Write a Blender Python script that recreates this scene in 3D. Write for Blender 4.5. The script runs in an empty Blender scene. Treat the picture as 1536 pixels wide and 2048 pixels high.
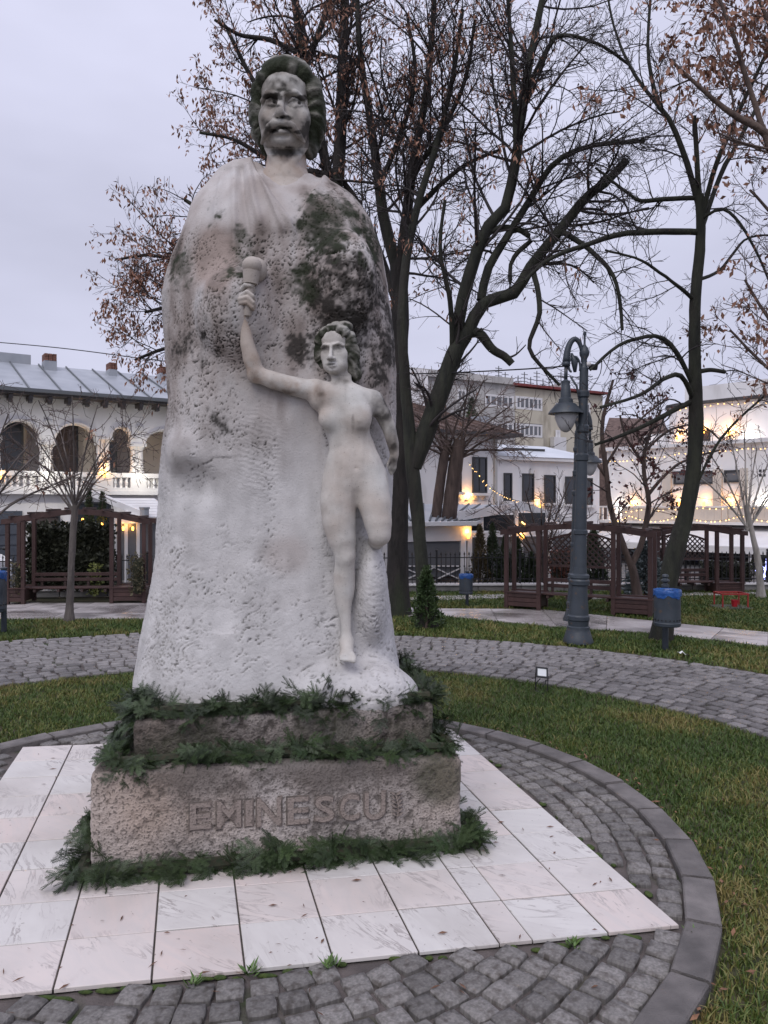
import bpy, math, random
import numpy as np
from mathutils import Vector, Matrix
random.seed(7)
RNG = np.random.default_rng(11)
R_ = math.radians
scene = bpy.context.scene
C = scene.collection

# ------------------------------------------------------------------ camera
F = 1538.0            # focal length in pixels of a 1536 x 2048 frame
HZ = 1010.0           # row of the horizon
CH = 2.0              # height of the camera
cam_d = bpy.data.cameras.new("camera"); cam = bpy.data.objects.new("camera", cam_d); C.objects.link(cam)
cam.location = (0, 0, CH); cam.rotation_euler = (R_(90), 0, 0)
cam_d.sensor_width = 36; cam_d.sensor_fit = 'AUTO'
cam_d.lens = F/2048*36; cam_d.shift_y = -(1024-HZ)/2048
cam_d.clip_start = 0.05; cam_d.clip_end = 1500
scene.camera = cam

# ------------------------------------------------------------------ sky, sun, exposure
SUN_EL, SUN_AZ = 50, -160      # the sun stands behind the cloud, over the left shoulder of the camera
w = bpy.data.worlds.new("World"); scene.world = w; w.use_nodes = True
nt = w.node_tree; nt.nodes.clear()
N = nt.nodes.new; L = nt.links.new
out = N('ShaderNodeOutputWorld'); bg = N('ShaderNodeBackground'); bg.inputs['Strength'].default_value = 0.1
sky = N('ShaderNodeTexSky'); sky.sky_type = 'NISHITA'; sky.sun_disc = False
sky.sun_elevation = R_(SUN_EL); sky.sun_rotation = R_(SUN_AZ); sky.dust_density = 3.0
tc = N('ShaderNodeTexCoord'); sep = N('ShaderNodeSeparateXYZ'); L(tc.outputs['Generated'], sep.inputs[0])
mr = N('ShaderNodeMapRange'); mr.interpolation_type = 'SMOOTHSTEP'
mr.inputs['From Min'].default_value = 0.25; mr.inputs['From Max'].default_value = 1.0
mr.inputs['To Min'].default_value = 7.3; mr.inputs['To Max'].default_value = 11.0
L(sep.outputs['Z'], mr.inputs['Value'])
mp = N('ShaderNodeMapping'); mp.inputs['Scale'].default_value = (1.0, 1.0, 2.6); L(tc.outputs['Generated'], mp.inputs['Vector'])
nz = N('ShaderNodeTexNoise'); nz.inputs['Scale'].default_value = 2.2; nz.inputs['Detail'].default_value = 4; nz.inputs['Roughness'].default_value = .5
L(mp.outputs[0], nz.inputs['Vector'])
nr = N('ShaderNodeMapRange'); nr.inputs['From Min'].default_value = .3; nr.inputs['From Max'].default_value = .7
nr.inputs['To Min'].default_value = .86; nr.inputs['To Max'].default_value = 1.1
L(nz.outputs['Fac'], nr.inputs['Value'])
mul = N('ShaderNodeMath'); mul.operation = 'MULTIPLY'; L(mr.outputs[0], mul.inputs[0]); L(nr.outputs[0], mul.inputs[1])
vm = N('ShaderNodeVectorMath'); vm.operation = 'SCALE'; vm.inputs[0].default_value = (.925, .935, 1.175)
L(mul.outputs[0], vm.inputs['Scale'])
mx = N('ShaderNodeMix'); mx.data_type = 'RGBA'; mx.inputs['Factor'].default_value = .92
L(sky.outputs[0], mx.inputs['A']); L(vm.outputs[0], mx.inputs['B'])
L(mx.outputs['Result'], bg.inputs['Color']); L(bg.outputs[0], out.inputs['Surface'])

sd = bpy.data.lights.new("sun", 'SUN'); sd.energy = 1.3; sd.angle = R_(35); sd.color = (1.0, .97, .93)
sun = bpy.data.objects.new("sun", sd); C.objects.link(sun)
ldir = Vector((math.sin(R_(SUN_AZ))*math.cos(R_(SUN_EL)), math.cos(R_(SUN_AZ))*math.cos(R_(SUN_EL)), math.sin(R_(SUN_EL))))
sun.rotation_euler = ldir.to_track_quat('Z', 'Y').to_euler(); sun.location = ldir*40
scene.view_settings.view_transform = 'Standard'; scene.view_settings.look = 'None'
scene.view_settings.exposure = 0.0; scene.view_settings.gamma = 1.0; scene.view_settings.use_curve_mapping = False
scene.render.engine = 'CYCLES'
scene.cycles.max_bounces = 6; scene.cycles.diffuse_bounces = 3; scene.cycles.glossy_bounces = 3; scene.cycles.transmission_bounces = 4

# ------------------------------------------------------------------ helpers
def P(px, py, Y):
    return np.array([(px-768)/F*Y, Y, CH-(py-HZ)/F*Y])
def G(px, py):
    Y = CH*F/(py-HZ); return np.array([(px-768)/F*Y, Y, 0.0])
WM = {}
def thing(name, label=None, cat=None, loc=(0, 0, 0), rz=0, group=None, kind=None, parent=None):
    o = bpy.data.objects.new(name, None); C.objects.link(o); o.empty_display_size = .1
    m = Matrix.Translation(Vector(loc)) @ Matrix.Rotation(rz, 4, 'Z')
    if parent is not None:
        o.parent = parent; o.matrix_basis = WM[parent].inverted() @ m
    else:
        o.location = loc; o.rotation_euler = (0, 0, rz)
    WM[o] = m
    return tag(o, label, cat, group, kind)
def tag(o, label=None, cat=None, group=None, kind=None):
    if label: o['label'] = label
    if cat: o['category'] = cat
    if group: o['group'] = group
    if kind: o['kind'] = kind
    return o
def link_mesh(name, me, parent=None, m=None, world=True):
    """link a mesh whose vertices are in world space under parent"""
    o = bpy.data.objects.new(name, me); C.objects.link(o)
    if parent is not None:
        o.parent = parent
        WM[o] = WM.get(parent, Matrix())
    else:
        WM[o] = Matrix()
    return o
def np_mesh(name, V, quads=None, tris=None, mat=None, smooth=False, attrs=None, parent=None):
    """numpy arrays (world space) -> object"""
    V = np.asarray(V, np.float32)
    if parent is not None and parent in WM and WM[parent] != Matrix():
        Mi = np.array(WM[parent].inverted()); V = V @ Mi[:3, :3].T.astype(np.float32) + Mi[:3, 3].astype(np.float32)
    me = bpy.data.meshes.new(name)
    nq = 0 if quads is None else len(quads); ntr = 0 if tris is None else len(tris)
    me.vertices.add(len(V)); me.vertices.foreach_set('co', np.ascontiguousarray(V, np.float32).ravel())
    parts = []; starts = []
    if nq: parts.append(np.asarray(quads, np.int32).ravel()); starts.append(np.arange(nq)*4)
    if ntr: parts.append(np.asarray(tris, np.int32).ravel()); starts.append(nq*4+np.arange(ntr)*3)
    idx = np.concatenate(parts).astype(np.int32)
    me.loops.add(len(idx)); me.loops.foreach_set('vertex_index', idx)
    me.polygons.add(nq+ntr); me.polygons.foreach_set('loop_start', np.concatenate(starts).astype(np.int32))
    if smooth: me.polygons.foreach_set('use_smooth', np.ones(nq+ntr, bool))
    me.update(calc_edges=True)
    for k, a in (attrs or {}).items():
        at = me.attributes.new(k, 'FLOAT', 'POINT'); at.data.foreach_set('value', np.asarray(a, np.float32))
    if mat: me.materials.append(mat)
    o = bpy.data.objects.new(name, me); C.objects.link(o)
    if parent is not None: o.parent = parent; WM[o] = WM.get(parent, Matrix())
    else: WM[o] = Matrix()
    return o
def rotm(rx=0, ry=0, rz=0):
    return np.array(Matrix.Rotation(rz, 3, 'Z') @ Matrix.Rotation(ry, 3, 'Y') @ Matrix.Rotation(rx, 3, 'X'))
class MB:
    """collects boxes, bars, tubes and lathes in world space; build() links them as one mesh"""
    def __init__(s): s.v = []; s.f = []
    def add(s, V, Fs):
        n = len(s.v); s.v.extend([tuple(map(float, p)) for p in V]); s.f.extend([tuple(i+n for i in f) for f in Fs]); return s
    def box(s, c, size, R=None, taper=1.0, bev=0):
        hx, hy, hz = [a/2 for a in size]; c = np.asarray(c, float)
        if bev:
            b = min(bev, hx*.9, hy*.9, hz*.9); V = []
            for z, i in ((-hz, b), (-hz+b, 0), (hz-b, 0), (hz, b)):
                x, y = hx-i, hy-i; k = min(b*.8, x*.5, y*.5) if not i else 0.0
                for q in ((-x+k, -y), (x-k, -y), (x, -y+k), (x, y-k), (x-k, y), (-x+k, y), (-x, y-k), (-x, -y+k)): V.append((q[0], q[1], z))
            Fs = [tuple(range(7, -1, -1)), tuple(range(24, 32))]
            for r in range(3):
                for i in range(8): Fs.append((r*8+i, r*8+(i+1) % 8, (r+1)*8+(i+1) % 8, (r+1)*8+i))
        else:
            t = taper
            V = [(-hx, -hy, -hz), (hx, -hy, -hz), (hx, hy, -hz), (-hx, hy, -hz), (-hx*t, -hy*t, hz), (hx*t, -hy*t, hz), (hx*t, hy*t, hz), (-hx*t, hy*t, hz)]
            Fs = [(3, 2, 1, 0), (4, 5, 6, 7), (0, 1, 5, 4), (1, 2, 6, 5), (2, 3, 7, 6), (3, 0, 4, 7)]
        V = np.array(V)
        if R is not None: V = V @ np.asarray(R).T
        return s.add(V+c, Fs)
    def bar(s, a, b, w, h=None, up=(0, 0, 1)):
        a = np.asarray(a, float); b = np.asarray(b, float); h = h or w
        d = b-a; ln = np.linalg.norm(d); d /= ln; u = np.asarray(up, float)
        if abs(d @ u) > .98: u = np.array([0, 1., 0])
        x = np.cross(d, u); x /= np.linalg.norm(x); u = np.cross(x, d)
        V = [p+x*sx*w/2+u*su*h/2 for p in (a, b) for sx, su in ((-1, -1), (1, -1), (1, 1), (-1, 1))]
        return s.add(V, [(0, 1, 2, 3), (7, 6, 5, 4), (0, 4, 5, 1), (1, 5, 6, 2), (2, 6, 7, 3), (3, 7, 4, 0)])
    def tube(s, pts, r, n=8, cap=True):
        pts = np.asarray(pts, float); m = len(pts)
        r = np.full(m, r) if np.isscalar(r) else np.asarray(r, float)
        T = np.gradient(pts, axis=0); T /= np.linalg.norm(T, axis=1)[:, None]+1e-9
        ref = np.array([0, 0, 1.]) if abs(T[:, 2]).mean() < .7 else np.array([0.3, 1., 0])
        X = np.cross(T, ref); X /= np.linalg.norm(X, axis=1)[:, None]+1e-9; Z = np.cross(X, T)
        V = []
        for i in range(m):
            for k in range(n):
                a = 2*math.pi*k/n; V.append(pts[i]+r[i]*(X[i]*math.cos(a)+Z[i]*math.sin(a)))
        Fs = [(i*n+k, i*n+(k+1) % n, (i+1)*n+(k+1) % n, (i+1)*n+k) for i in range(m-1) for k in range(n)]
        if cap: Fs += [tuple(range(n-1, -1, -1)), tuple(range((m-1)*n, m*n))]
        return s.add(V, Fs)
    def lathe(s, c, prof, n=20, R=None):
        """prof: (radius, height)"""
        c = np.asarray(c, float); m = len(prof); V = []
        for r, z in prof:
            for k in range(n):
                a = 2*math.pi*k/n; V.append((r*math.cos(a), r*math.sin(a), z))
        Fs = [(i*n+k, i*n+(k+1) % n, (i+1)*n+(k+1) % n, (i+1)*n+k) for i in range(m-1) for k in range(n)]
        Fs += [tuple(range(n-1, -1, -1)), tuple(range((m-1)*n, m*n))]
        V = np.array(V)
        if R is not None: V = V @ np.asarray(R).T
        return s.add(V+c, Fs)
    def prism(s, poly, off):
        """3D polygon extruded along vector off"""
        a = np.asarray(poly, float); n = len(a); V = np.vstack([a, a+np.asarray(off, float)])
        return s.add(V, [tuple(range(n-1, -1, -1)), tuple(range(n, 2*n))]+[(i, (i+1) % n, n+(i+1) % n, n+i) for i in range(n)])
    def ball(s, c, r, n=10, m=7):
        rr = (r, r, r) if np.isscalar(r) else r
        prof = [(max(.001, math.sin(math.pi*i/m)), -math.cos(math.pi*i/m)) for i in range(m+1)]
        V = []; c = np.asarray(c, float)
        for q, z in prof:
            for k in range(n):
                a = 2*math.pi*k/n; V.append(c+np.array([rr[0]*q*math.cos(a), rr[1]*q*math.sin(a), rr[2]*z]))
        Fs = [(i*n+k, i*n+(k+1) % n, (i+1)*n+(k+1) % n, (i+1)*n+k) for i in range(m) for k in range(n)]
        return s.add(V, Fs)
    def mesh(s, name, mat, Mi=None):
        V = s.v
        if Mi is not None: V = [tuple(Mi @ Vector(p)) for p in V]
        me = bpy.data.meshes.new(name); me.from_pydata(V, [], s.f); me.update()
        if mat: me.materials.append(mat)
        return me
    def build(s, name, mat, parent=None, smooth=False, label=None, auto=None):
        Mi = None
        if parent is not None: Mi = WM.get(parent, Matrix()).inverted()
        me = s.mesh(name, mat, Mi)
        if smooth: me.polygons.foreach_set('use_smooth', [True]*len(me.polygons))
        if auto: 
            me.polygons.foreach_set('use_smooth', [True]*len(me.polygons)); me.set_sharp_from_angle(angle=R_(auto))
        o = bpy.data.objects.new(name, me); C.objects.link(o)
        if parent is not None: o.parent = parent; WM[o] = WM.get(parent, Matrix())
        else: WM[o] = Matrix()
        if label: o['label'] = label
        return o
def inst(name, me, parent, loc, rz=0.0, sc=(1, 1, 1), rot=None):
    """one more object on shared mesh data, placed in its parent's space"""
    o = bpy.data.objects.new(name, me); C.objects.link(o)
    o.parent = parent; o.location = loc
    o.rotation_euler = rot if rot is not None else (0, 0, rz); o.scale = sc
    return o
def copy_tree(o, parent=None):
    c = o.copy(); C.objects.link(c)
    if parent is not None: c.parent = parent
    for ch in list(o.children): copy_tree(ch, c)
    return c

# ------------------------------------------------------------------ materials
def mat(name, c1, c2=None, rough=.8, scale=6.0, detail=6, bump=0.0, bscale=None, spec=.5, metal=0.0, lo=.35, hi=.65, rnd=0.0, coord='Object',
        c3=None, s3=1.0, t3=(.5, .7), emit=None, estr=0.0, stretch=(1, 1, 1), bdist=.02):
    m = bpy.data.materials.new(name); m.use_nodes = True; t = m.node_tree; n = t.nodes; l = t.links
    b = n['Principled BSDF']; b.inputs['Roughness'].default_value = rough; b.inputs['Metallic'].default_value = metal
    b.inputs['Specular IOR Level'].default_value = spec
    tcx = n.new('ShaderNodeTexCoord'); vec = tcx.outputs[coord]
    if stretch != (1, 1, 1):
        mpp = n.new('ShaderNodeMapping'); mpp.inputs['Scale'].default_value = stretch; l.new(vec, mpp.inputs[0]); vec = mpp.outputs[0]
    if rnd:
        oi = n.new('ShaderNodeObjectInfo'); ad = n.new('ShaderNodeVectorMath'); ad.operation = 'MULTIPLY_ADD'
        ad.inputs[1].default_value = (1, 1, 1); 
        cmb = n.new('ShaderNodeMath'); cmb.operation = 'MULTIPLY'; cmb.inputs[1].default_value = 57.0; l.new(oi.outputs['Random'], cmb.inputs[0])
        l.new(vec, ad.inputs[0]); l.new(cmb.outputs[0], ad.inputs[2]); vec = ad.outputs[0]
    col = None
    if c2 is not None:
        tx = n.new('ShaderNodeTexNoise'); tx.inputs['Scale'].default_value = scale; tx.inputs['Detail'].default_value = detail; l.new(vec, tx.inputs['Vector'])
        rp = n.new('ShaderNodeMapRange'); rp.inputs['From Min'].default_value = lo; rp.inputs['From Max'].default_value = hi; l.new(tx.outputs['Fac'], rp.inputs['Value'])
        mix = n.new('ShaderNodeMix'); mix.data_type = 'RGBA'; mix.inputs['A'].default_value = (*c1, 1); mix.inputs['B'].default_value = (*c2, 1)
        l.new(rp.outputs[0], mix.inputs['Factor']); col = mix.outputs['Result']
        if c3 is not None:
            tx3 = n.new('ShaderNodeTexNoise'); tx3.inputs['Scale'].default_value = s3; tx3.inputs['Detail'].default_value = 5; l.new(vec, tx3.inputs['Vector'])
            rp3 = n.new('ShaderNodeMapRange'); rp3.inputs['From Min'].default_value = t3[0]; rp3.inputs['From Max'].default_value = t3[1]; l.new(tx3.outputs['Fac'], rp3.inputs['Value'])
            mix3 = n.new('ShaderNodeMix'); mix3.data_type = 'RGBA'; l.new(col, mix3.inputs['A']); mix3.inputs['B'].default_value = (*c3, 1); l.new(rp3.outputs[0], mix3.inputs['Factor']); col = mix3.outputs['Result']
        if rnd:
            hs = n.new('ShaderNodeHueSaturation'); vr = n.new('ShaderNodeMapRange'); vr.inputs['To Min'].default_value = 1-rnd; vr.inputs['To Max'].default_value = 1+rnd
            l.new(oi.outputs['Random'], vr.inputs['Value']); l.new(vr.outputs[0], hs.inputs['Value']); l.new(col, hs.inputs['Color']); col = hs.outputs['Color']
        l.new(col, b.inputs['Base Color'])
    else:
        b.inputs['Base Color'].default_value = (*c1, 1)
    if bump:
        bx = n.new('ShaderNodeTexNoise'); bx.inputs['Scale'].default_value = bscale or scale*3; bx.inputs['Detail'].default_value = 5; l.new(vec, bx.inputs['Vector'])
        bp = n.new('ShaderNodeBump'); bp.inputs['Strength'].default_value = bump; bp.inputs['Distance'].default_value = bdist; l.new(bx.outputs['Fac'], bp.inputs['Height']); l.new(bp.outputs[0], b.inputs['Normal'])
    if emit is not None:
        b.inputs['Emission Color'].default_value = (*emit, 1); b.inputs['Emission Strength'].default_value = estr
    return m
def fbm_grad(seed):
    rg = np.random.default_rng(seed); return rg.random((64, 64, 64)).astype(np.float32)
_LAT = fbm_grad(3)
def vnoise(p):
    """smooth value noise, p (n,3) -> [-1,1]"""
    p = np.asarray(p, np.float32); i = np.floor(p).astype(np.int32); f = p-i; f = f*f*(3-2*f)
    a = i & 63; b = (i+1) & 63
    def g(x, y, z): return _LAT[x, y, z]
    x0, y0, z0 = a.T; x1, y1, z1 = b.T; fx, fy, fz = f.T
    c00 = g(x0, y0, z0)*(1-fx)+g(x1, y0, z0)*fx; c10 = g(x0, y1, z0)*(1-fx)+g(x1, y1, z0)*fx
    c01 = g(x0, y0, z1)*(1-fx)+g(x1, y0, z1)*fx; c11 = g(x0, y1, z1)*(1-fx)+g(x1, y1, z1)*fx
    return ((c00*(1-fy)+c10*fy)*(1-fz)+(c01*(1-fy)+c11*fy)*fz)*2-1
def fbm(p, o=4):
    s = 0; a = 1.0; t = 0
    for k in range(o):
        s = s+a*vnoise(np.asarray(p)*(2**k)+k*17.3); t += a; a *= .5
    return s/t
def worley(p, seed=5):
    """distance to the nearest of one random point per cell"""
    p = np.asarray(p, np.float32); i = np.floor(p).astype(np.int32); best = np.full(len(p), 9., np.float32)
    for dx in (-1, 0, 1):
        for dy in (-1, 0, 1):
            for dz in (-1, 0, 1):
                c = i+np.array([dx, dy, dz]); m = c & 63
                q = c+np.stack([_LAT[m[:, 0], m[:, 1], m[:, 2]], _LAT[m[:, 1], m[:, 2], (m[:, 0]+seed) & 63], _LAT[m[:, 2], (m[:, 0]+7) & 63, m[:, 1]]], 1)
                best = np.minimum(best, ((p-q)**2).sum(1))
    return np.sqrt(best)
def sstep(a, b, x):
    t = np.clip((x-a)/(b-a), 0, 1); return t*t*(3-2*t)
# ================================================================== GROUND AND PAVING
M_soil = mat('soil_turf', (.035, .040, .016), (.075, .062, .030), .95, 2.5, bump=.5, bscale=60)
M_mortar = mat('sand_joint', (.075, .064, .060), (.135, .112, .104), .9, 5, bump=.6, bscale=80, c3=(.030, .045, .012), s3=1.3, t3=(.55, .62))
M_sett = mat('granite_sett', (.165, .155, .146), (.275, .257, .242), .62, 9, bump=.55, bscale=70, rnd=.28, c3=(.085, .072, .062), s3=3, t3=(.5, .7))
M_sett2 = mat('basalt_sett', (.125, .116, .114), (.225, .21, .204), .5, 9, bump=.5, bscale=50, rnd=.35)
M_kerb = mat('kerb_concrete', (.105, .096, .092), (.185, .168, .160), .8, 7, bump=.5, bscale=120, rnd=.15)
def marble():
    m = bpy.data.materials.new('marble_tile'); m.use_nodes = True; t = m.node_tree; n = t.nodes; l = t.links
    b = n['Principled BSDF']; b.inputs['Roughness'].default_value = .38
    tcx = n.new('ShaderNodeTexCoord'); oi = n.new('ShaderNodeObjectInfo')
    k = n.new('ShaderNodeMath'); k.operation = 'MULTIPLY'; k.inputs[1].default_value = 83.; l.new(oi.outputs['Random'], k.inputs[0])
    va = n.new('ShaderNodeVectorMath'); l.new(tcx.outputs['Object'], va.inputs[0]); l.new(k.outputs[0], va.inputs[1])
    vr = n.new('ShaderNodeVectorRotate'); vr.rotation_type = 'Z_AXIS'; an = n.new('ShaderNodeMapRange'); an.inputs['To Min'].default_value = .2; an.inputs['To Max'].default_value = 1.3
    fr = n.new('ShaderNodeMath'); fr.operation = 'FRACT'; k2 = n.new('ShaderNodeMath'); k2.operation = 'MULTIPLY'; k2.inputs[1].default_value = 17.7
    l.new(oi.outputs['Random'], k2.inputs[0]); l.new(k2.outputs[0], fr.inputs[0]); l.new(fr.outputs[0], an.inputs['Value'])
    l.new(va.outputs[0], vr.inputs['Vector']); l.new(an.outputs[0], vr.inputs['Angle'])
    mp = n.new('ShaderNodeMapping'); mp.inputs['Scale'].default_value = (1.2, 5.0, 1); l.new(vr.outputs[0], mp.inputs[0])
    tx = n.new('ShaderNodeTexNoise'); tx.inputs['Scale'].default_value = 2.6; tx.inputs['Detail'].default_value = 8; tx.inputs['Roughness'].default_value = .62; tx.inputs['Distortion'].default_value = .8
    l.new(mp.outputs[0], tx.inputs['Vector'])
    # thin veins where the noise crosses its middle
    s1 = n.new('ShaderNodeMath'); s1.operation = 'SUBTRACT'; s1.inputs[1].default_value = .5; l.new(tx.outputs['Fac'], s1.inputs[0])
    ab = n.new('ShaderNodeMath'); ab.operation = 'ABSOLUTE'; l.new(s1.outputs[0], ab.inputs[0])
    vein = n.new('ShaderNodeMapRange'); vein.inputs['From Min'].default_value = 0; vein.inputs['From Max'].default_value = .035; vein.inputs['To Min'].default_value = .85; vein.inputs['To Max'].default_value = 0
    l.new(ab.outputs[0], vein.inputs['Value'])
    tz = n.new('ShaderNodeTexNoise'); tz.inputs['Scale'].default_value = 3.5; tz.inputs['Detail'].default_value = 3; l.new(va.outputs[0], tz.inputs['Vector'])
    vz = n.new('ShaderNodeMapRange'); vz.inputs['From Min'].default_value = .45; vz.inputs['From Max'].default_value = .65; l.new(tz.outputs['Fac'], vz.inputs['Value'])
    vv = n.new('ShaderNodeMath'); vv.operation = 'MULTIPLY'; l.new(vein.outputs[0], vv.inputs[0]); l.new(vz.outputs[0], vv.inputs[1])
    # pink or white body by tile
    k3 = n.new('ShaderNodeMath'); k3.operation = 'MULTIPLY'; k3.inputs[1].default_value = 7.3; l.new(oi.outputs['Random'], k3.inputs[0])
    fr3 = n.new('ShaderNodeMath'); fr3.operation = 'FRACT'; l.new(k3.outputs[0], fr3.inputs[0])
    pk = n.new('ShaderNodeMapRange'); pk.inputs['From Min'].default_value = .45; pk.inputs['From Max'].default_value = 1.0; l.new(fr3.outputs[0], pk.inputs['Value'])
    body = n.new('ShaderNodeMix'); body.data_type = 'RGBA'; body.inputs['A'].default_value = (.66, .635, .605, 1); body.inputs['B'].default_value = (.67, .565, .52, 1); l.new(pk.outputs[0], body.inputs['Factor'])
    sm = n.new('ShaderNodeMapRange'); sm.inputs['From Min'].default_value = .35; sm.inputs['From Max'].default_value = .75; sm.inputs['To Max'].default_value = .75; l.new(tx.outputs['Fac'], sm.inputs['Value'])
    b2 = n.new('ShaderNodeMix'); b2.data_type = 'RGBA'; l.new(body.outputs['Result'], b2.inputs['A']); b2.inputs['B'].default_value = (.56, .53, .51, 1); l.new(sm.outputs[0], b2.inputs['Factor'])
    b3 = n.new('ShaderNodeMix'); b3.data_type = 'RGBA'; l.new(b2.outputs['Result'], b3.inputs['A']); b3.inputs['B'].default_value = (.27, .235, .225, 1); l.new(vv.outputs[0], b3.inputs['Factor'])
    # dirt specks
    ds = n.new('ShaderNodeTexNoise'); ds.inputs['Scale'].default_value = 42; ds.inputs['Detail'].default_value = 2; l.new(va.outputs[0], ds.inputs['Vector'])
    dm = n.new('ShaderNodeMapRange'); dm.inputs['From Min'].default_value = .70; dm.inputs['From Max'].default_value = .76; dm.inputs['To Max'].default_value = .6; l.new(ds.outputs['Fac'], dm.inputs['Value'])
    b4 = n.new('ShaderNodeMix'); b4.data_type = 'RGBA'; l.new(b3.outputs['Result'], b4.inputs['A']); b4.inputs['B'].default_value = (.16, .12, .10, 1); l.new(dm.outputs[0], b4.inputs['Factor'])
    gp = n.new('ShaderNodeNewGeometry'); gx = n.new('ShaderNodeTexNoise'); gx.inputs['Scale'].default_value = 1.6; gx.inputs['Detail'].default_value = 6; l.new(gp.outputs['Position'], gx.inputs['Vector'])
    gm = n.new('ShaderNodeMapRange'); gm.inputs['From Min'].default_value = .45; gm.inputs['From Max'].default_value = .75; gm.inputs['To Max'].default_value = .55; l.new(gx.outputs['Fac'], gm.inputs['Value'])
    b5 = n.new('ShaderNodeMix'); b5.data_type = 'RGBA'; l.new(b4.outputs['Result'], b5.inputs['A']); b5.inputs['B'].default_value = (.40, .365, .335, 1); l.new(gm.outputs[0], b5.inputs['Factor'])
    l.new(b5.outputs['Result'], b.inputs['Base Color'])
    rr = n.new('ShaderNodeMapRange'); rr.inputs['To Min'].default_value = .3; rr.inputs['To Max'].default_value = .6; l.new(tz.outputs['Fac'], rr.inputs['Value']); l.new(rr.outputs[0], b.inputs['Roughness'])
    return m
M_marble = marble()
M_concrete = mat('path_concrete', (.34, .31, .30), (.50, .46, .45), .42, 1.6, bump=.2, bscale=60, rnd=.12, c3=(.20, .18, .175), s3=.9, t3=(.5, .62))
# wet sheen: roughness drops where water stands
def wet(m, s=.55, lo=.42, hi=.56, dry=.6, w_=.06):
    t = m.node_tree; n = t.nodes; l = t.links
    g = n.new('ShaderNodeNewGeometry'); x = n.new('ShaderNodeTexNoise'); x.inputs['Scale'].default_value = s; x.inputs['Detail'].default_value = 3; l.new(g.outputs['Position'], x.inputs['Vector'])
    r = n.new('ShaderNodeMapRange'); r.inputs['From Min'].default_value = lo; r.inputs['From Max'].default_value = hi; r.inputs['To Min'].default_value = w_; r.inputs['To Max'].default_value = dry
    l.new(x.outputs['Fac'], r.inputs['Value']); l.new(r.outputs[0], n['Principled BSDF'].inputs['Roughness'])
wet(M_concrete); 

def sheet(name, pts, z, m, kind='structure', parent=None):
    b = MB(); b.add([(p[0], p[1], z) for p in pts], [tuple(range(len(pts)))]); o = b.build(name, m, parent)
    if parent is None: o['kind'] = kind
    return o
ground = sheet('ground', [(-400, -60), (400, -60), (400, 600), (-400, 600)], -.030, M_soil)
RC = np.array([-.94, 4.72]); R_OUT = 2.76; R_IN = 2.60          # kerb ring
QC = np.array([-1.15, 4.85]); Q_IN = 4.80                       # ring road
def q_out(th):       # outer radius of the ring road by angle (wider on the left)
    return 7.15 + 0.85*float(sstep(-.25, .9, np.array(-math.cos(th))))
def disc(c, r, n=96): return [(c[0]+r*math.cos(2*math.pi*i/n), c[1]+r*math.sin(2*math.pi*i/n)) for i in range(n)]
ring = sheet('cobbled_circle', disc(RC, R_IN+.05), -.016, M_mortar)
# cobbled ring road: an annulus
n_ = 120; V = []; Fs = []
for i in range(n_):
    th = 2*math.pi*i/n_
    for r in (Q_IN, q_out(th)): V.append((QC[0]+r*math.cos(th), QC[1]+r*math.sin(th), -.018))
for i in range(n_): Fs.append((2*i, 2*i+1, 2*((i+1) % n_)+1, 2*((i+1) % n_)))
b = MB(); b.add(V, Fs); road = b.build('cobbled_road', M_mortar); road['kind'] = 'structure'

# ---- marble slab: corners on the ground, tiles by rows and columns
SA, SB, SC_, SD = np.array([-2.13, 3.02]), np.array([1.401, 3.64]), np.array([.60, 6.84]), np.array([-2.97, 6.316])
cw = np.array([.39, .39, .39, .385, .38, .38, .375, .155, .37, .36]); cu = np.concatenate([[0], np.cumsum(cw)])/cw.sum()
rv = np.linspace(0, 1, 10)
SM_ = (SA+SB+SC_+SD)/4
slab = sheet('marble_paving', [p+(SM_-p)*.006 for p in (SA, SB, SC_, SD)], .005, mat('dark_joint', (.040, .034, .028), (.085, .07, .058), .95, 14))
def bil(u, v): return (SA*(1-u)+SB*u)*(1-v)+(SD*(1-u)+SC_*u)*v
for j in range(9):
    for i in range(10):
        q = [bil(cu[i], rv[j]), bil(cu[i+1], rv[j]), bil(cu[i+1], rv[j+1]), bil(cu[i], rv[j+1])]
        c = sum(q)/4
        if 2 <= j <= 6 and 2 <= i <= 6 and not (j == 2): continue      # under the pedestal
        g = .0042
        q = [p+(c-p)/np.linalg.norm(c-p)*g*1.4 for p in q]
        zt = .012+random.uniform(-.002, .002); bv = .003
        top = [(p[0], p[1], zt) for p in [p+(c-p)/np.linalg.norm(c-p)*bv for p in q]]
        mid = [(p[0], p[1], zt-bv) for p in q]; low = [(p[0], p[1], -.006) for p in q]
        V = [(x-c[0], y-c[1], z) for x, y, z in top+mid+low]
        Fs = [(0, 1, 2, 3)]+[(4+k, 4+(k+1) % 4, (k+1) % 4, k) for k in range(4)]+[(8+k, 8+(k+1) % 4, 4+(k+1) % 4, 4+k) for k in range(4)]
        me = bpy.data.meshes.new('marble_tile'); me.from_pydata(V, [], Fs); me.materials.append(M_marble)
        inst('marble_tile', me, slab, (c[0], c[1], 0))
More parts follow.
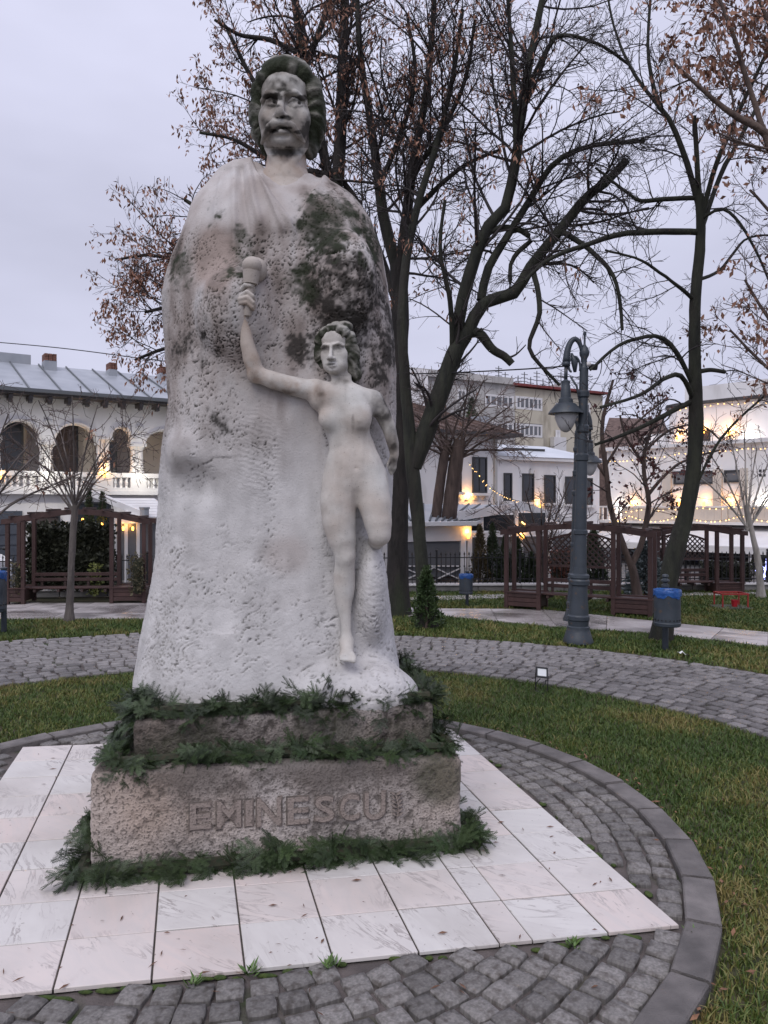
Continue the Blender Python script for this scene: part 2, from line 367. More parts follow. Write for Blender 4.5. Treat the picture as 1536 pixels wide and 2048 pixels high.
# ---- kerb stones
kerb = thing('ring_kerb', kind='structure')
nk = 36
for i in range(nk):
    a0 = 2*math.pi*i/nk+.006+.1; a1 = 2*math.pi*(i+1)/nk-.003+.1
    b = MB(); V = []
    h = .035+random.uniform(-.006, .006)
    for z, e in ((-.03, 0), (h-.008, 0), (h, .008)):
        for r, a in ((R_IN+e, a0), (R_OUT-e, a0), (R_OUT-e, a1), (R_IN+e, a1)): V.append((RC[0]+r*math.cos(a), RC[1]+r*math.sin(a), z))
    b.add(V, [(8, 9, 10, 11)]+[(r*4+k, r*4+(k+1) % 4, r*4+4+(k+1) % 4, r*4+4+k) for r in (0, 1) for k in range(4)])
    b.build('kerb_stone', M_kerb, kerb)
# ---- setts: four stones with worn tops, shared
def sett_mesh(m, seed, name):
    rg = random.Random(seed); V = []
    def ringv(s, z, j):
        out = []
        for x, y in ((-1, -1), (0, -1.04), (1, -1), (1.04, 0), (1, 1), (0, 1.03), (-1, 1), (-1.03, 0)):
            k = .965 if x and y and abs(x) == 1 and abs(y) == 1 else 1
            out.append(((x*s*k+rg.uniform(-j, j))*.5, (y*s*k+rg.uniform(-j, j))*.5, z+rg.uniform(-j, j)*.02))
        return out
    V = ringv(.99, -.03, .03)+ringv(.97, .000, .03)+ringv(.89, .008, .045)+ringv(.5, .009, .10)
    Fs = [(r*8+k, r*8+(k+1) % 8, r*8+8+(k+1) % 8, r*8+8+k) for r in range(3) for k in range(8)]+[tuple(range(24, 32))]
    me = bpy.data.meshes.new(name); me.from_pydata(V, [], Fs); me.materials.append(m)
    me.polygons.foreach_set('use_smooth', [True]*len(me.polygons)); me.set_sharp_from_angle(angle=R_(38))
    return me
SETT = [sett_mesh(M_sett, k, 'granite_sett') for k in range(5)]
SETT2 = [sett_mesh(M_sett2, 20+k, 'cobblestone') for k in range(5)]
def in_slab(x, y, mrg):
    p = np.array([x, y]); Q = [SA, SB, SC_, SD]
    for k in range(4):
        a, bb = Q[k], Q[(k+1) % 4]; d = bb-a; nrm = np.array([-d[1], d[0]])/np.linalg.norm(d)
        if (p-a) @ nrm < -mrg: return False
    return True
def in_view(x, y, m=60):
    if y < .5: return False
    px = 768+x/y*F; py = HZ+CH*F/y
    return -m < px < 1536+m and py < 2048+min(m, 300)
def stones(cells, meshes, parent, name, limit=295):
    """cells: (x, y, along, across, angle); the nearest become objects, the rest one mesh"""
    cells = sorted(cells, key=lambda c: (not in_view(c[0], c[1], 20), c[1]))
    for x, y, a, c, an in cells[:limit]:
        inst(name, random.choice(meshes), parent, (x, y, random.uniform(-.005, .006)), an, (a, c, 1), rot=(random.gauss(0, .02), random.gauss(0, .02), an))
    rest = cells[limit:]
    if rest:
        Vs = []; Qs = []; base = [np.array([v.co[:] for v in m.vertices], np.float32) for m in meshes]; n0 = 0
        poly = [np.array([p.vertices[:] for p in m.polygons if len(p.vertices) == 4]) for m in meshes]
        for x, y, a, c, an in rest:
            k = random.randrange(len(meshes)); v = base[k]*np.array([a, c, 1]); ca, sa = math.cos(an), math.sin(an)
            tx, ty = random.gauss(0, .02), random.gauss(0, .02)
            v = np.stack([v[:, 0]*ca-v[:, 1]*sa+x, v[:, 0]*sa+v[:, 1]*ca+y, v[:, 2]+v[:, 0]*tx+v[:, 1]*ty+random.uniform(-.005, .006)], 1)
            Vs.append(v); Qs.append(poly[k]+n0)
            Qs.append(np.array([[24, 25, 26, 31], [26, 27, 30, 31], [27, 28, 29, 30]])+n0); n0 += len(v)
        o = np_mesh(name+'_field', np.vstack(Vs), quads=np.vstack(Qs), mat=meshes[0].materials[0], parent=parent, smooth=True); o['kind'] = 'stuff'
        o.data.set_sharp_from_angle(angle=R_(38))
cells = []; st = .134
r = R_IN-.075
while r > .4:
    nn = int(2*math.pi*r/st); off = random.random()
    for k in range(nn):
        a = 2*math.pi*(k+off)/nn; x = RC[0]+r*math.cos(a)+random.gauss(0, .006); y = RC[1]+r*math.sin(a)+random.gauss(0, .006)
        if in_slab(x, y, .045) or not in_view(x, y, 500): continue
        cells.append((x, y, .126*random.uniform(.88, 1.06), .125*random.uniform(.88, 1.04), a+math.pi/2+random.gauss(0, .05)))
    r -= st
stones(cells, SETT, ring, 'granite_sett')
cells = []; st = .150; r = Q_IN+.06
while r < 8.1:
    nn = int(2*math.pi*r/.165); off = random.random()
    for k in range(nn):
        a = 2*math.pi*(k+off)/nn+random.gauss(0, .002)
        if r > q_out(a)-.05: continue
        x = QC[0]+r*math.cos(a); y = QC[1]+r*math.sin(a)
        if not in_view(x, y, 450): continue
        if -2.6 < x < .3 and y > 8 and abs(x+1.1) < 1.0: pass
        cells.append((x, y, .152*random.uniform(.85, 1.05), .132*random.uniform(.85, 1.03), a+math.pi/2+random.gauss(0, .04)))
    r += st
stones(cells, SETT2, road, 'cobblestone')

# ---- pale concrete path behind, in slabs
near = [(-13, 13.6), (-7, 13.5), (-3.8, 13.55), (-1.5, 13.75), (1.07, 13.9), (2.85, 12.66), (4.28, 12.0), (5.44, 10.9), (7.5, 9.2)]
far = [(-13, 15.7), (-7, 15.75), (-3.8, 15.8), (-1.5, 15.6), (1.09, 14.86), (3.03, 14.8), (5.02, 12.95), (6.05, 12.1), (8.4, 10.3)]
path = sheet('path', near+far[::-1], -.010, M_mortar)
def interp(pl, t):
    pl = np.array(pl, float); s = np.concatenate([[0], np.cumsum(np.linalg.norm(np.diff(pl, axis=0), axis=1))]); s /= s[-1]
    return np.array([np.interp(t, s, pl[:, 0]), np.interp(t, s, pl[:, 1])])
def pathpt(u, v):
    k = u*(len(near)-1); i = min(int(k), len(near)-2); f = k-i
    a = np.array(near[i])*(1-f)+np.array(near[i+1])*f; c = np.array(far[i])*(1-f)+np.array(far[i+1])*f
    return a*(1-v)+c*v
us = []
for i in range(len(near)-1):
    ln = np.linalg.norm(np.array(near[i+1])-np.array(near[i])); k = max(1, round(ln/.95))
    us += [(i+j/k)/(len(near)-1) for j in range(k)]
us.append(1.0)
for i in range(len(us)-1):
    for j in range(3):
        q = [pathpt(us[i], j/3), pathpt(us[i+1], j/3), pathpt(us[i+1], (j+1)/3), pathpt(us[i], (j+1)/3)]
        c = sum(q)/4; q = [p+(c-p)/np.linalg.norm(c-p)*.007 for p in q]; z = random.uniform(-.001, .002)
        V = [(p[0]-c[0], p[1]-c[1], z) for p in q]+[(p[0]-c[0], p[1]-c[1], -.02) for p in q]
        me = bpy.data.meshes.new('path_slab'); me.from_pydata(V, [], [(0, 1, 2, 3)]+[(4+k, 4+(k+1) % 4, (k+1) % 4, k) for k in range(4)]); me.materials.append(M_concrete)
        inst('path_slab', me, path, (c[0], c[1], 0))
# ---- stepping slabs in the far lawn
steps = thing('stepping_path', kind='structure')
M_step = mat('stepping_slab', (.36, .34, .32), (.46, .43, .41), .6, 4, bump=.2, rnd=.12)
sm_ = MB().box((0, 0, 0), (.9, .42, .05), bev=.012).mesh('stepping_slab', M_step)
for k in range(9):
    p = G(832+k*21, 1198-k*.6); inst('stepping_slab', sm_, steps, (p[0], p[1], -.006), .55+random.gauss(0, .02))
for k in range(7):
    p = G(1326+k*29, 1190-k*.5); inst('stepping_slab', sm_, steps, (p[0], p[1], -.006), -.35+random.gauss(0, .03), (.62, .9, 1))
for k in range(4):
    p = G(1160+k*33, 1196); inst('stepping_slab', sm_, steps, (p[0], p[1], -.006), -.1+random.gauss(0, .03), (.62, .8, 1))

# ================================================================== GRASS
def grass_mat():
    m = bpy.data.materials.new('grass_blades'); m.use_nodes = True; t = m.node_tree; n = t.nodes; l = t.links
    b = n['Principled BSDF']; b.inputs['Roughness'].default_value = .55; b.inputs['Specular IOR Level'].default_value = .35
    at = n.new('ShaderNodeAttribute'); at.attribute_name = 'dry'; cr = n.new('ShaderNodeValToRGB'); e = cr.color_ramp.elements
    e[0].position = 0; e[0].color = (.052, .092, .020, 1); e[1].position = 1; e[1].color = (.27, .205, .085, 1)
    x = e.new(.35); x.color = (.100, .136, .030, 1); x = e.new(.62); x.color = (.185, .172, .052, 1)
    l.new(at.outputs['Fac'], cr.inputs[0]); l.new(cr.outputs[0], b.inputs['Base Color'])
    return m
M_grass = grass_mat()
def rnd_pts(xlo, xhi, ylo, yhi, n, keep):
    x = RNG.uniform(xlo, xhi, n); y = RNG.uniform(ylo, yhi, n); k = keep(x, y)
    px = 768+x/y*F; py = HZ+CH*F/y
    inn = (px > -40) & (px < 1580) & (py < 2090); k &= (py > 1150) & (px > -700) & (px < 2300) & (py < 2700) & (inn | (RNG.random(n) < .42))
    return x[k], y[k]
def blades(name, x, y, hgt, wid, dry_off=0.0, lab=None):
    n = len(x); p3 = np.stack([x, y, np.zeros(n)], 1)
    patch = fbm(p3*1.1, 4); patch2 = fbm(p3*4.0+9, 3)
    h = hgt*RNG.uniform(.5, 1.25, n)*(1+.35*patch2)
    an = RNG.uniform(0, 2*np.pi, n); tilt = np.abs(RNG.normal(.6, .4, n)); ta = RNG.uniform(0, 2*np.pi, n)
    dx = np.cos(an)*wid*.5; dy = np.sin(an)*wid*.5
    lx = np.cos(ta)*tilt*h; ly = np.sin(ta)*tilt*h
    z0 = np.full(n, -.03)
    v0 = np.stack([x-dx, y-dy, z0], 1); v1 = np.stack([x+dx, y+dy, z0], 1)
    v2 = np.stack([x+lx*.4+dx*.8, y+ly*.4+dy*.8, z0+h*.62], 1); v3 = np.stack([x+lx*.4-dx*.8, y+ly*.4-dy*.8, z0+h*.62], 1)
    v4 = np.stack([x+lx*1.15, y+ly*1.15, z0+h*np.clip(1.05-.25*tilt, .5, 1)], 1)
    V = np.stack([v0, v1, v2, v3, v4], 1).reshape(-1, 3); i = np.arange(n)*5
    dry = np.clip(.24+.58*patch+.4*patch2+RNG.normal(0, .22, n)+dry_off, 0, 1)
    o = np_mesh(name, V, quads=np.stack([i, i+1, i+2, i+3], 1), tris=np.stack([i+3, i+2, i+4], 1), mat=M_grass, attrs={'dry': np.repeat(dry, 5)})
    o['kind'] = 'stuff'
    return o
def k_inner(x, y):
    r1 = np.hypot(x-RC[0], y-RC[1]); r2 = np.hypot(x-QC[0], y-QC[1]); wob = .03*vnoise(np.stack([x*6, y*6, x*0], 1))
    return (r1 > R_OUT+.005+wob*.3) & (r2 < Q_IN+.01+wob)
x, y = rnd_pts(-6.2, 4, 1.6, 9.8, 540000, k_inner)
keep = RNG.random(len(x)) < np.clip(1.15-.07*y, .45, 1)
blades('grass', x[keep], y[keep], .047, .0075)
NEAR = np.array(near); FAR = np.array(far)
def path_near(x): return np.interp(x, NEAR[:, 0], NEAR[:, 1])
def path_far(x): return np.interp(x, FAR[:, 0], FAR[:, 1])
def k_mid(x, y):
    th = np.arctan2(y-QC[1], x-QC[0]); ro = 7.15+.85*sstep(-.25, .9, -np.cos(th)); wob = .04*vnoise(np.stack([x*5, y*5, x*0], 1))
    return (np.hypot(x-QC[0], y-QC[1]) > ro+wob) & (y < path_near(x)+wob)
x, y = rnd_pts(-10, 9.5, 8.0, 14.2, 190000, k_mid); blades('grass', x, y, .065, .013)
def k_far(x, y):
    wob = .04*vnoise(np.stack([x*5, y*5, x*0], 1)); return (y > path_far(x)+wob) & (y < 18.0) & (x > .4)
x, y = rnd_pts(.4, 12, 11, 18, 95000, k_far); blades('grass', x, y, .08, .016)
# moss and weeds in the joints along the slab
M_moss = mat('moss', (.035, .06, .012), (.07, .10, .02), .95, 30, bump=.8, bscale=90)
b = MB()
for t in np.linspace(.02, .98, 46):
    if random.random() < .55:
        p = SA*(1-t)+SB*t+np.array([random.gauss(0, .02), -random.uniform(.005, .05)])
        b.ball((p[0], p[1], -.004), (random.uniform(.02, .06), random.uniform(.010, .022), random.uniform(.006, .012)), 7, 4)
for t in np.linspace(.1, .95, 26):
    if random.random() < .5:
        p = SB*(1-t)+SC_*t+np.array([random.uniform(.01, .05), 0])
        b.ball((p[0], p[1], -.004), (random.uniform(.012, .03), random.uniform(.02, .05), .008), 7, 4)
o = b.build('moss', M_moss, smooth=True); o['kind'] = 'stuff'
b = MB()
for cx, cy in ((388, 1972), (500, 1948), (1385, 1872), (655, 1935), (1150, 1893)):
    p = G(cx, cy)
    for k in range(26):
        a = random.uniform(0, 6.28); ln = random.uniform(.02, .05); d = np.array([math.cos(a), math.sin(a), random.uniform(.4, 1.3)])*ln
        s_ = np.array([-math.sin(a), math.cos(a), 0])*.006; q = p+np.array([random.gauss(0, .012), random.gauss(0, .012), 0])
        b.add([q-s_*.4, q+d*.6-s_, q+d, q+d*.6+s_], [(0, 1, 2, 3)])
o = b.build('weeds', mat('weed_leaf', (.06, .12, .025), (.10, .17, .04), .5, 20)); o['kind'] = 'stuff'
# dead leaves caught along the kerb and in the lawn
b = MB()
for k in range(170):
    if k < 150: a = random.uniform(-1.3, 1.9); r = R_OUT+abs(random.gauss(0, .10)); q = np.array([RC[0]+r*math.cos(a), RC[1]+r*math.sin(a), 0])
    else: q = G(random.uniform(0, 1536), random.uniform(1270, 2030))
    if in_slab(q[0], q[1], 0): continue
    a = random.uniform(0, 6.28); ln = random.uniform(.010, .028); d = np.array([math.cos(a), math.sin(a), random.uniform(-.2, .3)])*ln; s_ = np.array([-math.sin(a), math.cos(a), random.uniform(-.4, .4)])*ln*.38
    q[2] = .012+random.uniform(0, .02); b.add([q-d, q+s_, q+d, q-s_], [(0, 1, 2, 3)])
o = b.build('dead_leaves', mat('brown_dead_leaves', (.12, .055, .03), (.24, .12, .065), .8, 30)); o['kind'] = 'stuff'
# fallen twigs and seed keys on the tiles and lawn
b = MB()
for k in range(150):
    u, v = random.random(), random.random()**1.3; p = bil(u, v)
    if random.random() < .35: p = G(random.uniform(0, 1530), random.uniform(1460, 2040))[:2]
    a = random.uniform(0, 3.14); ln = random.uniform(.008, .03); d = np.array([math.cos(a), math.sin(a), 0])*ln; s_ = np.array([-d[1], d[0], 0])*random.uniform(.08, .3)
    q = np.array([p[0], p[1], .018]); b.add([q-d-s_*.2, q-s_, q+d, q+s_+np.array([0, 0, .004])], [(0, 1, 2, 3)])
o = b.build('fallen_leaves', mat('dead_leaf_bits', (.10, .05, .03), (.19, .10, .06), .8, 40)); o['kind'] = 'stuff'
# ================================================================== THE MONUMENT (sculpted as distance fields, then meshed)
class Vol:
    def __init__(s, lo, hi, h):
        s.lo = np.array(lo, np.float32); s.h = h; s.n = np.ceil((np.array(hi)-np.array(lo))/h).astype(int)+1
        s.f = np.full(s.n, .25, np.float32); s.ax = [s.lo[i]+np.arange(s.n[i], dtype=np.float32)*h for i in range(3)]
    def reg(s, lo, hi):
        a = np.clip(np.floor((np.array(lo)-s.lo)/s.h).astype(int), 0, s.n-1); b = np.clip(np.ceil((np.array(hi)-s.lo)/s.h).astype(int)+1, 1, s.n)
        sl = tuple(slice(a[i], max(b[i], a[i]+1)) for i in range(3))
        return sl, s.ax[0][sl[0]][:, None, None], s.ax[1][sl[1]][None, :, None], s.ax[2][sl[2]][None, None, :]
    def put(s, fn, lo, hi, k, mode='add'):
        m = k+3*s.h; sl, X, Y, Z = s.reg(np.array(lo)-m, np.array(hi)+m); d = fn(X, Y, Z).astype(np.float32); f = s.f[sl]
        if mode == 'sub': d = -d; hh = np.maximum(k-np.abs(f-d), 0)/k; s.f[sl] = np.maximum(f, d)+hh*hh*k*.25
        else: hh = np.maximum(k-np.abs(f-d), 0)/k; s.f[sl] = np.minimum(f, d)-hh*hh*k*.25
    def ell(s, c, r, k=.01, R=None, mode='add'):
        c = np.asarray(c, float); r = np.asarray(r, float)
        if R is None: R = np.eye(3)
        R = np.asarray(R, float); ext = np.sqrt(((R*r)**2).sum(1))
        def fn(X, Y, Z):
            x, y, z = X-c[0], Y-c[1], Z-c[2]
            a = (R[0, 0]*x+R[1, 0]*y+R[2, 0]*z)/r[0]; b = (R[0, 1]*x+R[1, 1]*y+R[2, 1]*z)/r[1]; e = (R[0, 2]*x+R[1, 2]*y+R[2, 2]*z)/r[2]
            k0 = np.sqrt(a*a+b*b+e*e); k1 = np.sqrt((a/r[0])**2+(b/r[1])**2+(e/r[2])**2)+1e-9
            return k0*(k0-1)/k1
        s.put(fn, c-ext, c+ext, k, mode)
    def cap(s, a, b, ra, rb, k=.01, mode='add'):
        a = np.asarray(a, float); b = np.asarray(b, float); d = b-a; dd = float(d @ d)+1e-12; r = max(ra, rb)
        def fn(X, Y, Z):
            x, y, z = X-a[0], Y-a[1], Z-a[2]; t = np.clip((x*d[0]+y*d[1]+z*d[2])/dd, 0, 1)
            return np.sqrt((x-d[0]*t)**2+(y-d[1]*t)**2+(z-d[2]*t)**2)-(ra+(rb-ra)*t)
        s.put(fn, np.minimum(a, b)-r, np.maximum(a, b)+r, k, mode)
    def chain(s, pts, rs, k=.01, mode='add'):
        pts = [np.asarray(p, float) for p in pts]; q = np.array(pts); r = max(rs)
        def fn(X, Y, Z):
            out = None
            for i in range(len(pts)-1):
                a = pts[i]; d = pts[i+1]-a; dd = float(d @ d)+1e-12; x, y, z = X-a[0], Y-a[1], Z-a[2]; t = np.clip((x*d[0]+y*d[1]+z*d[2])/dd, 0, 1)
                e = np.sqrt((x-d[0]*t)**2+(y-d[1]*t)**2+(z-d[2]*t)**2)-(rs[i]+(rs[i+1]-rs[i])*t)
                if out is None: out = e
                else: kk = .25*min(rs[i], rs[i+1])+1e-4; hh = np.maximum(kk-np.abs(out-e), 0)/kk; out = np.minimum(out, e)-hh*hh*kk*.1
            return out
        s.put(fn, q.min(0)-r, q.max(0)+r, k, mode)
    def mesh(s):
        """naive surface nets"""
        f = s.f; ins = f < 0
        c = ins[:-1, :-1, :-1].astype(np.int8)
        for dx, dy, dz in ((1, 0, 0), (0, 1, 0), (0, 0, 1), (1, 1, 0), (1, 0, 1), (0, 1, 1), (1, 1, 1)):
            c = c+ins[dx:f.shape[0]-1+dx, dy:f.shape[1]-1+dy, dz:f.shape[2]-1+dz]
        act = (c > 0) & (c < 8); idx = np.argwhere(act); nid = np.full(act.shape, -1, np.int32); nid[act] = np.arange(len(idx))
        cor = np.array([(i, j, k) for i in (0, 1) for j in (0, 1) for k in (0, 1)])
        val = np.stack([f[tuple((idx+cc).T)] for cc in cor], 1); S = np.zeros((len(idx), 3)); cnt = np.zeros(len(idx))
        for a in range(8):
            for b in range(a+1, 8):
                if np.abs(cor[a]-cor[b]).sum() != 1: continue
                va, vb = val[:, a], val[:, b]; m = (va < 0) != (vb < 0); t = np.where(m, va/(va-vb+1e-20), 0)
                S += np.where(m[:, None], cor[a]+t[:, None]*(cor[b]-cor[a]), 0); cnt += m
        V = s.lo+(idx+S/cnt[:, None])*s.h; Q = []
        for ax in range(3):
            o = [0, 1, 2]; o.remove(ax); u, v = o
            sl0 = [slice(1, -1)]*3; sl1 = [slice(1, -1)]*3; sl0[ax] = slice(0, -1); sl1[ax] = slice(1, None)
            a_, b_ = ins[tuple(sl0)], ins[tuple(sl1)]; e = np.argwhere(a_ != b_)
            flip = a_[tuple(e.T)]; off = np.ones(3, int); off[ax] = 0; e = e+off
            eu = np.zeros(3, int); ev = np.zeros(3, int); eu[u] = 1; ev[v] = 1
            q = np.stack([nid[tuple((e-eu-ev).T)], nid[tuple((e-ev).T)], nid[tuple(e.T)], nid[tuple((e-eu).T)]], 1)
            if ax == 1: flip = ~flip
            q[~flip] = q[~flip][:, ::-1]; Q.append(q)
        return V.astype(np.float32), np.vstack(Q)
def vnormals(V, Q):
    n = np.cross(V[Q[:, 2]]-V[Q[:, 0]], V[Q[:, 3]]-V[Q[:, 1]]); N_ = np.zeros_like(V)
    for k in range(4): 
        for a in range(3): N_[:, a] += np.bincount(Q[:, k], n[:, a], len(V))
    return N_/(np.linalg.norm(N_, axis=1)[:, None]+1e-9)
def pix(V): return 768+V[:, 0]/V[:, 1]*F, HZ-(V[:, 2]-CH)/V[:, 1]*F
def relax(V, Q, w_, it=12, lam=.5):
    e = np.vstack([Q[:, [0, 1]], Q[:, [1, 2]], Q[:, [2, 3]], Q[:, [3, 0]]]); a = np.concatenate([e[:, 0], e[:, 1]]); b = np.concatenate([e[:, 1], e[:, 0]]); n = np.bincount(a, minlength=len(V))+1e-9
    V = V.astype(np.float64)
    for _ in range(it):
        S = np.stack([np.bincount(a, V[b, k], len(V)) for k in range(3)], 1)/n[:, None]; V = V+(S-V)*(lam*w_)[:, None]
    return V.astype(np.float32)
def pdist(u, v, pl):
    """signed distance in pixels to a polyline (positive on its left-hand side going down)"""
    best = np.full(len(u), 1e9); sg = np.ones(len(u))
    for (x0, y0), (x1, y1) in zip(pl[:-1], pl[1:]):
        dx, dy = x1-x0, y1-y0; t = np.clip(((u-x0)*dx+(v-y0)*dy)/(dx*dx+dy*dy), 0, 1); d = np.hypot(u-x0-t*dx, v-y0-t*dy); c = (u-x0)*dy-(v-y0)*dx
        m = d < best; best = np.where(m, d, best); sg = np.where(m, np.sign(-c), sg)
    return best*sg, best
def blob(u, v, cu, cv, ru, rv, soft=.6):
    d = np.sqrt(((u-cu)/ru)**2+((v-cv)/rv)**2); return 1-sstep(1-soft, 1+soft*.4, d)

def stone_mat(name, white, warm, mossc=(.022, .028, .014), darkc=(.026, .023, .020), rough=.85, bump=.5, bs=90, mott=9, speck=.55, bd=.006, sps=110, sp0=.66):
    m = bpy.data.materials.new(name); m.use_nodes = True; t = m.node_tree; n = t.nodes; l = t.links
    b = n['Principled BSDF']; b.inputs['Roughness'].default_value = rough; b.inputs['Specular IOR Level'].default_value = .3
    g = n.new('ShaderNodeTexCoord'); vec = g.outputs['Object']
    tx = n.new('ShaderNodeTexNoise'); tx.inputs['Scale'].default_value = mott; tx.inputs['Detail'].default_value = 7; l.new(vec, tx.inputs['Vector'])
    rp = n.new('ShaderNodeMapRange'); rp.inputs['From Min'].default_value = .3; rp.inputs['From Max'].default_value = .7; l.new(tx.outputs['Fac'], rp.inputs['Value'])
    m1 = n.new('ShaderNodeMix'); m1.data_type = 'RGBA'; m1.inputs['A'].default_value = (*white, 1); m1.inputs['B'].default_value = (*[c*.84 for c in white], 1); l.new(rp.outputs[0], m1.inputs['Factor'])
    col = m1.outputs['Result']
    def over(att, c, k=1.0):
        nonlocal col
        a = n.new('ShaderNodeAttribute'); a.attribute_name = att; x = n.new('ShaderNodeMix'); x.data_type = 'RGBA'
        l.new(col, x.inputs['A']); x.inputs['B'].default_value = (*c, 1); l.new(a.outputs['Fac'], x.inputs['Factor']); col = x.outputs['Result']
    over('warm', warm); over('dark', darkc); over('moss', mossc)
    sp = n.new('ShaderNodeTexNoise'); sp.inputs['Scale'].default_value = sps; sp.inputs['Detail'].default_value = 2; l.new(vec, sp.inputs['Vector'])
    sr = n.new('ShaderNodeMapRange'); sr.inputs['From Min'].default_value = sp0; sr.inputs['From Max'].default_value = sp0+.09; sr.inputs['To Max'].default_value = speck; l.new(sp.outputs['Fac'], sr.inputs['Value'])
    x = n.new('ShaderNodeMix'); x.data_type = 'RGBA'; l.new(col, x.inputs['A']); x.inputs['B'].default_value = (.09, .08, .07, 1); l.new(sr.outputs[0], x.inputs['Factor'])
    l.new(x.outputs['Result'], b.inputs['Base Color'])
    if bump:
        bx = n.new('ShaderNodeTexNoise'); bx.inputs['Scale'].default_value = bs; bx.inputs['Detail'].default_value = 4; l.new(vec, bx.inputs['Vector'])
        bp = n.new('ShaderNodeBump'); bp.inputs['Strength'].default_value = bump; bp.inputs['Distance'].default_value = bd; l.new(bx.outputs['Fac'], bp.inputs['Height']); l.new(bp.outputs[0], b.inputs['Normal'])
    return m
M_stone = stone_mat('weathered_marble', (.59, .575, .57), (.39, .315, .28))
M_carved = stone_mat('carved_marble', (.60, .585, .555), (.40, .32, .265), bump=.35, bs=110, mott=16)

# ---------------------------------------------------------------- pedestal of two stones
PA, PB = np.array([-1.573, 4.10]), np.array([.4577, 4.484])       # front foot of the lower stone
ex = (PB-PA)/np.linalg.norm(PB-PA); ey = np.array([-ex[1], ex[0]]); PW = np.linalg.norm(PB-PA)
monument = thing('stone_monument', 'pale weathered stone monument: colossal mustached head on rough-hewn block, torch-bearing nude figure, inscribed pedestal', 'monument', (PA[0]+ex[0]*PW/2+ey[0]*.75, PA[1]+ex[1]*PW/2+ey[1]*.75, 0), math.atan2(ex[1], ex[0]))
def PL(s, t, z): p = PA+ex*s+ey*t; return np.array([p[0], p[1], z])
def rough_block(s0, s1, t0, t1, z0, z1, rad, nx, nz, amp, name, m, seed, zl=None):
    """rounded box of stone with a worn, pitted skin; zl = (top at left, top at right)"""
    h = .0125; lo = (0-.06, -.06, z0-.02); 
    W_, D_ = s1-s0, t1-t0
    vol = Vol((-.05, -.05, z0-.02), (W_+.05, D_+.05, z1+.05), h)
    sl, X, Y, Z = vol.reg(vol.lo, vol.lo+vol.n*h)
    zt = z1 if zl is None else zl[0]+(zl[1]-zl[0])*np.clip(X/W_, 0, 1)
    qx = np.abs(X-W_/2)-(W_/2-rad); qy = np.abs(Y-D_/2)-(D_/2-rad); zc = (z0-.4+zt)/2; qz = np.abs(Z-zc)-((zt-z0+.4)/2-rad)
    vol.f = (np.sqrt(np.maximum(qx, 0)**2+np.maximum(qy, 0)**2+np.maximum(qz, 0)**2)+np.minimum(np.maximum(qx, np.maximum(qy, qz)), 0)-rad).astype(np.float32)
    vol.f[:, :, 0] = np.maximum(vol.f[:, :, 0], .001)
    V, Q = vol.mesh(); Nn = vnormals(V, Q)
    n1 = fbm(V*7+seed, 4); n2 = vnoise(V*42+seed); n3 = vnoise(V*75+seed*2)
    pit = np.clip(n2-.25, 0, 1)+.6*np.clip(n3-.3, 0, 1)
    n4 = vnoise(V*130+3); pit = pit+.5*np.clip(n4-.35, 0, 1)
    V = V+Nn*(amp*(1.1*n1)-amp*2.4*pit+amp*.5*n3)[:, None]
    loc = V.copy(); w_ = np.stack([PA[0]+ex[0]*(V[:, 0]+s0)+ey[0]*(V[:, 1]+t0), PA[1]+ex[1]*(V[:, 0]+s0)+ey[1]*(V[:, 1]+t0), V[:, 2]], 1)
    return w_.astype(np.float32), Q, loc, Nn, pit, n1
M_ped = stone_mat('pedestal_stone', (.52, .475, .45), (.44, .355, .30), darkc=(.060, .050, .043), mossc=(.050, .055, .032), bump=1.0, bs=75, mott=34, speck=.72, bd=.014, sps=75, sp0=.54)
V, Q, loc, Nn, pit, n1 = rough_block(0, PW, 0, 1.55, 0, .60, .045, 0, 0, .007, 'x', None, 4.0, (.573, .535))
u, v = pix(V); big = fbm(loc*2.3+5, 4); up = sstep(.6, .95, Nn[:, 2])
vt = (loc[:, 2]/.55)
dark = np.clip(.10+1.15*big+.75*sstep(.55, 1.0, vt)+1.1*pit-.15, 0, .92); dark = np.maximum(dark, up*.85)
moss = np.clip(.9*blob(u, v, 880, 1560, 60, 60)+.6*up*(fbm(loc*6, 3)+.3), 0, .75)
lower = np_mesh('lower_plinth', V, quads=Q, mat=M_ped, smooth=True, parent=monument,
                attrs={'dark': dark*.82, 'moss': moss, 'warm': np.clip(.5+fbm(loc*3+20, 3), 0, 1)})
T2 = .20
V, Q, loc, Nn, pit, n1 = rough_block(.20, PW-.12, T2, 1.45, .53, .80, .03, 0, 0, .006, 'x', None, 9.0, (.775, .80))
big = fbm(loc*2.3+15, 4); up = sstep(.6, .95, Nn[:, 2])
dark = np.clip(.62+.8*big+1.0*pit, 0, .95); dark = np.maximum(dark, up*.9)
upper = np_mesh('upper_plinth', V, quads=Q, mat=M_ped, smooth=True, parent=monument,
                attrs={'dark': dark, 'moss': np.clip(.25+fbm(loc*5, 3), 0, .6), 'warm': np.clip(.5+fbm(loc*3+20, 3), 0, 1)})
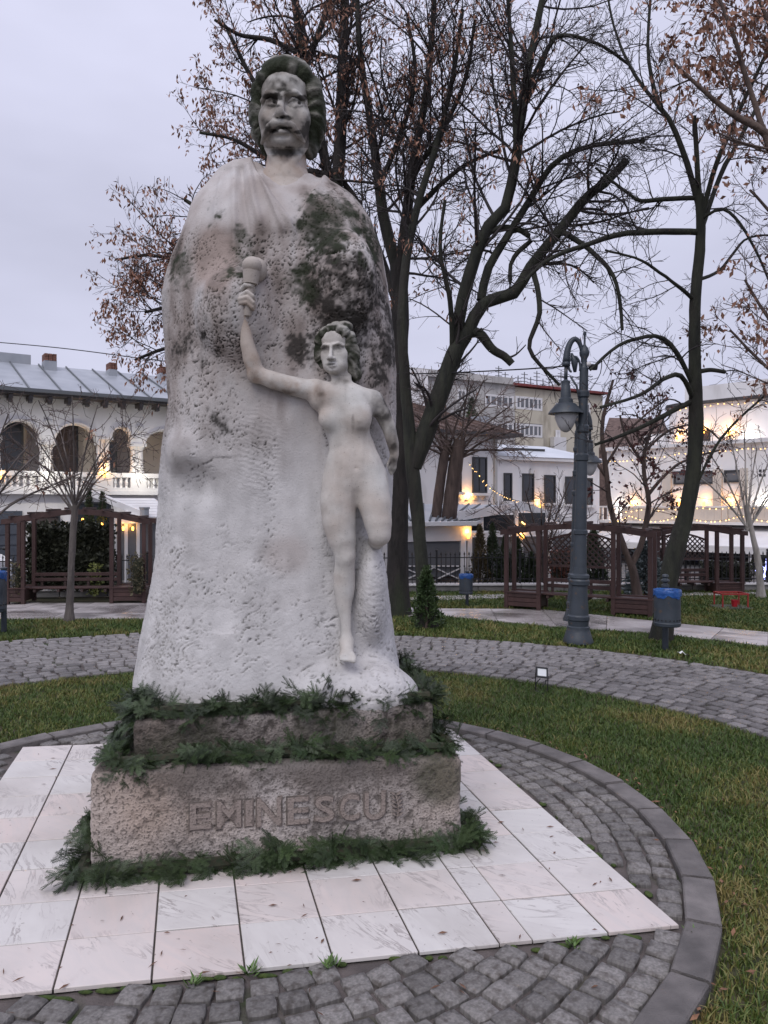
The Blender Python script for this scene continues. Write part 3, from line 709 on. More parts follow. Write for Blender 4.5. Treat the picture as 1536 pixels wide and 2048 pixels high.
# ---- inscription: raised letters on the front of the lower stone
M_letter = stone_mat('letter_stone', (.45, .39, .365), (.36, .28, .235), bump=1.0, bs=75, mott=30, speck=.6, bd=.010, sps=75, sp0=.56)
M_groove = mat('letter_groove', (.10, .086, .076), (.20, .165, .145), .95, 30)
def glyph(ch, bold=.0):
    cu_ = bpy.data.curves.new('g', 'FONT'); cu_.body = ch; cu_.size = 1; cu_.extrude = .05; cu_.offset = bold; cu_.resolution_u = 4
    o = bpy.data.objects.new('g', cu_); C.objects.link(o); dg = bpy.context.evaluated_depsgraph_get(); dg.update()
    me = bpy.data.meshes.new_from_object(o.evaluated_get(dg)); C.objects.unlink(o); bpy.data.objects.remove(o)
    V = np.array([x.co[:] for x in me.vertices]); Fs = [tuple(p.vertices) for p in me.polygons]; return V, Fs
def on_front(px, py):
    """point of the front face seen at this pixel -> (s, z)"""
    d = np.array([(px-768)/F, 1.0]); A = np.array([[d[0], -ex[0]], [d[1], -ex[1]]]); k, s = np.linalg.solve(A, PA); return s, CH-(py-HZ)/F*k
lets = [('E', 377, 412, 1612, 1655), ('M', 441, 478, 1604, 1651), ('I', 487, 505, 1601, 1650), ('N', 516, 558, 1599, 1649), ('E', 592, 626, 1596, 1643), ('S', 634, 668, 1595, 1640), ('C', 681, 716, 1593, 1638), ('U', 731, 768, 1588, 1635)]
lets = [('E', 380, 422, 1607, 1655), ('M', 434, 482, 1603, 1652), ('I', 491, 505, 1600, 1650), ('N', 514, 562, 1597, 1649), ('E', 575, 617, 1595, 1645), ('S', 630, 668, 1593, 1641), ('C', 680, 718, 1590, 1638), ('U', 729, 770, 1586, 1636)]
for ch, x0, x1, y0, y1 in lets:
    s0, zt = on_front(x0, y0); s1, zb = on_front(x1, y1)
    V, Fs = glyph(ch, .012); lo, hi = V.min(0), V.max(0)
    for nm, grow, t_out, t_in, mm in (('letter_groove', .008, -.0065, .02, M_groove), ('letter', 0, -.013, .0, M_letter)):
        a = (V-lo)/(hi-lo); ss = s0-grow+a[:, 0]*(s1-s0+2*grow); zz = zb-grow+a[:, 1]*(zt-zb+2*grow)
        tt = np.where(a[:, 2] > .5, t_out, t_in)
        b = MB(); b.add([PL(p, q, r) for p, q, r in zip(ss, tt, zz)], Fs); o = b.build(nm, mm, lower)
        if nm == 'letter':
            for k in ('dark', 'moss', 'warm'):
                at = o.data.attributes.new(k, 'FLOAT', 'POINT'); at.data.foreach_set('value', [{'dark': .28, 'moss': .08, 'warm': .5}[k]]*len(o.data.vertices))
# carved sprig that closes the line
b = MB(); s0, z0 = on_front(795, 1632); s1, z1 = on_front(792, 1590)
b.tube([PL(s0, -.004, z0), PL((s0+s1)/2+.01, -.012, (z0+z1)/2), PL(s1, -.004, z1)], .006, 6)
for k in range(6):
    t = k/5; s = s0+(s1-s0)*t; z = z0+(z1-z0)*t
    for sg in (-1, 1):
        q = [PL(s, -.006, z), PL(s+sg*.018, -.013, z+.006), PL(s+sg*.034, -.008, z+.022), PL(s+sg*.014, -.012, z+.018)]
        b.prism(q, (ey[0]*.012, ey[1]*.012, 0))
o = b.build('carved_sprig', M_letter, lower)
for k, x in (('dark', .3), ('moss', .12), ('warm', .5)):
    at = o.data.attributes.new(k, 'FLOAT', 'POINT'); at.data.foreach_set('value', [x]*len(o.data.vertices))

# ---------------------------------------------------------------- the rough-hewn block with the shoulders
YB = 5.27; SB_ = YB/F                       # depth of the block's axis, metres per pixel there
sil = np.array([  # row, left, right
    (330, 500, 618), (338, 468, 628), (346, 446, 640), (355, 428, 652), (366, 408, 674), (380, 399, 694), (400, 391, 713), (450, 380, 744), (500, 362, 762), (550, 341, 770), (600, 331, 777), (650, 333, 785),
    (700, 337, 790), (750, 342, 792), (800, 345, 791), (850, 340, 790), (900, 331, 788), (950, 325, 785), (1000, 324, 783), (1050, 322, 778), (1085, 320, 768), (1105, 318, 762),
    (1150, 312, 772), (1200, 303, 780), (1250, 295, 786), (1300, 285, 792), (1350, 276, 800), (1390, 275, 806), (1440, 283, 800)], float)
dep = np.array([(325, .20, .22), (350, .25, .26), (380, .31, .31), (420, .36, .35), (500, .43, .40), (600, .47, .45), (850, .48, .48), (1000, .46, .48), (1200, .47, .48), (1330, .54, .48), (1440, .60, .48)])
vol = Vol((-1.80, 4.56, .74), (.36, 5.84, 4.42), .0082)
sl, X, Y, Z = vol.reg(vol.lo, vol.lo+vol.n*vol.h)
row = HZ-(Z-CH)/SB_
r1 = row.ravel()
l_ = (np.interp(r1, sil[:, 0], sil[:, 1])-768)*SB_; rr_ = (np.interp(r1, sil[:, 0], sil[:, 2])-768)*SB_
cx = ((l_+rr_)/2)[None, None, :]; ax_ = ((rr_-l_)/2)[None, None, :]
bf = np.interp(r1, dep[:, 0], dep[:, 1])[None, None, :]; bb = np.interp(r1, dep[:, 0], dep[:, 2])[None, None, :]
p_ = 2.6
b_ = np.where(Y < YB, bf, bb)
d = ((np.abs(X-cx)/ax_)**p_+(np.abs(Y-YB)/b_)**p_)**(1/p_)
f = (d-1)*np.minimum(ax_, b_)
ct = (Z-(CH+(HZ-334)*SB_)+np.maximum(YB+.02-Y, 0)*.62)*.8; hh = np.maximum(.22-np.abs(f-ct), 0)/.22; f = np.maximum(f, ct)+hh*hh*.22*.25
vol.f = np.maximum(f, .745-Z).astype(np.float32)
def Q_(u, v, Y): return P(u, v, Y)
# ledge under the foot, bulges, hollows
vol.ell(Q_(735, 1385, 4.85), (.30, .27, .19), .10)
vol.ell(Q_(790, 1392, 4.93), (.16, .26, .12), .06)
vol.ell(Q_(660, 1400, 4.79), (.22, .20, .19), .10)
vol.ell(Q_(375, 905, 4.94), (.10, .12, .10), .12)
vol.ell(Q_(384, 975, 4.80), (.13, .11, .11), .12, mode='sub')
vol.ell(Q_(440, 1090, 4.76), (.10, .06, .40), .12, mode='sub')
vol.ell(Q_(610, 960, 4.62), (.15, .20, .52), .10, mode='sub')        # smooth hollow beside the figure
vol.ell(Q_(470, 620, 4.80), (.22, .14, .25), .14)
vol.ell(Q_(690, 560, 4.84), (.20, .16, .30), .12)
vol.ell(Q_(742, 1180, 4.92), (.10, .16, .30), .10)
# gathered cloth on the shoulder
for pts, r in (([(512, 342, 5.25), (530, 372, 5.08), (556, 405, 4.96), (582, 442, 4.885)], .030), ([(494, 341, 5.25), (503, 385, 5.03), (520, 445, 4.90)], .035), ([(470, 343, 5.26), (466, 395, 5.03), (462, 460, 4.91)], .04),
               ([(440, 356, 5.26), (424, 412, 5.06), (410, 470, 4.99)], .04)):
    vol.chain([Q_(*p) for p in pts], [r]*len(pts), .06)
vol.chain([Q_(455, 347, 5.28), Q_(478, 342, 5.24), Q_(508, 340, 5.22)], [.05, .055, .045], .05)
vol.chain([Q_(645, 366, 5.16), Q_(622, 400, 5.03), Q_(596, 436, 4.92)], [.02, .022, .015], .05)
vol.chain([Q_(545, 362, 5.13), Q_(572, 368, 5.11), Q_(618, 358, 5.15)], [.03, .028, .03], .05)
V, Q = vol.mesh(); Nn = vnormals(V, Q); u, v = pix(V)
front = sstep(.05, -.35, Nn[:, 1])
# zones: how strongly the chisel bit
amp = np.full(len(V), .75)
amp = np.where(v < 470, .12+.75*np.maximum(blob(u, v, 690, 450, 105, 85), sstep(435, 485, v+8*vnoise(V*9))), amp)
amp *= 1-.90*blob(u, v, 602, 965, 66, 210, .5)
amp *= 1-.55*blob(u, v, 430, 1010, 90, 140, .8)
amp *= 1-.65*blob(u, v, 560, 1385, 100, 40, .6)
amp = np.maximum(amp, 1.25*blob(u, v, 690, 600, 105, 190)); amp = np.maximum(amp, 1.15*blob(u, v, 335, 1260, 70, 140)); amp = np.maximum(amp, 1.0*blob(u, v, 765, 1300, 55, 120))
amp = np.maximum(amp, .95*blob(u, v, 420, 640, 90, 120))
amp += .12*fbm(V*3, 3)
# chisel bites: noise stretched along a slowly turning direction
th = 2.6*fbm(V*2.6+3, 3)+.6; ca, sa = np.cos(th), np.sin(th)
a1 = V[:, 0]*ca+V[:, 2]*sa; a2 = -V[:, 0]*sa+V[:, 2]*ca
n1 = vnoise(np.stack([a1*30, V[:, 1]*24, a2*50], 1)); n2 = vnoise(np.stack([a1*46+9, V[:, 1]*34, a2*76], 1)+31); n3 = fbm(V*14+7, 4); n0 = fbm(V*3.2+2, 3)
wp = fbm(V*11, 2)[:, None]*.35
w1 = worley(np.stack([a1*14, V[:, 1]*14, a2*22], 1)+.5*wp); w2 = worley(np.stack([a1*25, V[:, 1]*25, a2*36], 1)+.5*wp+31, 11)
gate = sstep(-.25, .35, fbm(V*6+11, 3)+.5*(amp-.6))
bite = 1.15*(1-sstep(.08, .36, w1))*gate+.7*(1-sstep(.10, .40, w2))*sstep(-.2, .3, fbm(V*8+71, 3)+.3*(amp-.7))
comb = np.zeros(len(V))      # combed tool marks
cm = np.maximum(blob(u, v, 520, 905, 55, 120, .7), .7*blob(u, v, 745, 1220, 40, 90, .7))
disp = .014*n0+amp*(.0065*n3-.0165*bite+.0015*n1)+cm*.0022*np.sin(V[:, 2]*230+V[:, 0]*90+9*n3+5*n0)
fr = np.clip(-Nn[:, 1]*2, 0, 1)*(v < 490)
ce = [(505, 326), (513, 345), (530, 372), (556, 406), (582, 440), (596, 476)]; sd_, ad_ = pdist(u, v, ce)
disp += fr*.034*sstep(-2.5, 2.5, sd_)*np.exp(-np.clip(sd_, 0, 99)/26)*sstep(486, 450, v)
for pl_, hh_, ww_ in (([(522, 352), (546, 410), (566, 462)], .020, 5), ([(497, 338), (507, 395), (524, 462)], .022, 6), ([(470, 340), (468, 400), (470, 470)], .020, 7), ([(446, 352), (434, 410), (430, 470)], .018, 7), ([(484, 340), (487, 400), (498, 468)], -.014, 5)):
    sd_, ad_ = pdist(u, v, pl_); disp += fr*hh_*np.exp(-(ad_/ww_)**2)*sstep(488, 440, v)
sd_, ad_ = pdist(u, v, [(648, 352), (634, 372), (612, 402), (596, 440)]); disp += fr*.024*sstep(2.5, -2.5, sd_)*np.exp(-np.clip(-sd_, 0, 99)/30)*sstep(470, 430, v)
V2 = V+Nn*disp[:, None]
# stains: lichen and soot with shapes of their own
s1 = fbm(V*5+40, 4); s2 = fbm(np.stack([V[:, 0]*9, V[:, 1]*9, V[:, 2]*3.0], 1)+60, 4); s3 = fbm(V*17+80, 4); s4 = .45*s3+.35*fbm(V*46+20, 3)+.35*s1
upper_ = 1-sstep(700, 1010, v+90*s1)
moss = np.maximum.reduce([1.15*blob(u, v, 662, 452, 80, 85, .7), .95*blob(u, v, 484, 500, 32, 58, .7), .95*blob(u, v, 362, 545, 36, 62, .7), .85*blob(u, v, 612, 560, 42, 90, .7), .75*blob(u, v, 740, 480, 38, 90, .8), .55*blob(u, v, 470, 545, 40, 80), .5*blob(u, v, 430, 420, 30, 40)])
moss = sstep(.38, .82, moss*.95+1.15*s4*(moss > .02))
moss *= np.clip(.62+1.0*bite+.8*s3, 0, 1)
dk = np.maximum.reduce([.8*blob(u, v, 612, 700, 62, 66, .9), .55*blob(u, v, 432, 830, 48, 95, 1.), .42*blob(u, v, 395, 955, 62, 50, 1.), .85*blob(u, v, 690, 600, 110, 200, .6), .6*blob(u, v, 400, 700, 70, 90, .8), .8*blob(u, v, 765, 680, 45, 140), .75*blob(u, v, 640, 540, 60, 150, .7)])
dark = sstep(.40, 1.05, dk+1.3*s4*sstep(0, .3, dk))*.85+upper_*np.clip(bite*1.25-.08, 0, 1)*1.0*sstep(.2, .6, amp)+np.clip(bite*.9-.12, 0, 1)*.66*sstep(.1, .5, amp)
dark += .55*upper_*np.clip(s2+.12, 0, 1)+.2*np.clip(s2*1.4, 0, 1)+.27*upper_*np.clip(.75+s1, 0, 1.4)
cl_ = sstep(470, 430, v)*sstep(615, 585, u); dark = dark*(1-.72*cl_); warm = np.clip(upper_*(.62+.7*s2)+.75*blob(u, v, 430, 520, 50, 70)+.35*blob(u, v, 572, 1110, 60, 45)+.15*s1, 0, 1)*(1-.35*cl_)
block = np_mesh('rough_block', V2, quads=Q, mat=M_stone, smooth=True, parent=monument, attrs={'dark': np.clip(dark, 0, .95), 'moss': np.clip(moss, 0, .97), 'warm': warm})
del vol, f, d

# ---------------------------------------------------------------- heads
def head_frame(Cw, s, yaw, pitch=0.0, roll=0.0):
    R = np.array(Matrix.Rotation(yaw, 3, 'Z') @ Matrix.Rotation(pitch, 3, 'X') @ Matrix.Rotation(roll, 3, 'Y'))
    def T(a, b, c): return Cw+R @ np.array([a*s, -c*s, b*s])
    return T, R
def face(vol, T, R, s, male=True):
    """features on a skull; units: a to the side, b up, c forward"""
    def E(c, r, k=6, mode='add'): vol.ell(T(*c), (r[0]*s, r[2]*s, r[1]*s), k*s, R, mode)
    def K(pts, rs, k=4, mode='add'): vol.chain([T(*p) for p in pts], [r*s for r in rs], k*s, mode)
    E((0, 22, -2), (51, 66, 56)); E((0, -36, 14), (44, 48, 41), 16); E((0, -68, 40), (22, 17, 18), 14)
    E((-27, -54, 20), (17, 20, 28), 14); E((27, -54, 20), (17, 20, 28), 14)
    E((0, 42, 22), (42, 30, 30), 12)
    for g in (-1, 1):
        E((g*34, -18, 25), (15, 17, 16), 22); K([(g*41, 10, 39), (g*27, 17, 53), (g*9, 13, 57)], [5, 6.5, 6], 5)
        E((g*23, 0, 57), (16, 11.5, 15), 5, 'sub'); E((g*10, 0, 58), (5, 9, 10), 4, 'sub')
    for g in (-1, 1):
        E((g*23, -1, 39.5), (11.5, 10.5, 10.5), 2)
        K([(g*36, -2, 41), (g*30, 5, 47.5), (g*22, 7, 50.5), (g*13, 2, 48.5)], [2, 3, 3, 2], 2); K([(g*35, -5, 42), (g*24, -9, 48), (g*13, -4, 47)], [2, 2.4, 2], 3)
        E((g*23.5, 0, 51.5), (4.2, 4.2, 3.5), 1.5, 'sub')
    K([(0, 12, 53), (0, -6, 61), (0, -30, 74)], [6, 6.5, 8], 6); E((0, -33, 76), (9, 8, 8), 5)
    for g in (-1, 1): E((g*10, -36, 65), (6.5, 6.5, 9), 5); E((g*5.5, -42, 68), (3.2, 4, 5), 2, 'sub')
    if male:
        for g in (-1, 1):
            K([(g*2, -46, 66), (g*11, -47, 66), (g*23, -53, 60), (g*34, -64, 50), (g*42, -74, 40)], [6, 7.6, 7.4, 5.6, 3.2], 3)
        K([(-17, -60, 55), (0, -57, 61), (17, -60, 55)], [2.5, 3, 2.5], 2, 'sub')
        K([(-14, -62.5, 55), (0, -63.5, 62), (14, -62.5, 55)], [3, 5, 3], 4)
    else:
        K([(-14, -55, 55), (-5, -51, 61), (0, -52.5, 61), (5, -51, 61), (14, -55, 55)], [2.5, 4, 4, 4, 2.5], 3)
        K([(-14, -57.5, 56), (0, -58, 64), (14, -57.5, 56)], [1.6, 2.6, 1.6], 1.5, 'sub')
        K([(-12, -60.5, 55), (0, -62, 61), (12, -60.5, 55)], [3.2, 5.2, 3.2], 3)
    K([(-12, -69.5, 56), (0, -70, 60), (12, -69.5, 56)], [2.5, 3, 2.5], 5, 'sub')
    for g in (-1, 1): E((g*51, -8, -4), (6, 16, 10), 5)
def hair(vol, T, R, s, parts, k=12):
    for c, r in parts: vol.ell(T(*c), (r[0]*s, r[2]*s, r[1]*s), k*s, R)
YH = 5.18; SH = YH/F*1.0
T, R = head_frame(P(573, 231, YH), SH*.985, R_(-3), 0, 0)
lo = P(573, 231, YH)+np.array([-.30, -.30, -.86]); hi = P(573, 231, YH)+np.array([.29, .30, .42])
vol = Vol(lo, hi, .0052); face(vol, T, R, SH, True)
vol.chain([T(-2, -40, -26), T(-4, -100, -20), T(-4, -140, -14), T(-4, -205, -14)], [38*SH, 40*SH, 52*SH, 84*SH], .045)
for g in (-1, 1): vol.chain([T(g*40, -50, -6), T(g*22, -95, 20), T(g*6, -126, 26)], [9*SH, 9*SH, 6*SH], .03)
vol.ell(T(-3, -92, 26), (9*SH, 8*SH, 12*SH), .03, R)
V, Q = vol.mesh(); Nn = vnormals(V, Q); u, v = pix(V)
n3 = fbm(V*20, 4); s3 = fbm(V*26+5, 4); s1 = fbm(V*9+5, 4)
V2 = V+Nn*(.0012*n3)[:, None]
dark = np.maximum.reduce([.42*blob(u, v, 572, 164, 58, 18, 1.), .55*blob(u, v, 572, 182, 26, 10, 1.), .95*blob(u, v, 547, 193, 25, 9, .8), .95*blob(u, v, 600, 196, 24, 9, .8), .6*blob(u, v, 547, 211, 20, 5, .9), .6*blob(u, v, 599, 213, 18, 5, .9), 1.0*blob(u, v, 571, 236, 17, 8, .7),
    .45*blob(u, v, 533, 250, 14, 30, 1.), .55*blob(u, v, 613, 256, 16, 42, 1.), .95*blob(u, v, 548, 262, 12, 5, .7), .95*blob(u, v, 596, 264, 12, 5, .7), .95*blob(u, v, 571, 256, 17, 3.5, .7), .6*blob(u, v, 571, 267, 13, 3.5, .8), .95*blob(u, v, 572, 303, 44, 15, .8), .35*blob(u, v, 570, 335, 18, 36, 1.), 1.25*blob(u, v, 548.5, 203.5, 4.2, 4.2, .5), 1.25*blob(u, v, 598.5, 206, 4.2, 4.2, .5)])  # shade painted into sockets and under nose, moustache, lip and chin, besides grime
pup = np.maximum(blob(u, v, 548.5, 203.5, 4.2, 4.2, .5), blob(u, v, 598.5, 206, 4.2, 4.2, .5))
lite = np.maximum.reduce([.8*blob(u, v, 548, 204.5, 13, 4.5, .6)*(1-pup), .8*blob(u, v, 598, 207, 12, 4.5, .6)*(1-pup), blob(u, v, 572, 218, 7, 16, .7), blob(u, v, 538, 228, 16, 14, .7), blob(u, v, 605, 228, 12, 12, .7), blob(u, v, 570, 274, 26, 11, .7), .9*blob(u, v, 562, 242, 18, 6, .6)])  # lit nose ridge, cheeks, chin and eyeballs painted lighter
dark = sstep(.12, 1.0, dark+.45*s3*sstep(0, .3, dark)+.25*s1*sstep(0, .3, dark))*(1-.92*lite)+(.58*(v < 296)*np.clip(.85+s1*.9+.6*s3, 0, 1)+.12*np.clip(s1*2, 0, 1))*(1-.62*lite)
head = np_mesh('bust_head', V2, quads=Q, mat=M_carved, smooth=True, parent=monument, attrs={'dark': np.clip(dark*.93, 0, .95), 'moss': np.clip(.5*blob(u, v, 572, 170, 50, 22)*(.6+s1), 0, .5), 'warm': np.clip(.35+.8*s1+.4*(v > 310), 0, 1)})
M_hair = stone_mat('lichen_hair_stone', (.40, .39, .36), (.30, .27, .23), bump=1.0, bs=45, mott=30, bd=.012)
vol = Vol(lo+np.array([0, .0, .34]), hi+np.array([0, .06, .02]), .0056)
lo = lo+np.array([.01, 0, .14])
hair(vol, T, R, SH, [((0, 30, -36), (66, 68, 60)), ((-50, 4, -18), (24, 44, 40)), ((51, 6, -18), (25, 46, 40)), ((-45, -40, -20), (19, 28, 32)), ((47, -38, -20), (20, 30, 32)), ((-40, -58, -28), (14, 16, 24)), ((42, -58, -28), (15, 18, 24)),
    ((0, 80, 8), (50, 24, 44)), ((6, 92, 0), (34, 18, 40)), ((-36, 62, 26), (21, 17, 19)), ((-15, 73, 34), (21, 16, 19)), ((10, 75, 36), (22, 17, 19)), ((33, 66, 28), (22, 19, 20)), ((-52, 42, 8), (20, 26, 22)), ((54, 42, 8), (20, 28, 22)), ((-60, 14, -8), (16, 30, 26)), ((61, 16, -8), (17, 32, 26)), ((-57, -18, -12), (16, 26, 26)), ((59, -16, -12), (17, 28, 26))], 10)
V, Q = vol.mesh(); Nn = vnormals(V, Q); u, v = pix(V); ctr = P(573, 231, YH); dd = V-ctr
ang = np.arctan2(dd[:, 0], dd[:, 2]); rad = np.hypot(dd[:, 0], dd[:, 2])
wave = vnoise(np.stack([ang*5.5+.9*vnoise(V*9), rad*9, V[:, 1]*9], 1))+.6*vnoise(np.stack([ang*12+1.2*vnoise(V*9), rad*14, V[:, 1]*14], 1)+9)
V2 = V+Nn*(.0125*wave+.007*fbm(V*13, 3))[:, None]
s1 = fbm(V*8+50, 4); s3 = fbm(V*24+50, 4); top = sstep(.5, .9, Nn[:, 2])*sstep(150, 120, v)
np_mesh('hair', V2, quads=Q, mat=M_hair, smooth=True, parent=head, attrs={'dark': np.clip(.72+.6*s3-.6*wave-.5*top, .1, .95), 'moss': np.clip(.86+.4*s1+.3*s3-.45*wave-.9*top, 0, .94), 'warm': np.clip(.3+s1, 0, 1)})  # wave grooves darkened so the carving reads: shade put in colour, over lichen

# ---------------------------------------------------------------- the figure with the torch
YW = 4.80; SW = YW/F
def W_(u, v, w_): return P(u, v, YW-w_*SW)     # w_: towards the viewer, in pixels
vol = Vol((-.99, 4.50, .94), (.11, 5.08, 3.50), .0058)
TH, RH = head_frame(P(672, 702, YW-2*SW), SW*.548, R_(-14), R_(3), R_(-3)); HSW = SW*.548
# trunk
vol.ell(W_(692, 832, 0), (52*SW, 36*SW, 66*SW), .05, rotm(R_(4), R_(5), R_(-24)))                     # rib cage
vol.ell(W_(705, 905, 0), (47*SW, 29*SW, 50*SW), .06)                     # waist
vol.ell(W_(711, 955, -2), (63*SW, 34*SW, 46*SW), .08)                    # pelvis
vol.ell(W_(710, 940, 16), (44*SW, 20*SW, 44*SW), .06)                    # belly
vol.ell(W_(656, 838, 19), (20*SW, 17*SW, 22*SW), .04); vol.ell(W_(719, 836, 26), (24*SW, 19*SW, 25*SW), .04)
vol.ell(W_(646, 843, 32), (2.5*SW, 2.5*SW, 2.5*SW), .008); vol.ell(W_(719, 841, 45), (2.5*SW, 2.5*SW, 2.5*SW), .008)
vol.chain([W_(648, 784, 12), W_(690, 792, 8), W_(744, 799, -8)], [20*SW, 24*SW, 19*SW], .05)   # collar and shoulders
vol.ell(W_(737, 808, 0), (20*SW, 19*SW, 24*SW), .04); vol.ell(W_(652, 802, 10), (20*SW, 18*SW, 26*SW), .04)
vol.chain([W_(689, 792, 24), W_(725, 789, 16), W_(750, 795, 4)], [4*SW, 4*SW, 4*SW], .02); vol.chain([W_(681, 792, 24), W_(655, 786, 22)], [4*SW, 4*SW], .02)
vol.ell(W_(712, 936, 40), (3.5*SW, 6*SW, 5*SW), .012, mode='sub')          # navel
vol.chain([W_(700, 870, 38), W_(708, 925, 40)], [1.5*SW, 1.5*SW], .03, 'sub')
# neck and head
vol.cap(W_(681, 742, -2), W_(686, 792, 0), 18*SW, 21*SW, .03); vol.chain([W_(664, 748, 4), W_(685, 788, 22)], [4*SW, 4*SW], .02); vol.chain([W_(700, 745, 2), W_(690, 788, 22)], [5*SW, 4*SW], .02)
face(vol, TH, RH, HSW, False)
# raised arm
sh, el, wr = W_(632, 783, 8), W_(513, 748, 16), W_(490, 652, 30)
vol.chain([W_(655, 792, 6), sh, W_(585, 772, 14), W_(545, 760, 18), el], [24*SW, 21*SW, 18.5*SW, 17*SW, 15.5*SW], .03)
vol.ell(W_(508, 752, 14), (13*SW, 13*SW, 13*SW), .02)
vol.chain([el, W_(503, 718, 22), W_(495, 690, 26), wr, W_(489, 625, 33)], [16*SW, 16.5*SW, 14*SW, 9.5*SW, 10*SW], .02)
vol.chain([W_(640, 800, 8), W_(630, 775, 8)], [22*SW, 16*SW], .03)
# hand around the torch handle: palm, four fingers, thumb
def HK(pts, rs, k=2.0): vol.chain([W_(*p) for p in pts], [r*SW for r in rs], k*SW)
HK([(489, 626, 32), (486, 606, 30), (487, 592, 30)], [10, 11, 10], 4)
HK([(485, 588, 33), (484, 578, 40), (491, 570, 49), (501, 571, 50), (505, 574, 43)], [5, 5, 4.6, 4.2, 3.6])
HK([(482, 597, 34), (482, 593, 42), (494, 584, 53), (505, 592, 51), (508, 600, 43)], [5.2, 5.2, 4.8, 4.4, 3.6])
HK([(478, 604, 34), (480, 599, 44), (494, 595, 54), (506, 605, 51), (509, 613, 43)], [5.2, 5.2, 4.8, 4.4, 3.6])
HK([(478, 612, 33), (481, 606, 43), (494, 604, 52), (504, 614, 49), (507, 620, 42)], [4.8, 4.8, 4.4, 4.0, 3.2])
HK([(489, 618, 26), (500, 604, 24), (507, 588, 28), (507, 576, 36)], [6, 5.5, 5, 4])
# arm drawn back
vol.chain([W_(748, 801, -8), W_(764, 826, -12), W_(777, 854, -18), W_(786, 887, -24), W_(789, 910, -28)], [19*SW, 17*SW, 14.5*SW, 12.5*SW, 9*SW], .025)
HK([(789, 908, -26), (787, 925, -27)], [9, 8], 3)
for dx, ln in ((-8, 20), (-3, 26), (2, 25), (6, 18)): HK([(787+dx*.7, 925, -27), (786+dx, 925+ln*.6, -24), (784+dx*.9, 925+ln, -26)], [3.6, 3.2, 2.4])
HK([(782, 915, -22), (775, 928, -18), (775, 938, -18)], [4, 3.5, 2.6])
# standing leg
vol.chain([W_(688, 930, 0), W_(680, 970, 3), W_(676, 1003, 8), W_(678, 1045, 11), W_(684, 1078, 13), W_(690, 1108, 13), W_(690, 1128, 9), W_(687, 1150, 6), W_(687, 1175, 3), W_(688, 1210, 2), W_(692, 1245, 3), W_(693, 1270, 5), W_(693, 1285, 6)], [31*SW, 35*SW, 35.5*SW, 33*SW, 28*SW, 21.5*SW, 19.5*SW, 19.5*SW, 18.5*SW, 15*SW, 11*SW, 10.5*SW, 12*SW], .045)
vol.ell(W_(690, 1116, 24), (13*SW, 10*SW, 14*SW), .03)
vol.ell(W_(691, 1165, -6), (17*SW, 17*SW, 40*SW), .05)
vol.chain([W_(694, 1285, 6), W_(694, 1306, 26)], [14*SW, 12*SW], .03); vol.ell(W_(694, 1313, 24), (16*SW, 26*SW, 9*SW), .03)
for k, (dx, r) in enumerate(((-12, 3.8), (-6, 4.0), (0, 4.2), (6, 4.6), (13, 6.0))): HK([(694+dx*.8, 1310, 34), (694+dx, 1314+k*.6, 46), (694+dx, 1319+k*.6, 50+k*.7)], [r, r, r*.9], 1.4)
vol.ell(W_(693, 1300, -6), (12*SW, 14*SW, 14*SW), .03)
# leg drawn back
vol.chain([W_(730, 930, 0), W_(743, 975, 4), W_(750, 1010, 12), W_(756, 1045, 20), W_(759, 1070, 24)], [32*SW, 34.5*SW, 32.5*SW, 27.5*SW, 22.5*SW], .03)
vol.chain([W_(759, 1068, 22), W_(754, 1080, -14), W_(750, 1090, -60)], [20*SW, 18*SW, 14*SW], .02)
vol.chain([W_(712, 985, 34), W_(714, 1004, 30)], [2*SW, 1.5*SW], .03, 'sub')
V, Q = vol.mesh(); u, v = pix(V)
V = relax(V, Q, np.clip((v > 765)*sstep(520, 560, u)*sstep(1292, 1270, v)*1.0, 0, 1), 22); V = relax(V, Q, ((u < 530) & (v > 620)).astype(float), 8); Nn = vnormals(V, Q); u, v = pix(V)
s1 = fbm(V*6+90, 4); s3 = fbm(V*22+90, 4); n3 = fbm(V*18, 3)
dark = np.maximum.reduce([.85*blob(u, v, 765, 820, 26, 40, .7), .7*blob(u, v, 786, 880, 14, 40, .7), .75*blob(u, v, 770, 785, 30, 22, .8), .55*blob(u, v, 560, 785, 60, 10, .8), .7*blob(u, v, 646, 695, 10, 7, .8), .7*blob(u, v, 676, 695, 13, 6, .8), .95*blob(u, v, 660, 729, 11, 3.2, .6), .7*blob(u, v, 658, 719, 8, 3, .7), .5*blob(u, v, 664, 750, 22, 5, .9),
    .5*blob(u, v, 685, 760, 26, 20, .8), .55*blob(u, v, 640, 790, 14, 30, .8), .45*blob(u, v, 512, 748, 16, 12, .8), .45*blob(u, v, 706, 846, 4, 20, .5), .4*blob(u, v, 722, 858, 14, 6, .7), .7*blob(u, v, 787, 930, 14, 24)])  # sockets, mouth, armpit, under chin and breast darkened: shade painted in
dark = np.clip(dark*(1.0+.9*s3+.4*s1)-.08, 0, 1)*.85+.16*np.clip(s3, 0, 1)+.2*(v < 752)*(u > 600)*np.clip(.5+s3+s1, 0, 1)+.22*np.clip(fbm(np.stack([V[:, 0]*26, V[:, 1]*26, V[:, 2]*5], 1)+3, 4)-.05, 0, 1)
warm = np.clip(.25+.6*s1+.6*blob(u, v, 590, 780, 80, 30, .9)*np.clip(.6+1.5*s3, 0, 1.3)+.5*blob(u, v, 505, 745, 30, 40, .9)*np.clip(.6+1.5*s3, 0, 1.3)+.5*blob(u, v, 500, 690, 30, 120)+.5*blob(u, v, 640, 800, 26, 60, .9), 0, 1)
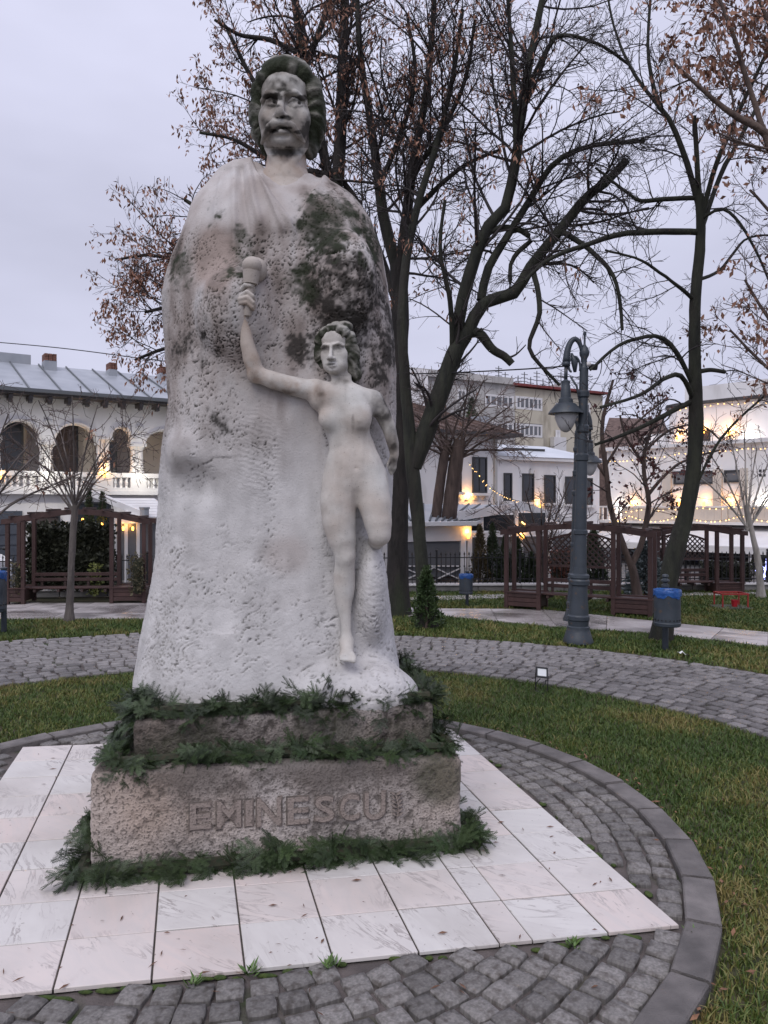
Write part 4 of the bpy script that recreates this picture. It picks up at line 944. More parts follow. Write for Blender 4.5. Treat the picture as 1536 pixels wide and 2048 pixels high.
fig = np_mesh('torch_bearer', V+Nn*(.0011*n3)[:, None], quads=Q, mat=M_carved, smooth=True, parent=monument, attrs={'dark': np.clip(dark, 0, .9), 'moss': np.zeros(len(V)), 'warm': warm})
del vol
vol = Vol(P(600, 780, YW+.1)+np.array([-.02, -.3, 0]), P(745, 630, YW)+np.array([.02, .22, 0]), .0046)
hair(vol, TH, RH, HSW, [((0, 36, -28), (64, 62, 62)), ((-52, 34, 6), (24, 40, 28)), ((-64, -4, -2), (22, 44, 28)), ((-60, -40, -12), (18, 28, 24)), ((-44, 4, -16), (22, 60, 40)), ((48, -4, -14), (26, 70, 44)), ((52, -58, -22), (28, 48, 34)), ((-46, -30, -30), (26, 50, 34)), ((0, 74, 14), (42, 24, 34)), ((-32, 60, 22), (22, 22, 24)), ((34, 62, 20), (28, 24, 28)), ((20, 84, -10), (44, 24, 40)),
    ((60, 30, -6), (20, 34, 30)), ((-56, 26, -8), (16, 32, 28)), ((66, -20, -14), (18, 36, 28)), ((62, -86, -26), (24, 26, 26)), ((-58, -14, -18), (20, 30, 26))], 8)
V, Q = vol.mesh(); Nn = vnormals(V, Q); u, v = pix(V); dd = V-P(672, 702, YW); ang = np.arctan2(dd[:, 0], dd[:, 2]); rad = np.hypot(dd[:, 0], dd[:, 2]); wave = vnoise(np.stack([ang*5.5+1.1*vnoise(V*14), rad*16, V[:, 1]*14], 1))+.6*vnoise(np.stack([ang*11+1.2*vnoise(V*14), rad*24, V[:, 1]*24], 1)+9)
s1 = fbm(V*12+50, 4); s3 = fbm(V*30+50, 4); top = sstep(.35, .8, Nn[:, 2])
np_mesh('hair', V+Nn*(.0055*wave+.003*fbm(V*25, 3))[:, None], quads=Q, mat=M_hair, smooth=True, parent=fig, attrs={'dark': np.clip(.60+.8*s3-.7*wave-.75*top, 0, .95), 'moss': np.clip(.62+.7*s1-.5*wave-.9*top, 0, .9), 'warm': np.clip(.4+s1, 0, 1)})  # hollows between the locks painted darker as shade, along with lichen
# torch
b = MB(); a = W_(495, 632, 40); c = W_(501, 568, 42); dv = c-a; zz = Vector(dv).to_track_quat('Z', 'Y').to_matrix(); ln = np.linalg.norm(dv)
b.lathe(a, [(6.6*SW, 0), (7.4*SW, .004), (7.4*SW, ln*.9), (9*SW, ln*.93), (9*SW, ln), (14*SW, ln), (17.2*SW, ln+24*SW), (17.4*SW, ln+25*SW), (14*SW, ln+25.5*SW)], 24, R=np.array(zz))
torch = b.build('torch', M_carved, monument, auto=35)
top_ = W_(503, 540, 44)
b = MB(); b.ball(W_(504, 531, 42), (19*SW, 19*SW, 17*SW), 20, 12); b.ball(W_(514, 540, 22), (20*SW, 22*SW, 24*SW), 18, 10); b.build('torch_flame', M_carved, torch, smooth=True)
for o in (torch, torch.children[0]):
    for k, x in (('dark', .10), ('moss', 0), ('warm', .55)):
        at = o.data.attributes.new(k, 'FLOAT', 'POINT'); at.data.foreach_set('value', [x]*len(o.data.vertices))
# ================================================================== BUILDINGS
M_white = mat('white_render', (.82, .80, .80), (.76, .745, .745), .85, 1.2, bump=.15, bscale=30, c3=(.50, .475, .46), s3=1.3, t3=(.52, .78), stretch=(1, 1, .35))
M_white2 = mat('white_trim', (.70, .69, .69), (.64, .62, .62), .7, 2)
M_cream = mat('cream_wall', (.62, .55, .48), (.55, .49, .43), .85, 2)
M_glass = mat('dark_glass', (.018, .022, .028), (.035, .040, .05), .12, .8, spec=.6)
M_blind = mat('brown_blind', (.045, .034, .032), (.07, .05, .046), .6, 1)
M_glassg = mat('grey_glass', (.10, .105, .115), (.17, .17, .18), .15, 1.0, spec=.6)
M_frame = mat('dark_frame', (.035, .037, .042), rough=.5)
M_zinc = mat('zinc_roof', (.30, .32, .35), (.38, .40, .43), .45, 1.5, metal=.2, spec=.5)
M_zincw = mat('wet_pale_roof', (.50, .53, .57), (.62, .64, .68), .4, 1.2)
M_seam = mat('roof_seam', (.12, .13, .14), rough=.5)
M_eave = mat('eave_wood', (.045, .042, .045), (.075, .070, .072), .8, 6)
M_brick = mat('brick', (.15, .07, .052), (.21, .10, .075), .9, 14, bump=.4, rnd=.2)
M_tile = mat('brown_tile_roof', (.085, .055, .046), (.15, .10, .085), .85, 7, bump=.6, bscale=25)
M_grey = mat('grey_panel', (.40, .39, .38), (.50, .48, .46), .9, .8, bump=.2, c3=(.29, .28, .27), s3=1.1, t3=(.52, .72), stretch=(1, 1, .4))
M_yel = mat('yellow_render', (.58, .53, .43), (.52, .475, .38), .9, .7, c3=(.30, .26, .20), s3=.9, t3=(.55, .75), stretch=(1, 1, .4))
M_redtrim = mat('red_trim', (.16, .028, .028), (.22, .045, .04), .7, 3)
M_asph = mat('asphalt', (.045, .044, .046), (.065, .062, .063), .6, 3, bump=.4, bscale=60); wet(M_asph, .3)
M_warmlamp = mat('warm_lamp', (.8, .5, .2), emit=(1.0, .42, .06), estr=6)
M_coollamp = mat('cool_lamp', (.9, .9, .85), emit=(1.0, .97, .85), estr=9)
M_bulb = mat('fairy_bulb', (.9, .6, .3), emit=(1.0, .58, .20), estr=3.5)
street = sheet('street', [(-60, 18.6), (60, 18.6), (60, 120), (-60, 120)], -.022, M_asph)
class Plane:
    """a vertical facade: origin A on the ground, direction e, z up; n points towards the viewer"""
    def __init__(s, p0, Y0, p1, Y1):
        s.A = np.array([(p0-768)/F*Y0, Y0]); B = np.array([(p1-768)/F*Y1, Y1]); s.e = (B-s.A)/np.linalg.norm(B-s.A); s.n = np.array([s.e[1], -s.e[0]]); s.rz = math.atan2(s.e[1], s.e[0])
    def at(s, px, py, out=0.0):
        A = s.A+s.n*out; d = np.array([(px-768)/F, 1.]); k, t = np.linalg.solve(np.array([[d[0], -s.e[0]], [d[1], -s.e[1]]]), A); return t, CH-(py-HZ)/F*k
    def s(s_, px, out=0.0): return s_.at(px, HZ, out)[0]
    def w(s, t, out, z): p = s.A+s.e*t+s.n*out; return np.array([p[0], p[1], z])
    def box(s, b, t0, t1, o0, o1, z0, z1, bev=0):
        return b.box(s.w((t0+t1)/2, (o0+o1)/2, (z0+z1)/2), (abs(t1-t0), abs(o1-o0), abs(z1-z0)), R=rotm(0, 0, s.rz), bev=bev)
    def win(s, root, px0, px1, y0, y1, out=0.0, glass=None, fr=.05, sill=True, mull=0, name='window', lab=None):
        """a window: frame proud of the wall, a pane set back, a sill"""
        t0, za = s.at(px0, y0, out); t1, zb = s.at(px1, y1, out); zm = s.at((px0+px1)/2, y0, out)[1]; z1 = zm; z0 = s.at((px0+px1)/2, y1, out)[1]
        f = MB()
        for a, b_, c, d in ((t0, t1, z1-fr, z1), (t0, t1, z0, z0+fr)): s.box(f, a, b_, out-.02, out+.05, c, d)
        for a, b_ in ((t0, t0+fr), (t1-fr, t1)): s.box(f, a, b_, out-.02, out+.05, z0+fr, z1-fr)
        for k in range(mull): m = t0+(t1-t0)*(k+1)/(mull+1); s.box(f, m-fr*.4, m+fr*.4, out-.02, out+.04, z0+fr, z1-fr)
        wn = f.build(name, M_frame if lab is None else lab, root)
        g = MB(); s.box(g, t0+fr, t1-fr, out-.01, out+.015, z0+fr, z1-fr); g.build('pane', glass or M_glass, wn)
        if sill: q = MB(); s.box(q, t0-.08, t1+.08, out, out+.13, z0-.09, z0-.003); q.build('sill', M_white2, wn)
        return wn
    def dark_recess(s): pass
def wall_lamp(name, label, p, n, warm=True, power=14, size=.07, group='lit wall lamps', off=-.03):
    t = thing(name, label, 'lamp', tuple(p), 0, group)
    MB().box(np.array(p)+np.array([-n[0]*.05, -n[1]*.05, 0]), (size*.5, size*.5, size*.6)).build('bracket', M_frame, t)
    MB().lathe(p, [(size*.3, -size), (size*.55, -size*.6), (size*.6, size*.7), (size*.35, size)], 10).build('lamp_glass', M_warmlamp if warm else M_coollamp, t, smooth=True)
    ld = bpy.data.lights.new('lamp_light', 'POINT'); ld.energy = power*(.30 if warm else .22); ld.color = (1.0, .48, .12) if warm else (1, .95, .82); ld.shadow_soft_size = .06
    lo = bpy.data.objects.new('lamp_light', ld); C.objects.link(lo); lo.parent = t; lo.location = (n[0]*off, n[1]*off, size*1.6)
    return t

# ---------------------------------------------------------------- the arcaded house on the left
A1 = Plane(0, 22.0, 330, 24.6)
hs = thing('arcaded_house', 'white two-storey house with a loggia of round arches, paired columns and a grey metal roof', 'house', (*A1.w(3, 0, 0)[:2], 0))
tL, tR = A1.s(-90), A1.s(520)
zE = A1.at(0, 790)[1]; zB = A1.at(150, 981)[1]; zS = A1.at(150, 944)[1]
arch = [(-58, -15, 836, 868), (2, 78, 842, 878), (110, 193, 849, 888), (224, 262, 856, 877), (291, 372, 862, 892), (400, 445, 868, 890), (462, 500, 870, 892)]
b = MB(); TH_ = .34
def arch_geo(a):
    t0, t1 = A1.s(a[0]), A1.s(a[1]); zt = A1.at((a[0]+a[1])/2, a[2])[1]; zs = A1.at((a[0]+a[1])/2, a[3])[1]; return t0, t1, zt, zs
AG = [arch_geo(a) for a in arch]; prev = tL
for t0, t1, zt, zs in AG:
    A1.box(b, prev, t0, -TH_, 0, min(zs+.01, zs), zE); prev = t1         # pier top above the columns
    n_ = 14
    for k in range(n_):
        a0, a1 = math.pi*(1-k/n_), math.pi*(1-(k+1)/n_); c = (t0+t1)/2; r = (t1-t0)/2
        p0 = (c+r*math.cos(a0), zs+(zt-zs)*math.sin(a0)); p1 = (c+r*math.cos(a1), zs+(zt-zs)*math.sin(a1))
        b.prism([A1.w(p0[0], 0, p0[1]), A1.w(p1[0], 0, p1[1]), A1.w(p1[0], 0, zE), A1.w(p0[0], 0, zE)], (-A1.n[0]*TH_, -A1.n[1]*TH_, 0))
A1.box(b, prev, tR, -TH_, 0, AG[-1][3], zE)
b.build('arcade_wall', M_white, hs)
b = MB(); A1.box(b, tL, tR, -1.7, -1.5, zB, zE); A1.box(b, tL, tR, -1.5, -TH_-.004, zE-.12, zE-.02); b.build('loggia_wall', M_cream, hs)
# archivolt rings, columns, capitals
for (t0, t1, zt, zs), a in zip(AG, arch):
    m = MB(); c = (t0+t1)/2; r = (t1-t0)/2; pts = [A1.w(c+(r+.05)*math.cos(x), .03, zs+(zt-zs+.05)*math.sin(x)) for x in np.linspace(math.pi, 0, 15)]; m.tube(pts, .045, 6); m.build('archivolt', M_white2, hs)
bounds = [tL]+[x for g in AG for x in g[:2]]+[tR]
for i in range(0, len(bounds), 2):
    t0, t1 = bounds[i], bounds[i+1]; zs = AG[min(i//2, len(AG)-1)][3] if i else AG[0][3]
    w_ = t1-t0; cols = [(t0+t1)/2] if w_ < .3 else [t0+.14, t1-.14]
    if w_ > 1.2: cols = [t0+.14]
    for t in cols:
        m = MB(); p = A1.w(t, -.17, 0); h = zs-zS
        m.lathe((p[0], p[1], zS), [(.15, 0), (.15, .06), (.115, .10), (.12, .2), (.10, h-.2), (.11, h-.14), (.16, h-.06), (.16, h-.003)], 14); m.build('column', M_white2, hs, auto=40)
    m = MB(); A1.box(m, t0-.03, t1+.03, -TH_-.03, .035, zs-.055, zs+.04); m.build('capital_block', M_white2, hs)
# dark glazing in the arches
for i, (g, a) in enumerate(zip(AG, arch)):
    t0, t1, zt, zs = g; mm = [M_glass, M_glass, M_blind, M_glass, M_cream, M_glass, M_glass][i]
    if i == 3: z1 = A1.at(243, 886)[1]
    else: z1 = zt
    if i == 4: continue
    off = (t1-t0)*.17
    f = MB(); A1.box(f, t0-off*.2, t1-off*1.5, -1.16, -1.10, zS, z1+.1); wn = f.build('window', M_frame, hs)
    q = MB(); A1.box(q, t0-off*.2+.07, t1-off*1.5-.07, -1.097, -1.08, zS+.08, z1+.04); q.build('pane', mm, wn)
# balustrade
b = MB(); A1.box(b, tL, tR, -.30, .06, zB, zB+.10); A1.box(b, tL, tR, -.26, .05, zS-.14, zS); A1.box(b, tL, tR, -.2, -.12, zB+.10, zS-.14); b.build('balustrade', M_white2, hs)
bal = MB().lathe((0, 0, 0), [(.045, 0), (.03, .04), (.055, .14), (.03, .26), (.045, .30)], 8).mesh('baluster', M_white2)
for i, (t0, t1, zt, zs) in enumerate(AG):
    for k in range(int((t1-t0)/.17)):
        p = A1.w(t0+.1+k*.17, -.02, zB+.10); q = WM[hs].inverted() @ Vector(p); inst('baluster', bal, hs, q, sc=(1, 1, (zS-.14-zB-.10)/.30))
for i in range(0, len(bounds), 2):
    m = MB(); t0, t1 = bounds[i], bounds[i+1]; A1.box(m, max(t0, t1-.9)-.02, t1+.02, -.28, .055, zB+.10, zS-.14); m.build('pedestal_panel', M_white2, hs)
# medallions
for px, py in ((95, 846), (279, 857)):
    t, z = A1.at(px, py); m = MB(); p = A1.w(t, .0, z); m.lathe(p, [(.13, -.02), (.13, .03), (.09, .05), (.05, .03)], 14, R=np.array(Vector((*A1.n, 0)).to_track_quat('Z', 'Y').to_matrix())); m.build('medallion', M_white2, hs, smooth=True)
# ground floor
b = MB(); A1.box(b, tL, tR, -.5, -.2, 0, zB-.12); b.build('ground_floor_wall', M_white, hs); b = MB(); A1.box(b, tL, tR, -.5, .08, zB-.12, zB-.002); b.build('cornice', M_white2, hs)
f = MB(); A1.box(f, A1.s(-40), A1.s(46), -.2, -.12, 0, A1.at(20, 1022)[1]); gd = f.build('garage_door', mat('blue_grey_door', (.055, .065, .085), (.08, .09, .11), .5, 3), hs)
for k in range(5):
    q = MB(); z = .25+k*.3; A1.box(q, A1.s(-38), A1.s(44), -.12, -.10, z, z+.22); q.build('door_panel', gd.data.materials[0], gd)
A1.win(hs, 62, 120, 1030, 1080, -.16, M_blind); A1.win(hs, 150, 222, 1004, 1080, -.16, M_glass)
# eaves, brackets and the seamed roof
b = MB(); A1.box(b, tL-.2, tR, -.35, .62, zE, zE+.07); b.build('soffit', M_eave, hs)
b = MB(); A1.box(b, tL-.2, tR, .56, .70, zE+.072, zE+.17); b.build('gutter', M_seam, hs)
brk = MB(); brk.box((0, 0, 0), (.11, .55, .13)).box((0, -.12, -.10), (.09, .24, .10)); bm_ = brk.mesh('bracket', M_eave)
for k in range(26):
    t = tL+.3+k*.52
    if t > tR-.2: break
    p = WM[hs].inverted() @ Vector(A1.w(t, .30, zE-.07)); inst('bracket', bm_, hs, p, A1.rz)
def ridge_pt(px, py, back): return A1.at(px, py, -back)
BK = 3.4; zR = ridge_pt(150, 737, BK)[1]
b = MB(); b.prism([A1.w(tL-.2, .66, zE+.12), A1.w(tR, .66, zE+.12), A1.w(tR, -BK, zR), A1.w(tL-.2, -BK, zR)], (0, 0, -.06)); roof = b.build('roof', M_zinc, hs)
b = MB(); b.prism([A1.w(tL-.2, -BK-.01, zR), A1.w(tR, -BK-.01, zR), A1.w(tR, -BK*2, zE), A1.w(tL-.2, -BK*2, zE)], (0, 0, -.06)); b.build('rear_roof', M_zinc, hs)
for k in range(16):
    t = tL+.1+k*.86
    if t < tR-.1: b = MB(); b.bar(A1.w(t, .64, zE+.15), A1.w(t, -BK, zR+.03), .035, .05); b.build('roof_seam', M_seam, roof)
b = MB(); A1.box(b, tL-.2, A1.s(62, -BK), -BK-.35, -BK-.02, zR-.2, zR+.32); b.build('ridge_parapet', M_zinc, hs)
for px0, px1, y0, y1 in ((86, 111, 709, 752), (215, 231, 727, 765), (317, 334, 735, 775)):
    t0, t1 = A1.s(px0, -BK+.5), A1.s(px1, -BK+.5); z1 = A1.at(px0, y0, -BK+.5)[1]; b = MB(); A1.box(b, t0, t1, -BK+.25, -BK+.75, zR-.6, z1-.22); ch = b.build('chimney', M_zinc, roof)
    for r in range(4):
        for c_ in range(3): q = MB(); w3 = (t1-t0)/3; A1.box(q, t0+c_*w3+.008, t0+(c_+1)*w3-.008, -BK+.24, -BK+.76, z1-.22+r*.058+.004, z1-.22+(r+1)*.058-.004); q.build('brick', M_brick, ch)
wall_lamp('wall_lamp', 'amber uplight between the columns beside the wide brown-shaded arch', A1.w(A1.s(207), .12, A1.at(207, 950)[1]), A1.n, True, 60)
wall_lamp('wall_lamp', 'white lamp at the paired columns by the cream arch nearest the stone block', A1.w(A1.s(276), .14, A1.at(276, 953)[1]), A1.n, False, 140, off=.7)
wall_lamp('wall_lamp', 'white lamp at the columns behind the young grey-trunked tree', A1.w(A1.s(91), .14, A1.at(91, 949)[1]), A1.n, False, 140, off=.7)
wall_lamp('wall_lamp', 'amber lamp on the parapet at the extreme left edge', A1.w(A1.s(-2), .12, A1.at(-2, 955)[1]), A1.n, True, 16)
# glazed pavilion in front of it
PV = Plane(228, 19.6, 345, 20.6)
pv = thing('glass_pavilion', 'white framed glass pavilion with slatted awning roof, beside the arcaded house', 'pavilion', (*PV.w(.8, 0, 0)[:2], 0))
t0, t1 = PV.s(232), PV.s(352); zt = PV.at(290, 1046)[1]; zt2 = PV.at(290, 1000, -1.5)[1]
b = MB(); 
for px in (236, 252, 276, 300, 345): t = PV.s(px); PV.box(b, t-.04, t+.04, -.06, .02, 0, zt)
PV.box(b, t0-.05, t1, -.08, .05, zt, zt+.14); b.build('frame', M_white2, pv)
for a, c in ((236, 252), (252, 276), (276, 300), (300, 345)): q = MB(); PV.box(q, PV.s(a)+.045, PV.s(c)-.045, -.03, -.01, .06, zt-.01); q.build('pane', M_glassg, pv)
for k in range(7):
    f0, f1 = k/7, (k+1)/7; z0 = zt+.16+(zt2-zt-.1)*f0; z1 = zt+.16+(zt2-zt-.1)*f1
    q = MB(); q.prism([PV.w(PV.s(262), .15-1.6*f0, z0), PV.w(t1, .15-1.6*f0, z0), PV.w(t1, .15-1.6*f1, z1-.012), PV.w(PV.s(262), .15-1.6*f1, z1-.012)], (0, 0, -.03)); q.build('awning_slat', M_white2, pv)
b = MB(); b.bar(PV.w(PV.s(228), -1.8, PV.at(228, 985, -1.8)[1]), PV.w(PV.s(286), .2, zt+.2), .12, .16); b.build('sloping_beam', M_white2, pv)
b = MB(); b.lathe(PV.w(PV.s(284), .16, zt+.16), [(.12, 0), (.12, .2), (.14, .22), (.14, .26)], 10); b.build('roof_vent', M_zinc, pv, auto=30)
for px in (243, 262): wall_lamp('wall_lamp', 'small amber bulb under the pavilion beam, '+('by the corner post' if px == 243 else 'nearer the slatted awning'), PV.w(PV.s(px), .12, PV.at(px, 1057)[1]), PV.n, True, 6, .05)
wall_lamp('wall_lamp', 'small amber bulb hanging over the arch of the leftmost bower', PV.w(PV.s(160), .2, PV.at(160, 1040)[1]), PV.n, True, 2, .045)
wall_lamp('wall_lamp', 'second amber bulb over the arch of the leftmost bower, nearer the pavilion', PV.w(PV.s(199), .2, PV.at(199, 1046)[1]), PV.n, True, 2, .045)

# ---------------------------------------------------------------- the white townhouse with its conservatory
B1 = Plane(820, 23.6, 990, 25.2)
th = thing('white_townhouse', 'white house with tall dark windows, hipped roof and low wing, behind the conservatory', 'house', (*B1.w(2, 0, 0)[:2], 0))
t0, t1 = B1.s(690), B1.s(990); ze = B1.at(950, 872)[1]
b = MB(); B1.box(b, t0, t1, -5, 0, 0, ze); b.build('wall', M_white, th)
b = MB(); B1.box(b, t0-.3, t1+.75, -5.3, .55, ze, ze+.10); b.build('eave', M_eave, th)
zr = B1.at(880, 808, -2.6)[1]
b = MB(); r0, r1 = B1.w(t0+.3, -2.5, zr), B1.w(t1-2.0, -2.5, zr); c_ = [B1.w(t0-.3, .55, ze+.1), B1.w(t1+.75, .55, ze+.1), B1.w(t1+.75, -5.3, ze+.1), B1.w(t0-.3, -5.3, ze+.1)]
b.add(c_+[r0, r1], [(0, 1, 5, 4), (1, 2, 5), (2, 3, 4, 5), (3, 0, 4), (3, 2, 1, 0)]); hr = b.build('roof', M_tile, th)
for k in range(12):
    f = (k+.5)/12; a_ = c_[0]*(1-f)+c_[1]*f; d_ = r0*(1-f)+r1*f; q = MB(); q.bar(a_+[0, 0, .02], d_+[0, 0, .02], .05, .06); q.build('roof_seam', M_tile, hr)
b = MB(); p = B1.w(B1.s(960, -1.5), -1.5, ze+.6); b.box(p, (.5, .4, .5), rotm(0, 0, B1.rz)); b.build('dormer_box', M_zinc, hr)
for a in ((908, 922, 917, 984), (944, 973, 914, 986)): B1.win(th, *a, .0, M_glass, .045, mull=1)
for px in (917, 934, 951, 968):
    t, z = B1.at(px, 997); m = MB(); p = B1.w(t, .005, z); m.prism([p+np.array([*(-B1.e*.10), -.05]), p+np.array([*(B1.e*.10), -.05]), p+np.array([*(B1.e*.03), .02]), p+np.array([0, 0, .07]), p+np.array([*(-B1.e*.03), .02])], (B1.n[0]*.04, B1.n[1]*.04, 0)); m.build('plaster_ornament', M_grey, th)
b = MB(); B1.box(b, t1-.07, t1+.03, .0, .09, 0, ze-.01); b.build('downpipe', M_grey, th)
# right wing
t2 = B1.s(1205); zw = B1.at(1060, 921)[1]
b = MB(); B1.box(b, t1+.01, t2, -4, -.15, 0, zw); b.build('wing_wall', M_white, th)
b = MB(); B1.box(b, t1+.04, t2+.1, -4.1, .02, zw, zw+.12); b.build('wing_cornice', M_white2, th)
b = MB(); zk = B1.at(1045, 890, -1.8)[1]; c_ = [B1.w(t1+.05, .05, zw+.12), B1.w(t2+.1, .05, zw+.12), B1.w(t2+.1, -4.1, zw+.12), B1.w(t1+.05, -4.1, zw+.12)]; r0, r1 = B1.w(t1+.1, -2, zk), B1.w(B1.s(1090, -2), -2, zk)
b.add(c_+[r0, r1], [(0, 1, 5, 4), (1, 2, 5), (2, 3, 4, 5), (3, 0, 4), (3, 2, 1, 0)]); b.build('wing_roof', M_zincw, th)
b = MB(); B1.box(b, B1.s(1012, -1), B1.s(1090, -1), -1.15, -1.0, zw+.42, zw+.50); b.build('snow_guard', M_frame, th)
for a in ((1007, 1023, 946, 1002), (1044, 1067, 947, 1004), (1088, 1110, 950, 1006), (1130, 1150, 953, 1008), (1166, 1184, 956, 1010)): B1.win(th, *a, -.15, M_glass, .045)
# conservatory
CV = Plane(815, 19.8, 1010, 20.8)
cv = thing('conservatory', 'glass-walled conservatory with a pale seamed metal roof before the white townhouse', 'conservatory', (*CV.w(1, 0, 0)[:2], 0))
t0 = CV.s(770); tc = CV.s(941); t3 = CV.s(1130); zg = CV.at(900, 1050)[1]; zq = CV.at(900, 1010, -2.2)[1]
b = MB(); b.prism([CV.w(t0, .25, zg+.12), CV.w(tc, .25, zg+.06), CV.w(CV.s(1036, -2.2), -2.2, zq), CV.w(t0, -2.2, zq+.05)], (0, 0, -.07)); cr = b.build('roof', M_zincw, cv)
for k in range(14):
    f = (k+.5)/14; a_ = CV.w(t0+(tc-t0)*f, .25, zg+.14-.06*f); d_ = CV.w(t0+(CV.s(1036, -2.2)-t0)*f, -2.2, zq+.05-.05*f); q = MB(); q.bar(a_+[0, 0, .01], d_+[0, 0, .012], .04, .05); q.build('roof_seam', M_seam, cr)
b = MB(); CV.box(b, t0, tc+.03, .20, .32, zg-.02, zg+.10, .01); b.build('gutter', M_white2, cv)
b = MB(); CV.box(b, t0, tc, -.03, .06, zg-.42, zg-.02); CV.box(b, t0, t3, -.02, .05, CV.at(900, 1066)[1]-.10, CV.at(900, 1066)[1])
for px in (800, 924, 938, 968, 1040, 1100): t = CV.s(px); CV.box(b, t-.06, t+.06, -.06, .065, 0, CV.at(900, 1066)[1]+.001)
b.build('frame', M_white2, cv)
b = MB(); b.bar(CV.w(CV.s(914), .1, CV.at(914, 1032)[1]), CV.w(CV.s(1044, -.6), -.5, CV.at(1044, 1012, -.5)[1]), .1, .24); b.bar(CV.w(CV.s(1044, -.6), -.5, CV.at(1044, 1012, -.5)[1]), CV.w(CV.s(1160), -.4, CV.at(1160, 1045, -.4)[1]), .1, .2); b.build('gable_beam', M_white2, cv)
for px in (968, 1038): b = MB(); t = CV.s(px); CV.box(b, t-.05, t+.05, -.25, -.12, CV.at(px, 1062)[1], CV.at(px, 1022 if px == 968 else 1018)[1]); b.build('gable_post', M_white2, cv)
for a, c, ya in ((944, 966, 1036), (971, 1035, 1030), (1041, 1098, 1026)):
    q = MB(); CV.box(q, CV.s(a), CV.s(c), -.22, -.18, CV.at(a, 1062)[1], CV.at(a, ya)[1]); q.build('gable_pane', M_glass, cv)
for a, c in ((770, 800), (800, 924), (938, 968), (968, 1040), (1040, 1100), (1100, 1150)):
    q = MB(); CV.box(q, CV.s(a)+.07, CV.s(c)-.07, -.03, -.01, .12, CV.at(900, 1067)[1]-.11); q.build('pane', M_glassg, cv)
for a, c in ((806, 866), (868, 922)):
    q = MB(); q.bar(CV.w(CV.s(a), .02, CV.at(a, 1135)[1]), CV.w(CV.s(c), .02, CV.at(c, 1160)[1]), .02, .03); q.bar(CV.w(CV.s(c), .045, CV.at(c, 1135)[1]), CV.w(CV.s(a), .045, CV.at(a, 1160)[1]), .02, .03); q.bar(CV.w(CV.s(a), .03, CV.at(a, 1132)[1]), CV.w(CV.s(c), .03, CV.at(c, 1132)[1]), .03, .03); q.build('cross_brace', M_white2, cv)
wall_lamp('wall_lamp', 'amber lamp on the white post left of the thujas', CV.w(CV.s(932), .14, CV.at(932, 1071)[1]), CV.n, True, 16)
wall_lamp('wall_lamp', 'amber lamp on the conservatory post above the middle bower planter', CV.w(CV.s(1040), .14, CV.at(1040, 1073)[1]), CV.n, True, 14)
wall_lamp('wall_lamp', 'amber uplight on the townhouse wall between its two tall windows', B1.w(B1.s(934), .16, B1.at(934, 1000)[1]), B1.n, True, 38)
wall_lamp('wall_lamp', 'amber uplight low on the white wing, above the gable beam', B1.w(B1.s(1078), .06, B1.at(1078, 1012)[1]), B1.n, True, 24)

# ---------------------------------------------------------------- the block of flats far behind
D1 = Plane(826, 55, 1205, 64.5)
fl = thing('apartment_block', 'weathered grey and yellow block of flats with red roof edge and roof antennas', 'apartment block', (*D1.w(8, 0, 0)[:2], 0))
t0, ta, t1 = D1.s(800), D1.s(1030), D1.s(1207); zt = D1.at(1000, 768)[1]
b = MB(); D1.box(b, t0, ta, -9, 0, 0, zt); b.build('grey_wall', M_grey, fl); b = MB(); D1.box(b, ta+.01, t1, -9, -.1, 0, zt-.1); b.build('yellow_wall', M_yel, fl)
b = MB(); D1.box(b, t0-.2, ta-.4, -9.2, .3, zt, zt+.5); b.build('parapet', M_grey, fl); b = MB(); D1.box(b, ta-.38, t1+.25, -9.2, .35, zt-.02, zt+.16); b.build('red_roof_edge', M_redtrim, fl)
b = MB(); D1.box(b, D1.s(800), D1.s(842), .01, .9, 0, zt+.3); b.build('stair_tower', M_white, fl)
def floor_(dz):
    for a, m1 in (((969, 1027, 790, 815), 4), ((1031, 1084, 794, 820), 5)):
        D1.win(fl, a[0], a[1], a[2]+dz, a[3]+dz, .9, M_glassg, .16, False, m1, 'balcony_glazing', M_white2)
    for a, mm in (((966, 1029, 815, 842), M_grey), ((1030, 1086, 820, 845), M_yel)):
        q = MB(); s0, zz1 = D1.at(a[0], a[2]+dz, .9); s1 = D1.s(a[1], .9); zz0 = D1.at(a[0], a[3]+dz, .9)[1]; D1.box(q, s0, s1, .01, .95, zz0, zz1); q.build('balcony', mm, fl)
    for a in ((914, 932, 779, 804), (1111, 1120, 806, 826), (1166, 1180, 806, 826), (880, 896, 776, 800)): D1.win(fl, a[0], a[1], a[2]+dz, a[3]+dz, .02, M_glassg, .14, False, 1, 'window', M_white2)
for dz in (0, 54, 108): floor_(dz)
b = MB(); D1.box(b, D1.s(1100), D1.s(1124), .02, .5, D1.at(1110, 905)[1], D1.at(1110, 875)[1]); b.build('air_conditioner', M_white2, fl)
an = MB()
for k in range(11):
    t = D1.s(1046)+k*.34*2; h = random.uniform(.8, 1.9); an.bar(D1.w(t, -3, zt), D1.w(t, -3, zt+h+.4), .07)
    for j in range(3): an.bar(D1.w(t-.35, -3, zt+h-j*.3+.2), D1.w(t+.35, -3, zt+h-j*.3+.2), .05)
an.build('antenna_rack', M_seam, fl)
for px in (1150, 1168): q = MB(); D1.box(q, D1.s(px), D1.s(px+9), -3, -2.2, zt, zt+.9); q.build('chimney', M_grey, fl)

